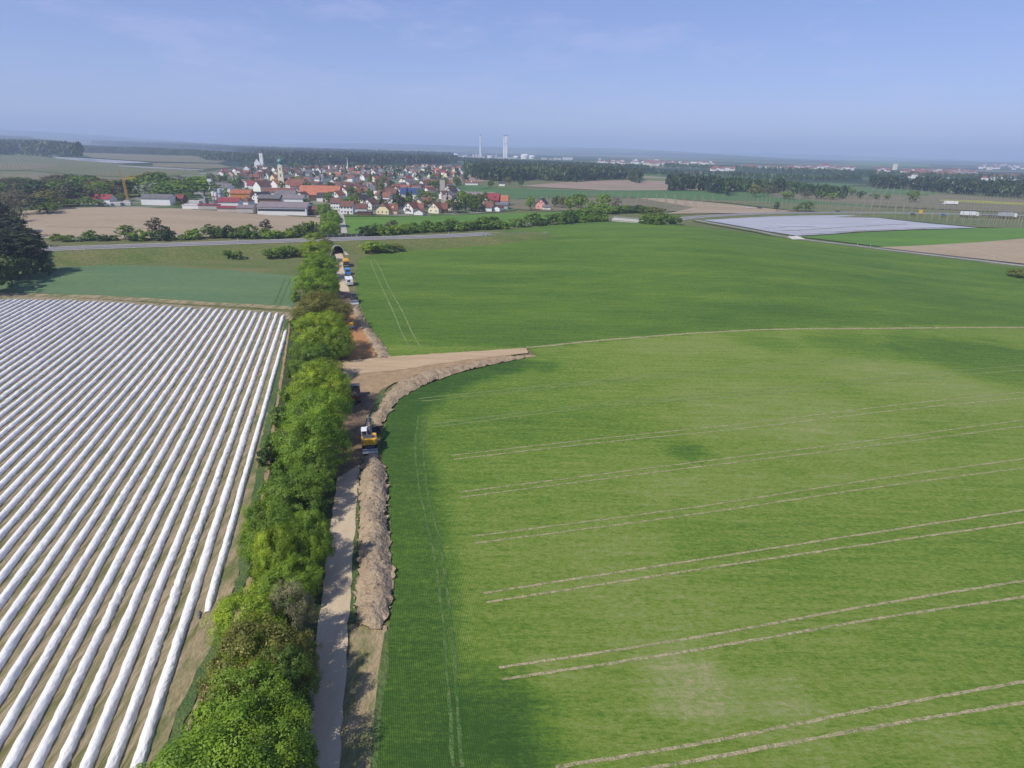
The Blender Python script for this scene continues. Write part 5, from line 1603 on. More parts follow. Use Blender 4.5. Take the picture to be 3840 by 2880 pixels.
HZ(3, 740, 770, 160, -14, 10, 3.4, 0.85, 'yellow', 'rust', 'pale yellow house with half-hipped rust roof at the meadow edge', gable=True, hip=0.45, win=(3, 3))
HZ(3, 862, 768, 100, 0, 9, 2.9, 0.85, 'peach', 'rust', 'side wing with steep rust roof right of the pale yellow house', chimney=False, dormer=1)
HZ(3, 858, 712, 130, -18, 12, 5.0, 0.75, 'white', 'brown', 'tall white gable house behind the pale yellow house', gable=True, win=(3, 2))
HZ(3, 1045, 762, 130, -20, 13, 3.9, 0.95, 'white', 'rust', 'white gable house with rust roof and small balcony at the meadow edge', gable=True, win=(3, 2), balcony=True)
HZ(3, 1165, 755, 110, 0, 9, 3.0, 0.8, 'white', 'rust', 'side wing with broad rust roof right of the white gable house', chimney=False)
HZ(3, 1165, 780, 105, -6, 7, 2.3, 0.5, 'white', 'red', 'small white garage with flat red gable at the meadow edge', gable=True, name='garage', cat='garage', chimney=False)
HZ(3, 1345, 758, 135, -20, 12, 3.5, 0.95, 'cream', 'rust', 'cream gable house with rust roof near the dark conifers', gable=True, win=(3, 2))
HZ(3, 1455, 755, 105, 2, 9, 2.9, 0.8, 'wood', 'rust', 'brown side wing with rust roof right of the cream gable house', chimney=False)
HZ(3, 1165, 690, 120, -20, 11, 3.8, 0.7, 'cream', 'grey', 'cream house with grey roof behind the white gable house', gable=True)
HZ(3, 1270, 690, 110, 2, 9, 3.8, 0.8, 'white', 'rust', 'house with rust roof behind the cream gable house')
HZ(3, 1520, 720, 120, -14, 9, 2.9, 0.7, 'cream', 'brown', 'low cream bungalow with brown roof beside the conifers')
HZ(3, 860, 655, 350, 3, 11, 3.4, 0.2, 'cream', 'mauve', 'long low cream workshop with flat grey roof', name='workshop_hall', cat='hall', flat=True, win=(6, 1))
sh = HZ(3, 1085, 598, 270, 3, 17, 5.2, 0.55, 'white', 'grey', 'white hall whose roof is covered with blue solar panels', name='solar_hall', cat='hall', chimney=False)
_t = depth(ZG(3, 1085, 598))
_L = 270 / 3.16 * _t / F
pnl = MB().bbox(-0.82, -0.7, 0, 0.82, 0.7, 0.06, 0.02).mesh('solar_panel', M['solar'])
_sl = math.atan(0.55)
nx_ = int((_L - 0.6) / 1.75)
for i in range(nx_):
    for j in range(6):
        q = (j + 0.5) / 6 * 8.9
        o = link('solar_panel', pnl, None, sh, (-_L / 2 + 0.9 + i * 1.75, -8.9 + q, 5.2 + (8.5 - (8.9 - q)) * 0.55 + 0.33))
        o.rotation_euler = (_sl, 0, 0)
HZ(3, 1500, 635, 130, -10, 14, 6.0, 0.65, 'beige', 'mauve', 'big beige gable house right of the solar hall', gable=True, win=(4, 3))
HZ(3, 1452, 540, 60, 4, 5, 15.0, 0.3, 'beige', 'mauve', 'slim grey silo tower behind the beige gable house', name='silo_tower', cat='tower', flat=True)
HZ(3, 1300, 575, 130, 4, 12, 4.6, 0.35, 'white', 'grey', 'white hall with grey roof right of the solar hall', name='hall', cat='hall', gable=True, chimney=False)
HZ(3, 830, 575, 130, -5, 14, 4.0, 0.55, 'wood', 'brown', 'brown barn with mauve-brown roof left of the solar hall', name='barn', cat='barn', chimney=False)
HZ(3, 1640, 665, 130, -20, 13, 4.0, 0.85, 'cream', 'crimson', 'cream gable house with dark crimson roof', gable=True, win=(3, 2))
HZ(3, 1980, 735, 110, -10, 11, 3.0, 0.7, 'white', 'brown', 'low white house with brown roof at the right end of the village', gable=False)
HZ(3, 2090, 735, 80, -18, 10, 2.6, 0.5, 'white', 'brown', 'small white garage with shallow gable at the right end of the village', gable=True, name='garage', cat='garage', chimney=False)
HZ(3, 2020, 660, 190, -6, 12, 4.2, 0.85, 'redwall', 'crimson', 'dark red house with crimson roof and two white-trimmed dormers', dormer=2, win=(4, 2))
HZ(3, 2180, 665, 80, -6, 11, 3.8, 0.75, 'white', 'orange', 'white house with orange roof right of the dark red house')
HZ(3, 1880, 600, 330, 2, 14, 3.6, 0.45, 'wood', 'mauve', 'long barn with pale mauve roof behind the conifers', name='barn', cat='barn', chimney=False)
HZ(3, 1950, 660, 70, -20, 10, 4.6, 0.8, 'white', 'crimson', 'white gable house left of the dark red house', gable=True)
HZ(3, 2150, 705, 150, -8, 9, 2.8, 0.4, 'grey', 'grey', 'grey low house with grey roof before the dark red house', flat=False)
HZ(3, 450, 570, 110, -4, 9, 4.4, 0.8, 'white', 'red', 'white house with red hipped roof left of the tall conifer', hip=1.0)
HZ(3, 1315, 425, 190, 3, 9, 3.6, 0.75, 'white', 'rust', 'long white house with rust roof beside the green field')
HZ(3, 1795, 425, 150, 2, 8, 3.0, 0.55, 'white', 'rust', 'white farmhouse with red roof alone in the green field', dormer=1)
HZ(3, 2155, 432, 70, 2, 7, 3.0, 0.5, 'white', 'dark', 'small white hut with dark roof in the green field', name='shed', cat='shed')
HZ(4, 715, 960, 112, -14, 11, 4.2, 1.0, 'pink', 'dark', 'pink gable house with dark roof alone right of the village', gable=True, win=(3, 2))
HZ(4, 790, 968, 90, 0, 6, 2.2, 0.4, 'white', 'grey', 'low garage with grey roof beside the pink house', name='garage', cat='garage', chimney=False)
# right half-industrial: pallets of blocks beside the workshop
M['block'] = plain('pale_concrete_blocks', (0.60, 0.57, 0.54), 0.9, var=0.85)
for i, (x, y, w, hgt) in enumerate(((1260, 925, 110, 2.4), (1375, 922, 110, 2.8), (1490, 918, 120, 2.6))):
    p = ZG(1, x, y)
    t = depth(p)
    W = w / 3.16 * t / F
    r = empty('block_stack', (p.x, p.y + 1.5, 0.05), 0.07)
    tag(r, 'tall stack of pale concrete slabs at the far field edge, ' + nth(i + 1) + ' from the left', 'slab stack', 'stacks of concrete slabs')
    sl = MB().bbox(-W / 2, -2, 0, W / 2, 2, 0.34, 0.04).mesh('slab', M['block'])
    for j in range(int(hgt / 0.42)): link('slab', sl, None, r, (0.1 * ((j * 7) % 3 - 1), 0, 0.42 * j))

# ------------------------------------------------------------------ churches
M['copper'] = plain('green_copper', (0.10, 0.24, 0.23), 0.5, 0.5)
M['slate'] = plain('dark_slate', (0.07, 0.06, 0.065), 0.6)
M['gold'] = plain('gilded_metal', (0.6, 0.4, 0.1), 0.35, 0.5, 0.8)
p = ZG(2, 1432, 478)
ch = empty('church', (p.x, p.y + 6, 0), R_(2))
tag(ch, 'church with cream tower and green onion dome', 'church')
t_ = depth(p)
b = MB()
b.bbox(-2.9, -2.9, -1, 2.9, 2.9, 17, 0.15)
b.bbox(-3.15, -3.15, 17.003, 3.15, 3.15, 17.4, 0.1)
b.bbox(-2.5, -2.5, 17.403, 2.5, 2.5, 24.5, 0.5)
b.bbox(-2.8, -2.8, 24.503, 2.8, 2.8, 24.9, 0.4)
tw = b.obj('tower', WL['cream'], ch)
lw = MB().bbox(-0.5, -0.06, 0, 0.5, 0.05, 2.6, 0.1).mesh('louvre_window', M['fence_dark'])
for a in range(4):
    for z, rr_ in ((19.6, 2.53), (13.0, 2.93)):
        o = link('window', lw, None, tw, (math.sin(a * math.pi / 2) * rr_, -math.cos(a * math.pi / 2) * rr_, z))
        o.rotation_euler = (0, 0, a * math.pi / 2)
    o = link('clock_face', MB().tube((0, 0.0, 0), (0, -0.08, 0), 0.85, 0.85, 16).mesh('clock', WL['white']), None, tw, (math.sin(a * math.pi / 2) * 2.53, -math.cos(a * math.pi / 2) * 2.53, 23.1))
    o.rotation_euler = (0, 0, a * math.pi / 2)
on = MB().lathe([(2.6, 24.903), (2.3, 25.6), (1.9, 26.1), (2.6, 26.9), (3.1, 27.9), (3.0, 29.0), (2.2, 30.1), (1.2, 30.8), (0.7, 31.3), (0.7, 32.6), (0.95, 33.0), (0.5, 33.7), (0.08, 34.2), (0.05, 36.0)], 20).obj('onion_dome', M['copper'], ch)
for q in on.data.polygons: q.use_smooth = True
MB().box(-0.06, -0.06, 35.9, 0.06, 0.06, 38).box(-0.5, -0.06, 36.9, 0.5, 0.06, 37.02).obj('cross', M['gold'], on)
wm, rm, rz = house_mesh(20, 10, 6.0, 1.0, 0, 'white', 'rust')
na_ = link('nave', wm, None, ch, (13.5, 1, 0))
link('nave_roof', rm, None, ch, (13.5, 1, 0))
p = ZG(2, 1172, 208)
c2 = empty('church', (p.x, p.y + 4, 0), R_(2))
tag(c2, 'white church with stepped gable and square tower in front of the wood', 'church')
t_ = depth(p)
tw = MB().bbox(-3.2, -3.2, -1, 3.2, 3.2, 27, 0.1).obj('tower', WL['white'], c2, (4.4, 4, 0))
MB().add([(-3.4, -3.4, 27.003), (3.4, -3.4, 27.003), (3.4, 3.4, 27.003), (-3.4, 3.4, 27.003), (0, 0, 37)], [(0, 1, 4), (1, 2, 4), (2, 3, 4), (3, 0, 4), (3, 2, 1, 0)]).obj('spire', M['slate'], tw)
lw2 = MB().bbox(-0.6, -0.06, 0, 0.6, 0.05, 3.2, 0.1).mesh('belfry_window', M['fence_dark'])
for a in range(4):
    o = link('window', lw2, None, tw, (math.sin(a * math.pi / 2) * 3.22, -math.cos(a * math.pi / 2) * 3.22, 19))
    o.rotation_euler = (0, 0, a * math.pi / 2)
gw = MB().prism([(-6, -1), (6, -1), (6, 9), (4, 9), (4, 11.5), (2, 11.5), (2, 14), (0.8, 14), (0.8, 15.5), (-0.8, 15.5), (-0.8, 14), (-2, 14), (-2, 11.5), (-4, 11.5), (-4, 9), (-6, 9)], 'y', -0.5, 0.5).obj('stepped_gable', WL['white'], c2, (-4.5, 0, 0))
wm, rm, rz = house_mesh(20, 11, 8.5, 1.0, 0, 'white', 'dark')
o = link('nave', wm, None, c2, (-4.5, 10.6, 0))
o.rotation_euler = (0, 0, math.pi / 2)
o = link('nave_roof', rm, None, c2, (-4.5, 11.1, 0))
o.rotation_euler = (0, 0, math.pi / 2)
p = ZG(3, 330, 245)
r = empty('chapel', (p.x, p.y, 0), 0)
tag(r, 'small white chapel with thin white spire', 'chapel')
MB().bbox(-4, -4, -1, 4, 4, 6, 0.1).obj('wall', WL['white'], r)
MB().lathe([(1.2, 6.003), (1.0, 10), (0.05, 24)], 8).obj('spire', WL['white'], r)

# ------------------------------------------------------------------ silos, concrete plant, crane
M['silo_white'] = plain('white_silo_sheet', (0.74, 0.74, 0.73), 0.5)
M['silo_grey'] = plain('grey_silo_sheet', (0.50, 0.50, 0.50), 0.45)
M['orange_paint'] = plain('orange_paint', (0.62, 0.17, 0.04), 0.5)
M['steel'] = plain('grey_steel', (0.22, 0.23, 0.25), 0.5)


def silo(k, x, y, wpx, hpx, m, label, band=None, z0=3.0):
    p = ZG(k, x, y)
    t = depth(p)
    r_, hgt = wpx / ZO[k][2] * t / F / 2, hpx / ZO[k][2] * t / F
    r = empty('silo', (p.x, p.y, 0), 0)
    tag(r, label, 'silo', 'silos of the concrete plant')
    o = MB().lathe([(r_ * 0.3, z0 - 1.5), (r_, z0 + 1.0), (r_, hgt - 0.5), (r_ * 0.9, hgt), (0.02, hgt + 0.35)], 18).obj('barrel', m, r)
    if band:
        zb = hgt * 0.60
        MB().lathe([(r_ + 0.03, zb), (r_ + 0.03, zb + hgt * 0.11)], 18).obj('orange_band' if band != 'grey' else 'steel_band', M['orange_paint'] if band != 'grey' else M['steel'], r)
    for a in range(4):
        c_, s_ = math.cos(a * 1.571 + 0.78) * r_ * 0.85, math.sin(a * 1.571 + 0.78) * r_ * 0.85
        MB().tube((c_, s_, -0.3), (c_, s_, z0 + 1.2), 0.16, 0.16, 6).obj('leg', M['steel'], r)
    top = MB()
    for a in range(12):
        c_, s_ = math.cos(a * 0.5236) * r_ * 0.95, math.sin(a * 0.5236) * r_ * 0.95
        c2_, s2_ = math.cos((a + 1) * 0.5236) * r_ * 0.95, math.sin((a + 1) * 0.5236) * r_ * 0.95
        top.tube((c_, s_, hgt - 0.3), (c_, s_, hgt + 0.9), 0.05, 0.05, 4).tube((c_, s_, hgt + 0.9), (c2_, s2_, hgt + 0.9), 0.05, 0.05, 4)
    top.obj('top_railing', M['steel'], r)


silo(1, 2075, 895, 46, 92, M['silo_white'], 'white cylinder silo at the workshop hall', None, 0.6)
silo(2, 648, 655, 42, 148, M['silo_white'], 'white silo with orange band, left of the pair', 'orange')
silo(2, 680, 657, 36, 140, M['silo_white'], 'white silo with orange band, right of the pair', 'orange')
silo(2, 728, 632, 52, 158, M['silo_grey'], 'tall grey silo with dark steel band', 'grey', 0.5)
p = ZG(2, 655, 660)
pl = empty('concrete_plant', (p.x, p.y - 2.0, 0), 0.05)
tag(pl, 'steel batching frame and slanting conveyor under the banded silos', 'concrete plant')
fr_ = MB()
for x in (-5, 0, 5):
    for y in (-2, 2): fr_.bbox(x - 0.15, y - 0.15, -0.3, x + 0.15, y + 0.15, 6, 0.03)
for z in (2.8, 5.9): fr_.box(-5.2, -2.2, z, 5.2, 2.2, z + 0.25)
fr_.obj('steel_frame', M['steel'], pl)
MB().tube((-10, -1, 10), (-5, -1, 5), 0.3, 0.3, 6).obj('conveyor', M['silo_grey'], pl)
MB().add([(-26, -3, 0), (-5, -3, 0), (-5, 3, 0), (-26, 3, 0), (-5, -3, 5.5), (-5, 3, 5.5)], [(0, 1, 4), (2, 3, 5), (0, 4, 5, 3), (1, 2, 5, 4), (0, 3, 2, 1)]).obj('ramp', M['concrete'], pl)
for i, (x, y, w) in enumerate(((395, 660, 32), (455, 665, 30))):
    p = ZG(2, x, y)
    b = MB().bbox(-2, -2, 0, 2, 2, 3.6, 0.1)
    for j in range(5): b.box(-2.04, -2.04, 0.4 + j * 0.65, 2.04, 2.04, 0.5 + j * 0.65)
    tag(b.obj('aggregate_bin', M['block'], None, (p.x, p.y, 0.05)), ('left' if not i else 'right') + ' one of two pale slatted bins beside the concrete plant', 'bin', 'aggregate bins')
M['crane'] = plain('yellow_orange_crane_paint', (0.66, 0.38, 0.07), 0.5)
p = ZG(1, 1520, 880)
t = depth(p)
crn = empty('tower_crane', (p.x, p.y, 0), 0)
tag(crn, 'orange tower crane with lowered jib beside the pine grove', 'crane')
hm = 262 / 3.16 * t / F
bs, tp = Vector((0, 0, -0.3)), Vector((-hm * 0.035, 0, hm))
ms = MB()
for sx, sy in ((-0.6, -0.6), (0.6, -0.6), (0.6, 0.6), (-0.6, 0.6)): ms.tube(bs + Vector((sx, sy, 0)), tp + Vector((sx, sy, 0)), 0.12, 0.12, 5)
for i in range(22):
    a, b_ = bs.lerp(tp, i / 22), bs.lerp(tp, (i + 1) / 22)
    for (x0, y0), (x1, y1) in (((-0.6, -0.6), (0.6, -0.6)), ((0.6, -0.6), (0.6, 0.6)), ((0.6, 0.6), (-0.6, 0.6)), ((-0.6, 0.6), (-0.6, -0.6))):
        ms.tube(a + Vector((x0, y0, 0)), b_ + Vector((x1, y1, 0)), 0.09, 0.09, 4)
ms.obj('mast', M['crane'], crn)
def lattice(name, a, b_, w):
    m_ = MB()
    a, b_ = Vector(a), Vector(b_)
    for oy, oz in ((-w, 0), (w, 0), (0, w * 1.5)): m_.tube(a + Vector((0, oy, oz)), b_ + Vector((0, oy, oz)), 0.13, 0.13, 4)
    for i in range(10):
        q, q2 = a.lerp(b_, i / 10), a.lerp(b_, (i + 1) / 10)
        m_.tube(q + Vector((0, -w, 0)), q2 + Vector((0, 0, w * 1.5)), 0.08, 0.08, 4).tube(q + Vector((0, w, 0)), q2 + Vector((0, 0, w * 1.5)), 0.08, 0.08, 4)
    return m_.obj(name, M['crane'], crn)
lattice('jib', tp, tp + Vector((10.5, 0, 0.6)), 0.6)
lattice('counter_jib', tp, tp + Vector((-2.6, 0, 6.4)), 0.45)
MB().bbox(-2.4, -2.4, -0.2, 2.4, 2.4, 1.6, 0.1).obj('ballast_base', M['concrete'], crn)

# ------------------------------------------------------------------ the rest of the village
occ = []
for o in S.objects:
    if o.parent is None and o.get('category') in ('house', 'barn', 'hall', 'shed', 'church', 'chapel', 'garage', 'silo', 'building', 'farm building', 'carport', 'tower', 'crane', 'concrete plant'):
        occ.append((o.location.x, o.location.y, 12.0))
zones = [  # outline in 2212 px, number of houses, tree share
    ([(520, 395), (470, 378), (520, 366), (640, 366), (760, 372), (840, 380), (930, 388), (1000, 398), (1000, 408), (900, 408), (800, 402), (740, 400), (640, 398)], 105),
    ([(640, 366), (760, 362), (900, 366), (990, 370), (1000, 378), (960, 388), (860, 382), (760, 376)], 60),
    ([(500, 408), (560, 400), (720, 404), (860, 408), (960, 412), (1000, 420), (960, 430), (880, 432), (840, 440), (760, 424), (640, 412)], 62),
    ([(860, 372), (900, 360), (960, 362), (1000, 366), (1010, 374), (960, 378)], 26),
]
LM = [((-243, 661), 'the onion-domed church'), ((-400, 1080), 'the stepped-gable church'), (tuple(ZG(3, 1085, 598).to_2d()), 'the solar hall'), (tuple(ZG(3, 330, 245).to_2d()), 'the thin-spired chapel'), (tuple(ZG(2, 1885, 605).to_2d()), 'the big orange barn'), (tuple(ZG(3, 1315, 425).to_2d()), 'the green field')]
hlist = []
SIZES = [(10, 8.5, 3.8, 0.85), (11, 9, 4.8, 0.75), (9, 8, 3.6, 0.9), (12, 9, 4.2, 0.8), (15, 8.5, 4.2, 0.7)]
for zi, (zp, num) in enumerate(zones):
    pa = np.array([tuple(q) for q in P2(zp)])
    lo, hi = pa.min(0), pa.max(0)
    tries = made = 0
    while made < num and tries < 9000:
        tries += 1
        # even spread over the picture of the zone rather than over its area
        pu = np.array([[rnd.uniform(lo[0], hi[0]), rnd.uniform(lo[1], hi[1])]])
        if not inside(pa, pu)[0]: continue
        x, y = pu[0]
        if any((x - a) ** 2 + (y - b_) ** 2 < (11.5 + c_) ** 2 * 0.62 for a, b_, c_ in occ): continue
        occ.append((x, y, 6.0))
        made += 1
        L, D, he, pt = rnd.choice(SIZES)
        roof = rnd.choices(['red', 'rust', 'brown', 'orange', 'dark', 'grey', 'mauve', 'crimson'], [17, 24, 26, 6, 15, 6, 4, 4])[0]
        wall = rnd.choices(['white', 'cream', 'peach', 'yellow', 'wood', 'grey'], [64, 18, 4, 5, 6, 3])[0]
        d_, w_ = min(((x - a) ** 2 + (y - b_) ** 2, nm) for (a, b_), nm in LM)
        a, b_ = next(q for q, nm in LM if nm == w_)
        side = ('behind' if y - b_ > abs(x - a) else 'before' if b_ - y > abs(x - a) else 'right of' if x > a else 'left of')
        hlist.append((x, y, L, D, he, pt, roof, wall, side + ' ' + w_))
seen = {}
for x, y, L, D, he, pt, roof, wall, wh in sorted(hlist, key=lambda q: q[0] / q[1]):
    k_ = (wall, roof, wh)
    seen[k_] = seen.get(k_, 0) + 1
    lb = WN[wall] + ' house with ' + RN[roof] + ' roof ' + wh
    if sum(1 for q in hlist if (q[7], q[6], q[8]) == k_) > 1: lb += ', ' + nth(seen[k_]) + ' from left'
    g = rnd.random() < 0.68
    yaw = R_(rnd.choice([-28, -20, -35, -30, -12, 5, -50, 25]) + rnd.uniform(-6, 6)) + (math.pi / 2 if g else 0)
    house((x, y), yaw, L, D, he, pt, wall, roof, lb, hip=rnd.choice([0, 0, 0, 0, 0.4]), group='houses of the village', win=(3, 2) if y < 640 else None)

# trees among the houses
vt = []
for zp, num, kinds in (([(470, 400), (560, 366), (760, 360), (1010, 370), (1010, 408), (960, 428), (840, 442), (700, 430), (560, 415)], 210, 'dtree'), ([(700, 445), (740, 466), (860, 466), (1000, 462), (1110, 452), (1080, 436), (960, 428), (840, 436), (730, 430)], 34, 'gard'), ([(560, 352), (680, 352), (820, 356), (960, 360), (900, 368), (760, 366), (620, 362), (500, 366), (440, 372)], 46, 'edge'), ([(440, 395), (470, 380), (520, 392), (560, 405), (540, 425), (470, 430), (430, 420)], 16, 'dtree')):
    pa = np.array([tuple(q) for q in P2(zp)])
    lo, hi = pa.min(0), pa.max(0)
    made = tries = 0
    while made < num and tries < 6000:
        tries += 1
        q = np.array([[rnd.uniform(lo[0], hi[0]), rnd.uniform(lo[1], hi[1])]])
        if not inside(pa, q)[0]: continue
        x, y = q[0]
        if any((x - a) ** 2 + (y - b_) ** 2 < (c_ * 0.55 + 3) ** 2 for a, b_, c_ in occ): continue
        made += 1
        vt.append((x, y))
TS = [(tuple(ZG(3, 590, 600).to_2d()), 14, 5.5, 'dark', 'conifer'), (tuple(ZG(3, 1850, 735).to_2d()), 11, 7, 'dark', 'conifer'), (tuple(ZG(3, 1910, 735).to_2d()), 10, 6, 'dark', 'conifer'), (tuple(ZG(3, 1790, 735).to_2d()), 8, 5, 'dark', 'conifer'), (tuple(ZG(3, 1640, 745).to_2d()), 7, 9, 'mid', 'mid'), (tuple(ZG(3, 1325, 640).to_2d()), 10, 11, 'fresh', 'mid'),
      (tuple(ZG(3, 710, 560).to_2d()), 12, 9, 'olive', 'mid'), (tuple(ZG(3, 1045, 660).to_2d()), 7, 7, 'mid', 'mid'), (tuple(ZG(2, 790, 590).to_2d()), 9, 6, 'fresh', 'mid'), (tuple(ZG(2, 1150, 745).to_2d()), 4, 8, 'mid', 'mid'), (tuple(ZG(2, 1330, 765).to_2d()), 4, 12, 'mid', 'mid'), (tuple(ZG(2, 1500, 770).to_2d()), 3.4, 9, 'mid', 'mid'),
      (tuple(ZG(2, 980, 590).to_2d()), 7, 8, 'mid', 'mid'), (tuple(ZG(2, 215, 690).to_2d()), 4.5, 6, 'mid', 'mid'), (tuple(ZG(2, 1735, 650).to_2d()), 5, 6, 'fresh', 'mid'), (tuple(ZG(2, 330, 600).to_2d()), 6, 14, 'mid', 'mid'), (tuple(ZG(2, 430, 470).to_2d()), 13, 13, 'fresh', 'mid'), (tuple(ZG(2, 600, 440).to_2d()), 9, 14, 'mid', 'mid')]
for k_, (pp, h_, w_, lf, kd) in enumerate(TS):
    tree(kd, (pp[0], pp[1], 0), h_, w_, lf, LW[lf] + (' conifer' if kd == 'conifer' else ' broadleaf tree') + ' among the front houses of the village, ' + nth(sum(1 for q in TS if q[0][0] / q[0][1] <= pp[0] / pp[1])) + ' from the left', 'trees in the front of the village')
vt.sort(key=lambda q: math.hypot(*q))
far_vt = np.array(vt[105:])
vt = vt[:105]
v_, f_ = trees_at(far_vt, np.random.default_rng(3).uniform(7, 13, len(far_vt)), np.random.default_rng(4))
link('far_village_trees', np_mesh('far_village_trees', v_, f_, WOODM['green']))['kind'] = 'stuff'
vt.sort(key=lambda q: q[0] / q[1])
tc_ = {}
for x, y in vt:
    kd = rnd.choices(['mid', 'conifer', 'bare'], [70, 18, 12])[0]
    lf = 'dark' if kd == 'conifer' else 'brown' if kd == 'bare' else rnd.choice(['mid', 'fresh', 'mid', 'olive', 'dark'])
    h_ = rnd.uniform(7, 13) if kd != 'conifer' else rnd.uniform(9, 15)
    d_, w_ = min(((x - a) ** 2 + (y - b_) ** 2, nm) for (a, b_), nm in LM)
    lb = LW[lf] + (' conifer' if kd == 'conifer' else ' tree') + ' between the houses near ' + w_
    tc_[lb] = tc_.get(lb, 0) + 1
    tree(kd, (x, y, 0), h_, h_ * (0.45 if kd == 'conifer' else rnd.uniform(0.7, 1.0)), lf, lb + ', ' + nth(tc_[lb]) + ' from left', 'trees in the village')

# ------------------------------------------------------------------ vehicles and machines of the building site
M['yellow'] = plain('machine_yellow', (0.72, 0.38, 0.02), 0.4, 0.5, var=0.85, scale=1.5)
M['tyre'] = plain('tyre_rubber', (0.022, 0.021, 0.02), 0.85)
M['rim'] = plain('grey_wheel_rim', (0.35, 0.34, 0.32), 0.5)
M['dgrey'] = plain('dark_grey_paint', (0.075, 0.08, 0.088), 0.45)
M['lgrey'] = plain('light_grey_paint', (0.42, 0.44, 0.47), 0.4)
M['white_paint'] = plain('white_vehicle_paint', (0.76, 0.76, 0.76), 0.35, 0.5, var=0.94)
M['blue_paint'] = plain('bright_blue_paint', (0.02, 0.16, 0.55), 0.3, 0.5)
M['blue_light'] = plain('light_blue_cover', (0.08, 0.32, 0.72), 0.5)
M['redbrown'] = plain('red_brown_paint', (0.17, 0.045, 0.03), 0.5)
M['vglass'] = plain('vehicle_glass', (0.03, 0.045, 0.06), 0.08, 0.6)
M['chrome'] = plain('bright_steel', (0.6, 0.6, 0.6), 0.25, 0.5, 0.9)
M['lamp_red'] = plain('red_lamp_glass', (0.35, 0.015, 0.012), 0.3)
M['skin'] = plain('skin', (0.55, 0.33, 0.23), 0.6)
M['workblue'] = plain('blue_work_clothes', (0.035, 0.055, 0.32), 0.85)
M['hair'] = plain('dark_hair', (0.03, 0.02, 0.015), 0.8)

_wm = {}


def wheel(parent, x, y, r, w, name='wheel'):
    k_ = (round(r, 2), round(w, 2))
    if k_ not in _wm:
        t_ = MB().lathe([(r * 0.6, -w / 2), (r * 0.92, -w / 2), (r, -w * 0.35), (r, w * 0.35), (r * 0.92, w / 2), (r * 0.6, w / 2)], 18).mesh('tyre', M['tyre'])
        h_ = MB().lathe([(0.0, -w * 0.36), (r * 0.3, -w * 0.42), (r * 0.62, -w * 0.3), (r * 0.62, w * 0.3), (r * 0.3, w * 0.42), (0.0, w * 0.36)], 14).mesh('rim', M['rim'])
        _wm[k_] = (t_, h_)
    t_, h_ = _wm[k_]
    o = link(name, t_, None, parent, (x, y, r))
    o.rotation_euler = (0, math.pi / 2, 0)
    link('rim', h_, None, o)
    return o


def yaw_to(dx, dy): return math.atan2(-dx, dy)             # local +y looks along (dx, dy)


# wheeled excavator
p = G(1388, 1708)
q = np.array([-0.235, 0.97])
ex = empty('excavator', (p.x + q[0] * 2.6, p.y + q[1] * 2.6, 0.16), yaw_to(*q))
tag(ex, 'yellow wheeled excavator with white-roofed cab and grey stick on the dug-up road', 'excavator')
ex.scale = (0.94, 0.94, 0.94)
u = MB().bbox(-0.75, -2.0, 0.6, 0.75, 2.0, 1.15, 0.08).bbox(-1.1, -1.45, 0.45, 1.1, -1.0, 0.85, 0.06).bbox(-1.1, 1.0, 0.45, 1.1, 1.45, 0.85, 0.06)
u.obj('undercarriage', M['dgrey'], ex)
for sx in (-1.05, 1.05):
    for y in (-1.25, 1.25): wheel(ex, sx, y, 0.55, 0.45)
b = MB().prism([(-2.55, 0.12), (-2.35, 0.1), (-2.2, 0.45), (-2.3, 0.85), (-2.48, 0.85), (-2.38, 0.45)], 'x', -1.3, 1.3)
b.bbox(-0.6, -2.35, 0.4, -0.4, -1.7, 0.7, 0.03).bbox(0.4, -2.35, 0.4, 0.6, -1.7, 0.7, 0.03)
b.obj('dozer_blade', M['lgrey'], ex)
MB().tube((0, 0, 1.15), (0, 0, 1.35), 0.7, 0.7, 16).obj('slew_ring', M['dgrey'], ex)
cw = MB()
prof = [(-1.28, -1.1), (-1.24, -1.55), (-0.95, -1.95), (0.95, -1.95), (1.24, -1.55), (1.28, -1.1)]
cw.prism(prof, 'z', 1.4, 2.35)
cw.obj('counterweight', M['yellow'], ex)
MB().bbox(0.3, -1.097, 1.4, 1.28, 1.35, 2.15, 0.1).obj('side_tank', M['yellow'], ex)
MB().bbox(-1.28, -1.097, 1.4, 0.297, 0.1, 2.2, 0.08).obj('engine_housing', M['yellow'], ex)
hd = MB().bbox(-1.05, -1.35, 2.203, 0.75, 0.0, 2.55, 0.14)
for i in range(5): hd.box(-0.8 + i * 0.3, -1.1, 2.553, -0.65 + i * 0.3, -0.3, 2.6)
hd.obj('engine_hood', M['dgrey'], ex)
MB().tube((0.95, -1.35, 2.35), (0.95, -1.35, 2.8), 0.07, 0.07, 8).obj('exhaust', M['steel'], ex)
MB().bbox(0.8, -0.4, 2.153, 1.1, -0.05, 2.32, 0.04).obj('tool_box', M['lamp_red'], ex)
cab = MB().bbox(-1.24, 0.15, 1.4, -0.3, 1.75, 2.1, 0.08)
for x in (-1.22, -0.36):
    for y in (0.18, 1.66): cab.bbox(x, y, 2.1, x + 0.07, y + 0.07, 3.05, 0.02)
cab.obj('cab', M['white_paint'], ex)
MB().box(-1.2, 0.22, 2.1, -0.32, 1.7, 3.0).obj('cab_glass', M['vglass'], ex)
MB().bbox(-1.27, 0.1, 3.053, -0.27, 1.78, 3.2, 0.07).obj('cab_roof', M['white_paint'], ex)
MB().bbox(-1.5, 1.55, 2.4, -1.32, 1.7, 2.75, 0.03).tube((-1.25, 1.6, 2.6), (-1.4, 1.6, 2.6), 0.03, 0.03, 5).obj('mirror', M['dgrey'], ex)


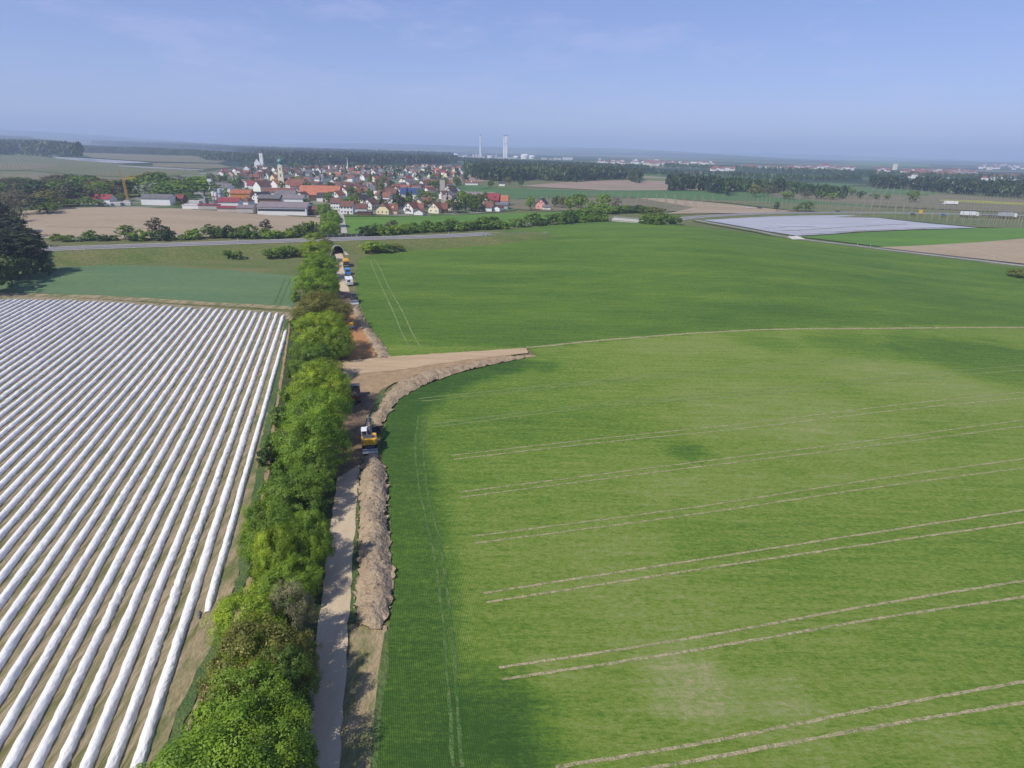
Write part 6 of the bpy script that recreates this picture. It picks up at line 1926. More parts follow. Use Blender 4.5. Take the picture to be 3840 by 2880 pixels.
def beam(name, a, b_, h0, h1, w, m, par):
    a, b_ = Vector(a), Vector(b_)
    d = (b_ - a).normalized()
    n_ = Vector((0, -d.z, d.y))
    x0, x1 = a.x - w / 2, a.x + w / 2
    v = [Vector((x, *(c + n_ * s)[1:])) for c, hh in ((a, h0), (b_, h1)) for s in (-hh / 2, hh / 2) for x in (x0, x1)]
    return MB().add(v, [(0, 1, 3, 2), (4, 6, 7, 5), (0, 4, 5, 1), (2, 3, 7, 6), (0, 2, 6, 4), (1, 5, 7, 3)]).obj(name, m, par)


M['boom'] = plain('worn_boom_paint', (0.30, 0.23, 0.12), 0.6, var=0.6)
beam('boom_base', (0.05, 0.35, 1.75), (0.05, 1.9, 3.1), 0.55, 0.5, 0.4, M['dgrey'], ex)
beam('boom', (0.05, 1.85, 3.05), (0.05, 3.9, 4.1), 0.5, 0.34, 0.36, M['boom'], ex)
st = beam('stick', (0.05, 3.75, 4.15), (0.05, 5.7, 3.0), 0.42, 0.26, 0.3, M['lgrey'], ex)
for x in (-0.28, 0.38): MB().tube((x, 0.9, 1.8), (x, 2.1, 3.05), 0.09, 0.09, 8).tube((x, 1.5, 2.42), (x, 2.2, 3.15), 0.055, 0.055, 6).obj('hydraulic_cylinder', M['chrome'], ex)
MB().tube((0.05, 2.6, 3.75), (0.05, 4.0, 4.5), 0.09, 0.08, 8).obj('hydraulic_cylinder', M['chrome'], ex)
bk = MB()
bk.prism([(5.6, 3.05), (5.9, 2.8), (6.1, 2.2), (5.8, 1.75), (5.3, 1.7), (5.45, 1.8), (5.78, 1.9), (5.98, 2.25), (5.82, 2.7)], 'x', -0.4, 0.5)
for i in range(4): bk.tube((-0.3 + i * 0.24, 5.35, 1.72), (-0.3 + i * 0.24, 5.1, 1.66), 0.05, 0.02, 5)
bk.obj('bucket', M['lgrey'], ex)
# spare bucket on the grass
p = G(1409, 1625)
sb = MB()
sb.prism([(-0.6, 0.0), (0.6, 0.0), (0.75, 0.35), (0.6, 0.85), (0.1, 1.05), (0.05, 0.95), (0.5, 0.75), (0.62, 0.35), (0.5, 0.1), (-0.6, 0.08)], 'x', -0.75, 0.75)
for x in (-0.75, 0.71): sb.prism([(-0.6, 0.02), (0.6, 0.02), (0.72, 0.35), (0.6, 0.8), (0.1, 1.0)], 'x', x, x + 0.04)
o = sb.obj('digging_bucket', M['dgrey'], None, (p.x, p.y, 0.16))
o.rotation_euler = (0, 0, 0.6)
tag(o, 'dark spare digging bucket lying right of the excavator boom', 'bucket')

# dump truck in the shade
p = G(1331, 1521)
q = np.array([-0.25, 0.97])
dt = empty('dump_truck', (p.x + q[0] * 2.9, p.y + q[1] * 2.9, 0.15), yaw_to(*q))
tag(dt, 'dark dump truck with red-brown rear standing in the tree shade', 'dump truck')
MB().bbox(-0.45, -2.7, 0.55, 0.45, 2.6, 0.9, 0.05).obj('chassis', M['dgrey'], dt)
for sx in (-0.92, 0.92):
    for y in (-1.9, -0.8, 1.75): wheel(dt, sx, y, 0.48, 0.38)
bd = MB().bbox(-1.1, -2.75, 0.95, 1.1, 0.75, 1.1, 0.03)
for x in (-1.1, 1.02): bd.bbox(x, -2.75, 1.1, x + 0.08, 0.75, 1.75, 0.02)
bd.bbox(-1.02, 0.67, 1.1, 1.02, 0.75, 2.0, 0.02)
for i in range(5):
    for x in (-1.15, 1.1): bd.box(x, -2.5 + i * 0.75, 1.1, x + 0.05, -2.4 + i * 0.75, 1.72)
bd.obj('tipper_body', M['dgrey'], dt)
MB().bbox(-1.02, -2.82, 1.0, 1.02, -2.753, 1.7, 0.02).obj('tailgate', M['redbrown'], dt)
ld = sheet('load', [(-0.98, -2.6), (0.98, -2.6), (0.98, 0.62), (-0.98, 0.62)], 0, M['earth'], 0.3, 0.0, None, lambda x, y: -zf(x, y) + 1.35 + 0.3 * (1 - np.abs(x)) + 0.15 * fbm(x * 2, y * 2))
ld.parent = dt
MB().bbox(-1.1, 0.95, 0.7, 1.1, 2.6, 1.6, 0.1).obj('cab', M['redbrown'], dt)
MB().bbox(-1.05, 1.0, 1.6, 1.05, 2.5, 2.3, 0.15).obj('cab_glass', M['vglass'], dt)
MB().bbox(-1.08, 0.97, 2.303, 1.08, 2.45, 2.45, 0.08).obj('cab_roof', M['dgrey'], dt)
for x in (-0.9, 0.7): MB().bbox(x, -2.86, 0.75, x + 0.2, -2.8, 0.9, 0.01).obj('tail_lamp', M['lamp_red'], dt)

# wheel loader with its bucket towards us
p = G(1329, 1142)
q = np.array([0.25, -0.97])
wl_ = empty('wheel_loader', (p.x - q[0] * 3.0, p.y - q[1] * 3.0, 0.12), yaw_to(*q))
tag(wl_, 'dark wheel loader with light grey front bucket beside the upper crop field', 'wheel loader')
for sx in (-1.0, 1.0):
    for y in (-1.3, 1.25): wheel(wl_, sx, y, 0.65, 0.48)
MB().bbox(-0.8, -2.5, 0.7, 0.8, -0.35, 1.75, 0.16).obj('engine_housing', M['dgrey'], wl_)
MB().bbox(-0.5, -0.35, 0.6, 0.5, 1.9, 1.1, 0.08).obj('front_frame', M['dgrey'], wl_)
MB().bbox(-0.72, -0.6, 1.1, 0.72, 0.75, 1.8, 0.06).obj('cab', M['dgrey'], wl_)
MB().bbox(-0.68, -0.55, 1.8, 0.68, 0.7, 2.75, 0.06).obj('cab_glass', M['vglass'], wl_)
MB().bbox(-0.78, -0.65, 2.753, 0.78, 0.8, 2.9, 0.06).obj('cab_roof', M['dgrey'], wl_)
for x in (-0.45, 0.45): beam('lift_arm', (x, 0.6, 1.6), (x, 2.5, 0.5), 0.22, 0.2, 0.14, M['dgrey'], wl_)
MB().prism([(2.35, 0.1), (3.25, 0.05), (3.25, 0.1), (2.6, 0.2), (2.45, 0.55), (2.55, 1.0), (2.75, 1.15), (2.68, 1.2), (2.4, 1.05), (2.28, 0.55)], 'x', -1.32, 1.32).obj('bucket', M['lgrey'], wl_)

# site caravan
p = G(1312, 1074)
q = np.array([0.34, -0.94])
cv_ = empty('site_caravan', (p.x - q[0] * 2.5, p.y - q[1] * 2.5, 0.1), yaw_to(*q))
tag(cv_, 'white site caravan with a dark window in its end wall', 'caravan')
bo = MB()
bo.prism([(-2.4, 0.55), (2.4, 0.55), (2.5, 1.5), (2.35, 2.6), (2.1, 2.75), (-2.1, 2.75), (-2.35, 2.6), (-2.5, 1.5)], 'x', -1.2, 1.2)
bo.obj('body', M['white_paint'], cv_)
MB().box(-1.22, -2.2, 0.55, -1.203, 2.2, 0.85).box(1.203, -2.2, 0.55, 1.22, 2.2, 0.85).obj('green_skirt', plain('dull_green_paint', (0.12, 0.25, 0.12)), cv_)
wn_ = MB().bbox(-0.5, -0.02, 0, 0.5, 0.04, 0.75, 0.03).mesh('caravan_window', M['dgrey'])
for x, y, a in ((0.25, 2.47, math.pi), (1.21, -0.8, math.pi / 2), (1.21, 1.0, math.pi / 2), (-1.21, 0.9, -math.pi / 2)):
    o = link('window', wn_, None, cv_, (x, y, 1.5))
    o.rotation_euler = (0, 0, a)
    link('pane', MB().box(-0.42, -0.035, 0.08, 0.42, -0.022, 0.67).mesh('caravan_pane', M['vglass']), None, o)
MB().bbox(1.2, -1.9, 0.6, 1.24, -1.2, 2.4, 0.01).obj('door', M['redbrown'], cv_)
MB().bbox(-0.3, -0.4, 2.75, 0.3, 0.4, 2.88, 0.05).obj('roof_hatch', M['lgrey'], cv_)
for sx in (-1.0, 1.0): wheel(cv_, sx, -0.2, 0.35, 0.22)
MB().tube((-0.6, -2.2, 0.5), (0, -3.4, 0.45), 0.05, 0.05, 6).tube((0.6, -2.2, 0.5), (0, -3.4, 0.45), 0.05, 0.05, 6).obj('drawbar', M['steel'], cv_)

# blue flatbed van facing us
p = G(1306, 1034)
q = np.array([0.30, -0.95])
bv = empty('blue_van', (p.x - q[0] * 2.4, p.y - q[1] * 2.4, 0.1), yaw_to(*q))
tag(bv, 'bright blue van with dark windscreen between caravan and yellow tipper', 'van')
b = MB()
b.prism([(-2.4, 0.45), (2.35, 0.45), (2.4, 0.9), (2.25, 1.15), (1.5, 1.3), (0.75, 2.05), (-2.3, 2.1), (-2.4, 1.9)], 'x', -0.95, 0.95)
b.obj('body', M['blue_paint'], bv)
MB().prism([(1.52, 1.335), (1.56, 1.36), (0.88, 2.02), (0.82, 2.0)], 'x', -0.85, 0.85).obj('windscreen', M['vglass'], bv)
for x in (-0.962, 0.952): MB().prism([(1.35, 1.35), (0.8, 1.92), (-0.2, 1.95), (-0.2, 1.35)], 'x', x, x + 0.01).obj('side_window', M['vglass'], bv)
MB().bbox(-0.88, -2.2, 2.103, 0.88, 0.6, 2.2, 0.05).obj('roof_cover', M['blue_light'], bv)
MB().bbox(-0.97, 2.3, 0.42, 0.97, 2.46, 0.68, 0.05).obj('bumper', M['lgrey'], bv)
for x in (-0.85, 0.55): MB().bbox(x, 2.33, 0.72, x + 0.3, 2.43, 0.9, 0.03).obj('headlight', M['chrome'], bv)
for sx in (-0.85, 0.85):
    for y in (-1.5, 1.55): wheel(bv, sx, y, 0.36, 0.22)
MB().bbox(-0.9, 1.3, 0.985, 0.9, 2.1, 1.0 + 0.2, 0.1).obj('bonnet', M['blue_light'], bv)

# yellow tipper lorry facing the tunnel
p = G(1300, 1003)
q = np.array([-0.30, 0.95])
yt = empty('tipper_lorry', (p.x + q[0] * 3.6, p.y + q[1] * 3.6, 0.1), yaw_to(*q))
tag(yt, 'yellow tipper lorry with ribbed body parked before the tunnel mouth', 'lorry')
MB().bbox(-0.5, -3.6, 0.6, 0.5, 3.6, 0.95, 0.05).obj('chassis', M['dgrey'], yt)
for sx in (-1.0, 1.0):
    for y in (-2.6, -1.4, 2.5): wheel(yt, sx, y, 0.5, 0.4)
b = MB().bbox(-1.22, -3.4, 1.15, 1.22, 1.5, 1.35, 0.04)
for x in (-1.22, 1.12): b.bbox(x, -3.4, 1.35, x + 0.1, 1.5, 2.5, 0.03)
b.bbox(-1.12, 1.4, 1.35, 1.12, 1.5, 2.8, 0.03)
for i in range(7):
    for x in (-1.28, 1.22): b.box(x, -3.3 + i * 0.75, 1.2, x + 0.06, -3.18 + i * 0.75, 2.48)
b.obj('tipper_body', M['yellow'], yt)
tp_ = MB()
for i in range(8): tp_.prism([(-1.15, 2.3), (1.15, 2.3), (1.15, 2.45), (0.6, 2.72), (-0.6, 2.72), (-1.15, 2.45)], 'y', -3.3 + i * 0.58, -2.79 + i * 0.58)
tp_.obj('load_cover', M['yellow'], yt)
MB().bbox(-1.12, -3.48, 1.2, 1.12, -3.403, 2.3, 0.02).obj('tailgate', M['dgrey'], yt)
MB().bbox(-1.15, -3.7, 0.55, 1.15, -3.55, 0.75, 0.03).obj('bumper', M['lgrey'], yt)
MB().bbox(-1.18, 1.8, 0.7, 1.18, 3.7, 1.75, 0.12).obj('cab', M['yellow'], yt)
MB().bbox(-1.13, 1.85, 1.75, 1.13, 3.6, 2.5, 0.15).obj('cab_glass', M['vglass'], yt)
MB().bbox(-1.15, 1.82, 2.503, 1.15, 3.5, 2.7, 0.12).obj('cab_roof', M['yellow'], yt)
for x in (-0.95, 0.7): MB().bbox(x, -3.73, 0.8, x + 0.25, -3.66, 0.95, 0.01).obj('tail_lamp', M['lamp_red'], yt)

# yellow road roller half under the leaves
p = G(1312, 1238)
ro = empty('road_roller', (p.x, p.y + 1.6, 0.3), yaw_to(-0.25, 0.97))
tag(ro, 'yellow road roller half hidden under the tree beside the orange sand', 'road roller')
for y in (-1.4, 1.4):
    o = MB().tube((-0.75, 0, 0), (0.75, 0, 0), 0.58, 0.58, 20).obj('drum', M['steel'], ro, (0, y, 0.58))
MB().bbox(-0.72, -1.75, 0.95, 0.72, 1.75, 1.45, 0.12).obj('body', M['yellow'], ro)
MB().bbox(-0.6, -1.7, 1.453, 0.6, -0.6, 1.75, 0.1).obj('engine_hood', M['yellow'], ro)
for x in (-0.6, 0.52):
    for y in (-0.55, 0.75): MB().bbox(x, y, 1.45, x + 0.08, y + 0.08, 2.5, 0.02).obj('canopy_post', M['dgrey'], ro)
MB().bbox(-0.8, -0.75, 2.503, 0.8, 1.0, 2.6, 0.04).obj('canopy', M['yellow'], ro)
MB().bbox(-0.25, -0.3, 1.45, 0.25, 0.2, 1.6, 0.04).bbox(-0.25, -0.4, 1.6, 0.25, -0.28, 2.05, 0.04).obj('seat', M['dgrey'], ro)


# worker in blue
def person(p, yaw, label):
    r = empty('person', (p[0], p[1], p[2]), yaw)
    tag(r, label, 'person')
    J = [((0, 0, 0.95), 0.145), ((0, 0, 1.18), 0.15), ((0, 0.02, 1.42), 0.15), ((0, 0.03, 1.54), 0.06), ((0, 0.06, 1.66), 0.095), ((0, 0.07, 1.74), 0.085),
         ((-0.1, 0, 0.88), 0.1), ((-0.12, 0.05, 0.5), 0.075), ((-0.13, -0.02, 0.09), 0.055), ((-0.13, 0.12, 0.04), 0.045),
         ((0.1, 0, 0.88), 0.1), ((0.12, -0.02, 0.5), 0.075), ((0.13, -0.14, 0.1), 0.055), ((0.13, -0.01, 0.04), 0.045),
         ((-0.2, 0.02, 1.42), 0.07), ((-0.27, 0.0, 1.14), 0.052), ((-0.25, 0.2, 0.98), 0.04), ((-0.24, 0.28, 0.94), 0.035),
         ((0.2, 0.02, 1.42), 0.07), ((0.27, -0.04, 1.14), 0.052), ((0.27, 0.12, 0.94), 0.04), ((0.27, 0.19, 0.88), 0.035)]
    E = [(0, 1), (1, 2), (2, 3), (3, 4), (4, 5), (0, 6), (6, 7), (7, 8), (8, 9), (0, 10), (10, 11), (11, 12), (12, 13), (2, 14), (14, 15), (15, 16), (16, 17), (2, 18), (18, 19), (19, 20), (20, 21)]
    me = bpy.data.meshes.new('person_body')
    me.from_pydata([j[0] for j in J], E, [])
    o = link('body', me, M['workblue'], r)
    sk = o.modifiers.new('skin', 'SKIN')
    for i, (c_, rd) in enumerate(J):
        sv = me.skin_vertices[0].data[i]
        sv.radius = (rd, rd)
        sv.use_root = i == 0
    o.modifiers.new('sub', 'SUBSURF').levels = 1
    o.modifiers['sub'].render_levels = 1
    hd = MB().lathe([(0.0, 1.55), (0.06, 1.57), (0.092, 1.64), (0.1, 1.71), (0.085, 1.78), (0.04, 1.83), (0.0, 1.84)], 12, 0, 0.06)
    hd.prism([(0.155, 1.66), (0.185, 1.66), (0.155, 1.71)], 'x', -0.015, 0.015)
    h_ = hd.obj('head', M['skin'], r)
    MB().lathe([(0.105, 1.70), (0.11, 1.76), (0.09, 1.83), (0.0, 1.87)], 12, 0, 0.045).obj('hair', M['hair'], h_)
    for sx, (x, y, z) in ((-1, (-0.24, 0.28, 0.94)), (1, (0.27, 0.19, 0.88))):
        hn = MB().bbox(x - 0.025, y - 0.02, z - 0.06, x + 0.025, y + 0.06, z + 0.04, 0.012)
        for k_ in range(4): hn.tube((x - 0.022 + k_ * 0.015, y + 0.05, z - 0.05 + k_ * 0.002), (x - 0.022 + k_ * 0.015, y + 0.085, z - 0.12 - 0.008 * (k_ in (1, 2))), 0.009, 0.007, 5)
        hn.tube((x - sx * 0.025, y + 0.02, z), (x - sx * 0.055, y + 0.06, z - 0.06), 0.011, 0.008, 5)
        hn.obj('hand', M['skin'], r)
    for x, y in ((-0.13, 0.06), (0.13, -0.07)): MB().bbox(x - 0.055, y - 0.12, 0.0, x + 0.055, y + 0.16, 0.1, 0.03).obj('shoe', M['black'], r)


p = G(1336, 1247)
person((p.x, p.y, 0.2), 0.6, 'person in blue work clothes standing on the orange sand')

# barrier board with warning lamp at the road edge
p = G(1171, 2426)
bb = empty('barrier_board', (p.x, p.y, 0.0), 0.15)
tag(bb, 'red and white striped barrier board with orange lamp at the road edge', 'barrier')
M['sign_red'] = plain('sign_red', (0.5, 0.02, 0.02), 0.4)
M['lamp_orange'] = plain('orange_lamp_lens', (0.75, 0.28, 0.02), 0.25)
MB().bbox(-0.16, -0.02, 0.3, 0.16, 0.02, 1.3, 0.01).obj('board', M['line'], bb)
st_ = MB()
for i in range(4): st_.add([(-0.155, -0.024, 0.36 + i * 0.25), (0.155, -0.024, 0.48 + i * 0.25), (0.155, -0.024, 0.6 + i * 0.25), (-0.155, -0.024, 0.48 + i * 0.25)], [(0, 1, 2, 3)])
st_.obj('red_stripes', M['sign_red'], bb)
MB().tube((0, 0.05, 0), (0, 0.05, 1.35), 0.03, 0.03, 6).obj('post', M['steel'], bb)
MB().bbox(-0.35, -0.15, 0, 0.35, 0.25, 0.12, 0.03).obj('foot', M['black'], bb)
MB().tube((0, 0, 1.33), (0, 0, 1.55), 0.11, 0.11, 12).obj('warning_lamp', M['lamp_orange'], bb)
# blue-white container by the embankment
p = G(1046, 938, 0.8)
o = MB().bbox(-0.7, -0.5, 0, 0.7, 0.5, 2.0, 0.05).obj('switch_cabinet', plain('pale_blue_cabinet', (0.45, 0.55, 0.72)), None, (p.x, p.y, 0.6))
tag(o, 'small pale blue cabinet at the foot of the embankment left of the trees', 'cabinet')


# ------------------------------------------------------------------ traffic on the far roads
def car(p, yaw, m, label):
    r = empty('car', (p[0], p[1], p[2]), yaw)
    tag(r, label, 'car', 'cars on the far roads')
    MB().prism([(-2.1, 0.3), (2.1, 0.3), (2.15, 0.7), (1.2, 0.9), (-2.05, 0.95), (-2.15, 0.6)], 'y', -0.85, 0.85).obj('body', m, r)
    MB().prism([(1.05, 0.9), (0.4, 1.42), (-1.3, 1.42), (-1.95, 0.95)], 'y', -0.72, 0.72).obj('cabin_glass', M['vglass'], r)
    MB().prism([(0.35, 1.425), (0.3, 1.47), (-1.2, 1.47), (-1.25, 1.425)], 'y', -0.7, 0.7).obj('roof', m, r)
    for x in (-1.3, 1.3):
        for y in (-0.8, 0.8):
            o = wheel(r, x, y, 0.32, 0.2)
            o.rotation_euler = (math.pi / 2, 0, 0)


def truck(p, yaw, box, cab_m, label, L=11.5):
    r = empty('truck', (p[0], p[1], p[2]), yaw)
    tag(r, label, 'truck', 'trucks on the far roads')
    MB().bbox(-L / 2, -1.25, 1.1, L / 2, 1.25, 3.9, 0.06).obj('trailer', box, r)
    MB().bbox(-L / 2, -0.5, 0.8, L / 2 + 2.5, 0.5, 1.09, 0.03).obj('chassis', M['dgrey'], r)
    MB().prism([(L / 2 + 0.5, 0.6), (L / 2 + 2.7, 0.6), (L / 2 + 2.7, 1.9), (L / 2 + 2.4, 3.4), (L / 2 + 0.7, 3.7), (L / 2 + 0.5, 3.4)], 'y', -1.22, 1.22).obj('cab', cab_m, r)
    MB().prism([(L / 2 + 2.71, 1.95), (L / 2 + 2.74, 1.95), (L / 2 + 2.5, 3.1), (L / 2 + 2.47, 3.1)], 'y', -1.1, 1.1).obj('windscreen', M['vglass'], r)
    for x in (-L / 2 + 1.2, -L / 2 + 2.5, -L / 2 + 3.8, L / 2 + 1.6):
        for y in (-1.05, 1.05):
            o = wheel(r, x, y, 0.5, 0.3)
            o.rotation_euler = (math.pi / 2, 0, 0)


def onhw(px, py):
    p = G(px, py, 0.8)
    return (p.x, p.y, max(p.z, 0.0) + 0.6)


truck(onhw(3628, 810), R_(-3), M['white_paint'], M['white_paint'], 'white box truck on the highway, middle of the three trucks')
truck(onhw(3770, 814), R_(-4), M['lgrey'], M['white_paint'], 'grey truck with white cab on the highway at the right edge')
p = ZG(6, 1395, 746)
truck((p.x, p.y, 0.3), R_(172), M['white_paint'], M['white_paint'], 'white truck on the farther road before the yellow strip')
car(onhw(3423, 805), R_(-2), M['dgrey'], 'dark car on the highway left of the yellow sign')
car(onhw(3538, 808), R_(-2), M['blue_paint'], 'small dark blue car on the highway right of the yellow sign')
car(onhw(3141, 795), R_(4), M['dgrey'], 'dark car on the highway behind the film field')
p = ZG(5, 1303, 828)
car((p.x, p.y, p.z + 0.35), R_(2), M['white_paint'], 'white car parked at the hop garden edge')
p = ZG(5, 1415, 832)
car((p.x, p.y, p.z + 0.35), R_(2), M['dgrey'], 'dark car parked beside the white car at the hop garden')
p = ZG(6, 1045, 862)
sg = empty('road_sign', (p.x, p.y, 0.2), R_(-8))
tag(sg, 'large plain yellow road sign on two posts beside the highway', 'sign')
MB().bbox(-1.5, -0.05, 1.6, 1.5, 0.05, 4.4, 0.04).obj('panel', plain('sign_yellow', (0.75, 0.42, 0.02), 0.5), sg)
for x in (-1.0, 1.0): MB().tube((x, 0.12, -0.3), (x, 0.12, 4.3), 0.08, 0.08, 6).obj('post', M['steel'], sg)

# overpass at the crest
a_, b_ = G(2292, 812, 3.0), G(2404, 818, 3.0)
yaw = math.atan2(b_.y - a_.y, b_.x - a_.x)
Lb = (b_ - a_).length
br = empty('overpass', ((a_.x + b_.x) / 2, (a_.y + b_.y) / 2, 2.0), yaw)
tag(br, 'grey concrete road bridge between the shrubs at the field crest', 'bridge')
MB().bbox(-Lb / 2, -4, 0, Lb / 2, 4, 1.3, 0.05).obj('deck', M['concrete'], br)
MB().bbox(-Lb / 2, -4.2, 1.0, Lb / 2, -3.95, 1.5, 0.03).bbox(-Lb / 2, 3.95, 1.0, Lb / 2, 4.2, 1.5, 0.03).obj('edge_beam', M['block'], br)
for y in (-4.05, 4.05):
    rl = MB()
    for i in range(int(Lb / 2) + 1): rl.bbox(-Lb / 2 + i * 2, y - 0.04, 1.5, -Lb / 2 + i * 2 + 0.08, y + 0.04, 2.5, 0.01)
    for z in (1.8, 2.1, 2.45): rl.box(-Lb / 2, y - 0.03, z, Lb / 2, y + 0.03, z + 0.06)
    rl.obj('railing', M['lgrey'], br)
for x in (-Lb / 2 + 1.2, Lb / 2 - 1.2): MB().bbox(x - 1.2, -3.8, -6, x + 1.2, 3.8, -0.003, 0.1).obj('abutment', M['concrete'], br)

# ------------------------------------------------------------------ hop garden poles
M['pole'] = plain('weathered_timber_pole', (0.30, 0.26, 0.21), 0.9)
polm = MB().tube((0, 0, -0.3), (0, 0, 7.2), 0.17, 0.12, 6).mesh('hop_pole', M['pole'])
PZ = [[(1060, 434), (1150, 429), (1300, 426), (1450, 431), (1560, 440), (1500, 456), (1380, 452), (1280, 454), (1180, 454), (1112, 450)], [(1460, 430), (1620, 434), (1780, 442), (1900, 448), (2212, 462), (2280, 466), (2280, 472), (2100, 467), (1900, 461), (1720, 455), (1570, 438)],
      [(1800, 469), (2212, 476), (2280, 478), (2280, 492), (2212, 493), (2114, 490), (2000, 480), (1860, 466)], [(1700, 410), (1860, 406), (2000, 418), (2212, 432), (2280, 436), (2280, 460), (2212, 458), (1900, 445), (1780, 436), (1650, 424)],
      [(-30, 342), (80, 342), (230, 356), (330, 366), (430, 372), (420, 376), (300, 388), (160, 380), (60, 372), (-30, 372)], [(165, 330), (250, 332), (400, 338), (500, 345), (470, 352), (330, 349), (200, 341)]]
pp, pz_ = [], []
PLB = ['in the hop garden behind the pink house', 'in the hop garden behind the film-covered field', 'in the hop garden between highway and light green field', 'in the brown hop garden before the right wood', 'in the hop garden left of the village', 'in the hop garden below the left forest']
for zp, (sx, sy) in zip(PZ, ((11, 15), (11, 16), (9, 12), (14, 20), (16, 22), (22, 30))):
    pa = np.array([tuple(q) for q in P2(zp)])
    lo, hi = pa.min(0) - 60, pa.max(0) + 60
    c_ = (lo + hi) / 2
    hx = (hi - lo).max()
    gx, gy = np.meshgrid(np.arange(-hx, hx, sx), np.arange(-hx, hx, sy))
    an = 0.42
    g = np.column_stack([c_[0] + gx.ravel() * math.cos(an) - gy.ravel() * math.sin(an), c_[1] + gx.ravel() * math.sin(an) + gy.ravel() * math.cos(an)])
    g = g[inside(pa, g)]
    pp += [(q[0], q[1], PLB[len(pz_)]) for q in g]
    pz_.append(1)
pp.sort(key=lambda q: q[0] ** 2 + q[1] ** 2)
for x, y, pl_ in pp[:300]:
    o = link('hop_pole', polm, None, None, (x, y, float(zf(x, y))))
    o.rotation_euler = (rnd.uniform(-0.05, 0.05), rnd.uniform(-0.05, 0.05), 0)
    tag(o, 'tall thin timber pole ' + pl_, 'pole', 'hop garden poles')
rest = MB()
for x, y, pl_ in pp[300:3500]:
    z = float(zf(x, y))
    rest.tube((x, y, z - 0.3), (x + rnd.uniform(-0.3, 0.3), y, z + 7.2), 0.17, 0.13, 4, False)
if rest.v: rest.obj('hop_poles', M['pole'])['kind'] = 'stuff'

# ------------------------------------------------------------------ refinery
M['stack'] = plain('pale_chimney_concrete', (0.82, 0.80, 0.79), 0.8, var=0.97)
M['cap'] = plain('dark_chimney_mouth', (0.08, 0.08, 0.085), 0.8)


def far_at(px, py): return G(px, py)


REF = depth(G(1850, 592))


def at_depth(px, py, D):
    d = ray(px, py)
    return Vector((d[0] * D, d[1] * D, 0))


def mpp(D): return D / F


for px, ptop, pbot, w, lb in ((1801.5, 513, 592, 6.0, 'tall single pale chimney of the far refinery, standing left'), (1889.5, 517, 596, 5.2, 'left of the three pale chimneys standing together in the refinery'), (1895, 516, 596, 5.2, 'middle of the three pale chimneys standing together in the refinery'), (1900.5, 514.5, 596, 5.2, 'right of the three pale chimneys standing together in the refinery')):
    p = at_depth(px, pbot, REF)
    hgt = (pbot - ptop) * mpp(REF)
    r = empty('refinery_chimney', (p.x, p.y, 0), 0)
    tag(r, lb, 'chimney', 'refinery chimneys')
    rd = w * mpp(REF) / 2
    MB().tube((0, 0, -2), (0, 0, hgt * 0.97), rd * 1.15, rd * 0.8, 14).obj('shaft', M['stack'], r)
    MB().tube((0, 0, hgt * 0.97 + 0.01), (0, 0, hgt), rd * 0.95, rd * 0.95, 14).obj('mouth', M['cap'], r)
    MB().tube((0, 0, hgt * 0.62), (0, 0, hgt * 0.63), rd * 1.15, rd * 1.15, 14).obj('platform', M['cap'], r)
for k_, (px, py, w, h_, dome) in enumerate(((1702, 589, 34, 8, 1), (1840, 592, 26, 8, 0), (1935, 594, 22, 6, 1), (1968, 598, 30, 12, 1), (1994, 596, 28, 8, 1), (1725, 593, 40, 4, 0), (1748, 597, 18, 8, 0))):
    p = at_depth(px, py, REF * (0.97 if k_ in (3,) else 1.0))
    R0, hh = w * mpp(REF) / 2, h_ * mpp(REF)
    r = empty('refinery_tank', (p.x, p.y, 0), 0)
    tag(r, ('white domed' if dome else 'white flat-topped') + ' storage tank of the refinery, ' + nth([1, 4, 5, 6, 7, 2, 3][k_]) + ' from the left', 'tank', 'refinery tanks')
    MB().lathe([(R0, -3), (R0, hh)], 24).obj('tank_wall', M['silo_white'], r)
    MB().lathe([(R0 * 1.02, hh), (R0 * 0.8, hh + (R0 * 0.16 if dome else 0.5)), (R0 * 0.4, hh + (R0 * 0.28 if dome else 0.8)), (0.01, hh + (R0 * 0.32 if dome else 0.9))], 24).obj('tank_roof', M['silo_white'], r)
for k_, (px, py, w, h_) in enumerate(((1786, 602, 60, 4), (1740, 601, 14, 8), (1775, 600, 8, 12), (2041, 594, 19, 4), (2066, 594, 10, 3), (2082, 608, 8, 5), (2097, 608, 10, 5), (2128, 606, 34, 8), (1785, 588, 6, 16), (1795, 588, 8, 12), (1806, 588, 6, 14), (1816, 590, 6, 8), (1858, 592, 3, 14), (1862, 592, 3, 14), (1870, 593, 30, 4), (1920, 594, 30, 4))):
    p = at_depth(px, py, REF * 0.985)
    w_, hh = w * mpp(REF), h_ * mpp(REF)
    r = empty('refinery_building', (p.x, p.y, 0), 0.1)
    tall = h_ > w
    tag(r, ('slim pale process tower' if tall else 'low white industrial hall') + ' of the refinery, ' + nth(k_ + 1) + ' of its buildings from near the tall chimney', 'building', 'refinery buildings')
    if tall:
        MB().lathe([(w_ / 2, -3), (w_ / 2, hh * 0.8), (w_ * 0.3, hh * 0.82), (w_ * 0.3, hh)], 10).obj('vessel', M['silo_grey'], r)
    else:
        MB().bbox(-w_ / 2, -15, -3, w_ / 2, 15, hh * 0.85, 0.3).obj('wall', M['silo_white'], r)
        MB().bbox(-w_ / 2 - 1, -16, hh * 0.85 + 0.01, w_ / 2 + 1, 16, hh, 0.3).obj('roof', M['silo_white'] if k_ % 2 else RF['pale'], r)
p = at_depth(2384, 612, 2600)
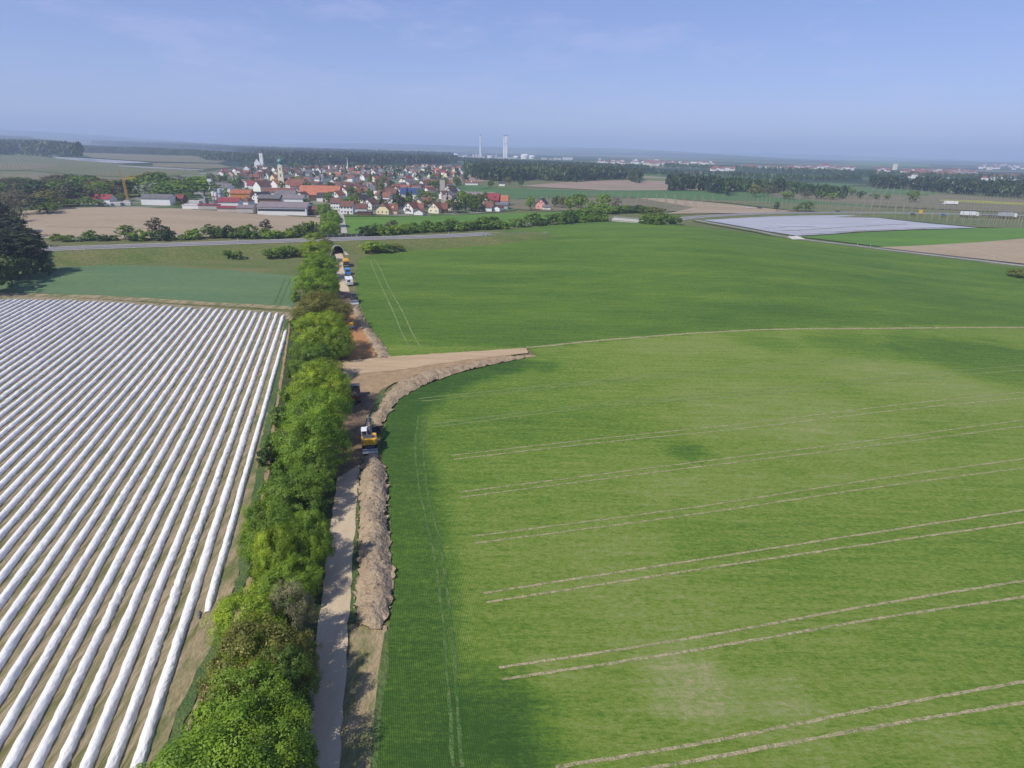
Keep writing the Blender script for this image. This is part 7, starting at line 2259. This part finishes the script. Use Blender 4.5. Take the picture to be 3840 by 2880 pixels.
r = empty('water_tower', (p.x, p.y, 0), 0)
tag(r, 'white tapering water tower rising from the far woods', 'water tower')
MB().lathe([(4.2, -2), (3.4, 14), (3.6, 15), (2.6, 17.5), (0.05, 18.5)], 14).obj('shaft', M['silo_white'], r)

# far towns: hundreds of specks
tw_ = MB()
rg2 = random.Random(5)


def town(k, x0, x1, y0, y1, num, big=1.0):
    for _ in range(int(num * 0.7)):
        p = ZG(k, rg2.uniform(x0, x1), rg2.uniform(y0, y1))
        w, d, h_ = rg2.uniform(8, 15) * big, rg2.uniform(8, 11) * big, rg2.uniform(4, 9) * big
        x, y, z = p.x, p.y, float(zf(p.x, p.y))
        tw_.cur = rg2.choice([0, 0, 0, 1])
        tw_.box(x - w / 2, y - d / 2, z - 2, x + w / 2, y + d / 2, z + h_)
        tw_.cur = rg2.choice([2, 2, 3, 4])
        tw_.prism([(y - d / 2 - 0.5, z + h_ + 0.01), (y + d / 2 + 0.5, z + h_ + 0.01), (y, z + h_ + d * 0.35)], 'x', x - w / 2 - 0.5, x + w / 2 + 0.5)


for a in ((5, 0, 900, 282, 318, 90), (5, 840, 1110, 366, 384, 26), (5, 1190, 1420, 338, 362, 34), (5, 1480, 1720, 346, 368, 24), (5, 1750, 2060, 345, 384, 44), (5, 2100, 2190, 345, 362, 6, 1.8), (6, 0, 300, 330, 356, 26), (6, 540, 740, 345, 400, 16), (6, 840, 1560, 368, 445, 190), (6, 1540, 1680, 396, 410, 16), (6, 1750, 2212, 440, 468, 60), (6, 1700, 2212, 300, 350, 30, 1.5), (4, 1400, 2212, 380, 440, 50), (4, 2000, 2212, 400, 450, 30), (1, 1880, 2212, 170, 196, 16, 2.0)):
    town(*a)
tw_.obj('far_towns', [WL['white'], WL['cream'], RF['red'], RF['rust'], RF['mauve']])['kind'] = 'stuff'
p = ZG(6, 760, 350)
o = MB().bbox(-6, -6, -2, 6, 6, 22, 0.3).obj('tower_block', WL['cream'], None, (p.x, p.y, 0))
tag(o, 'tall pale tower block above the far town', 'tower block')
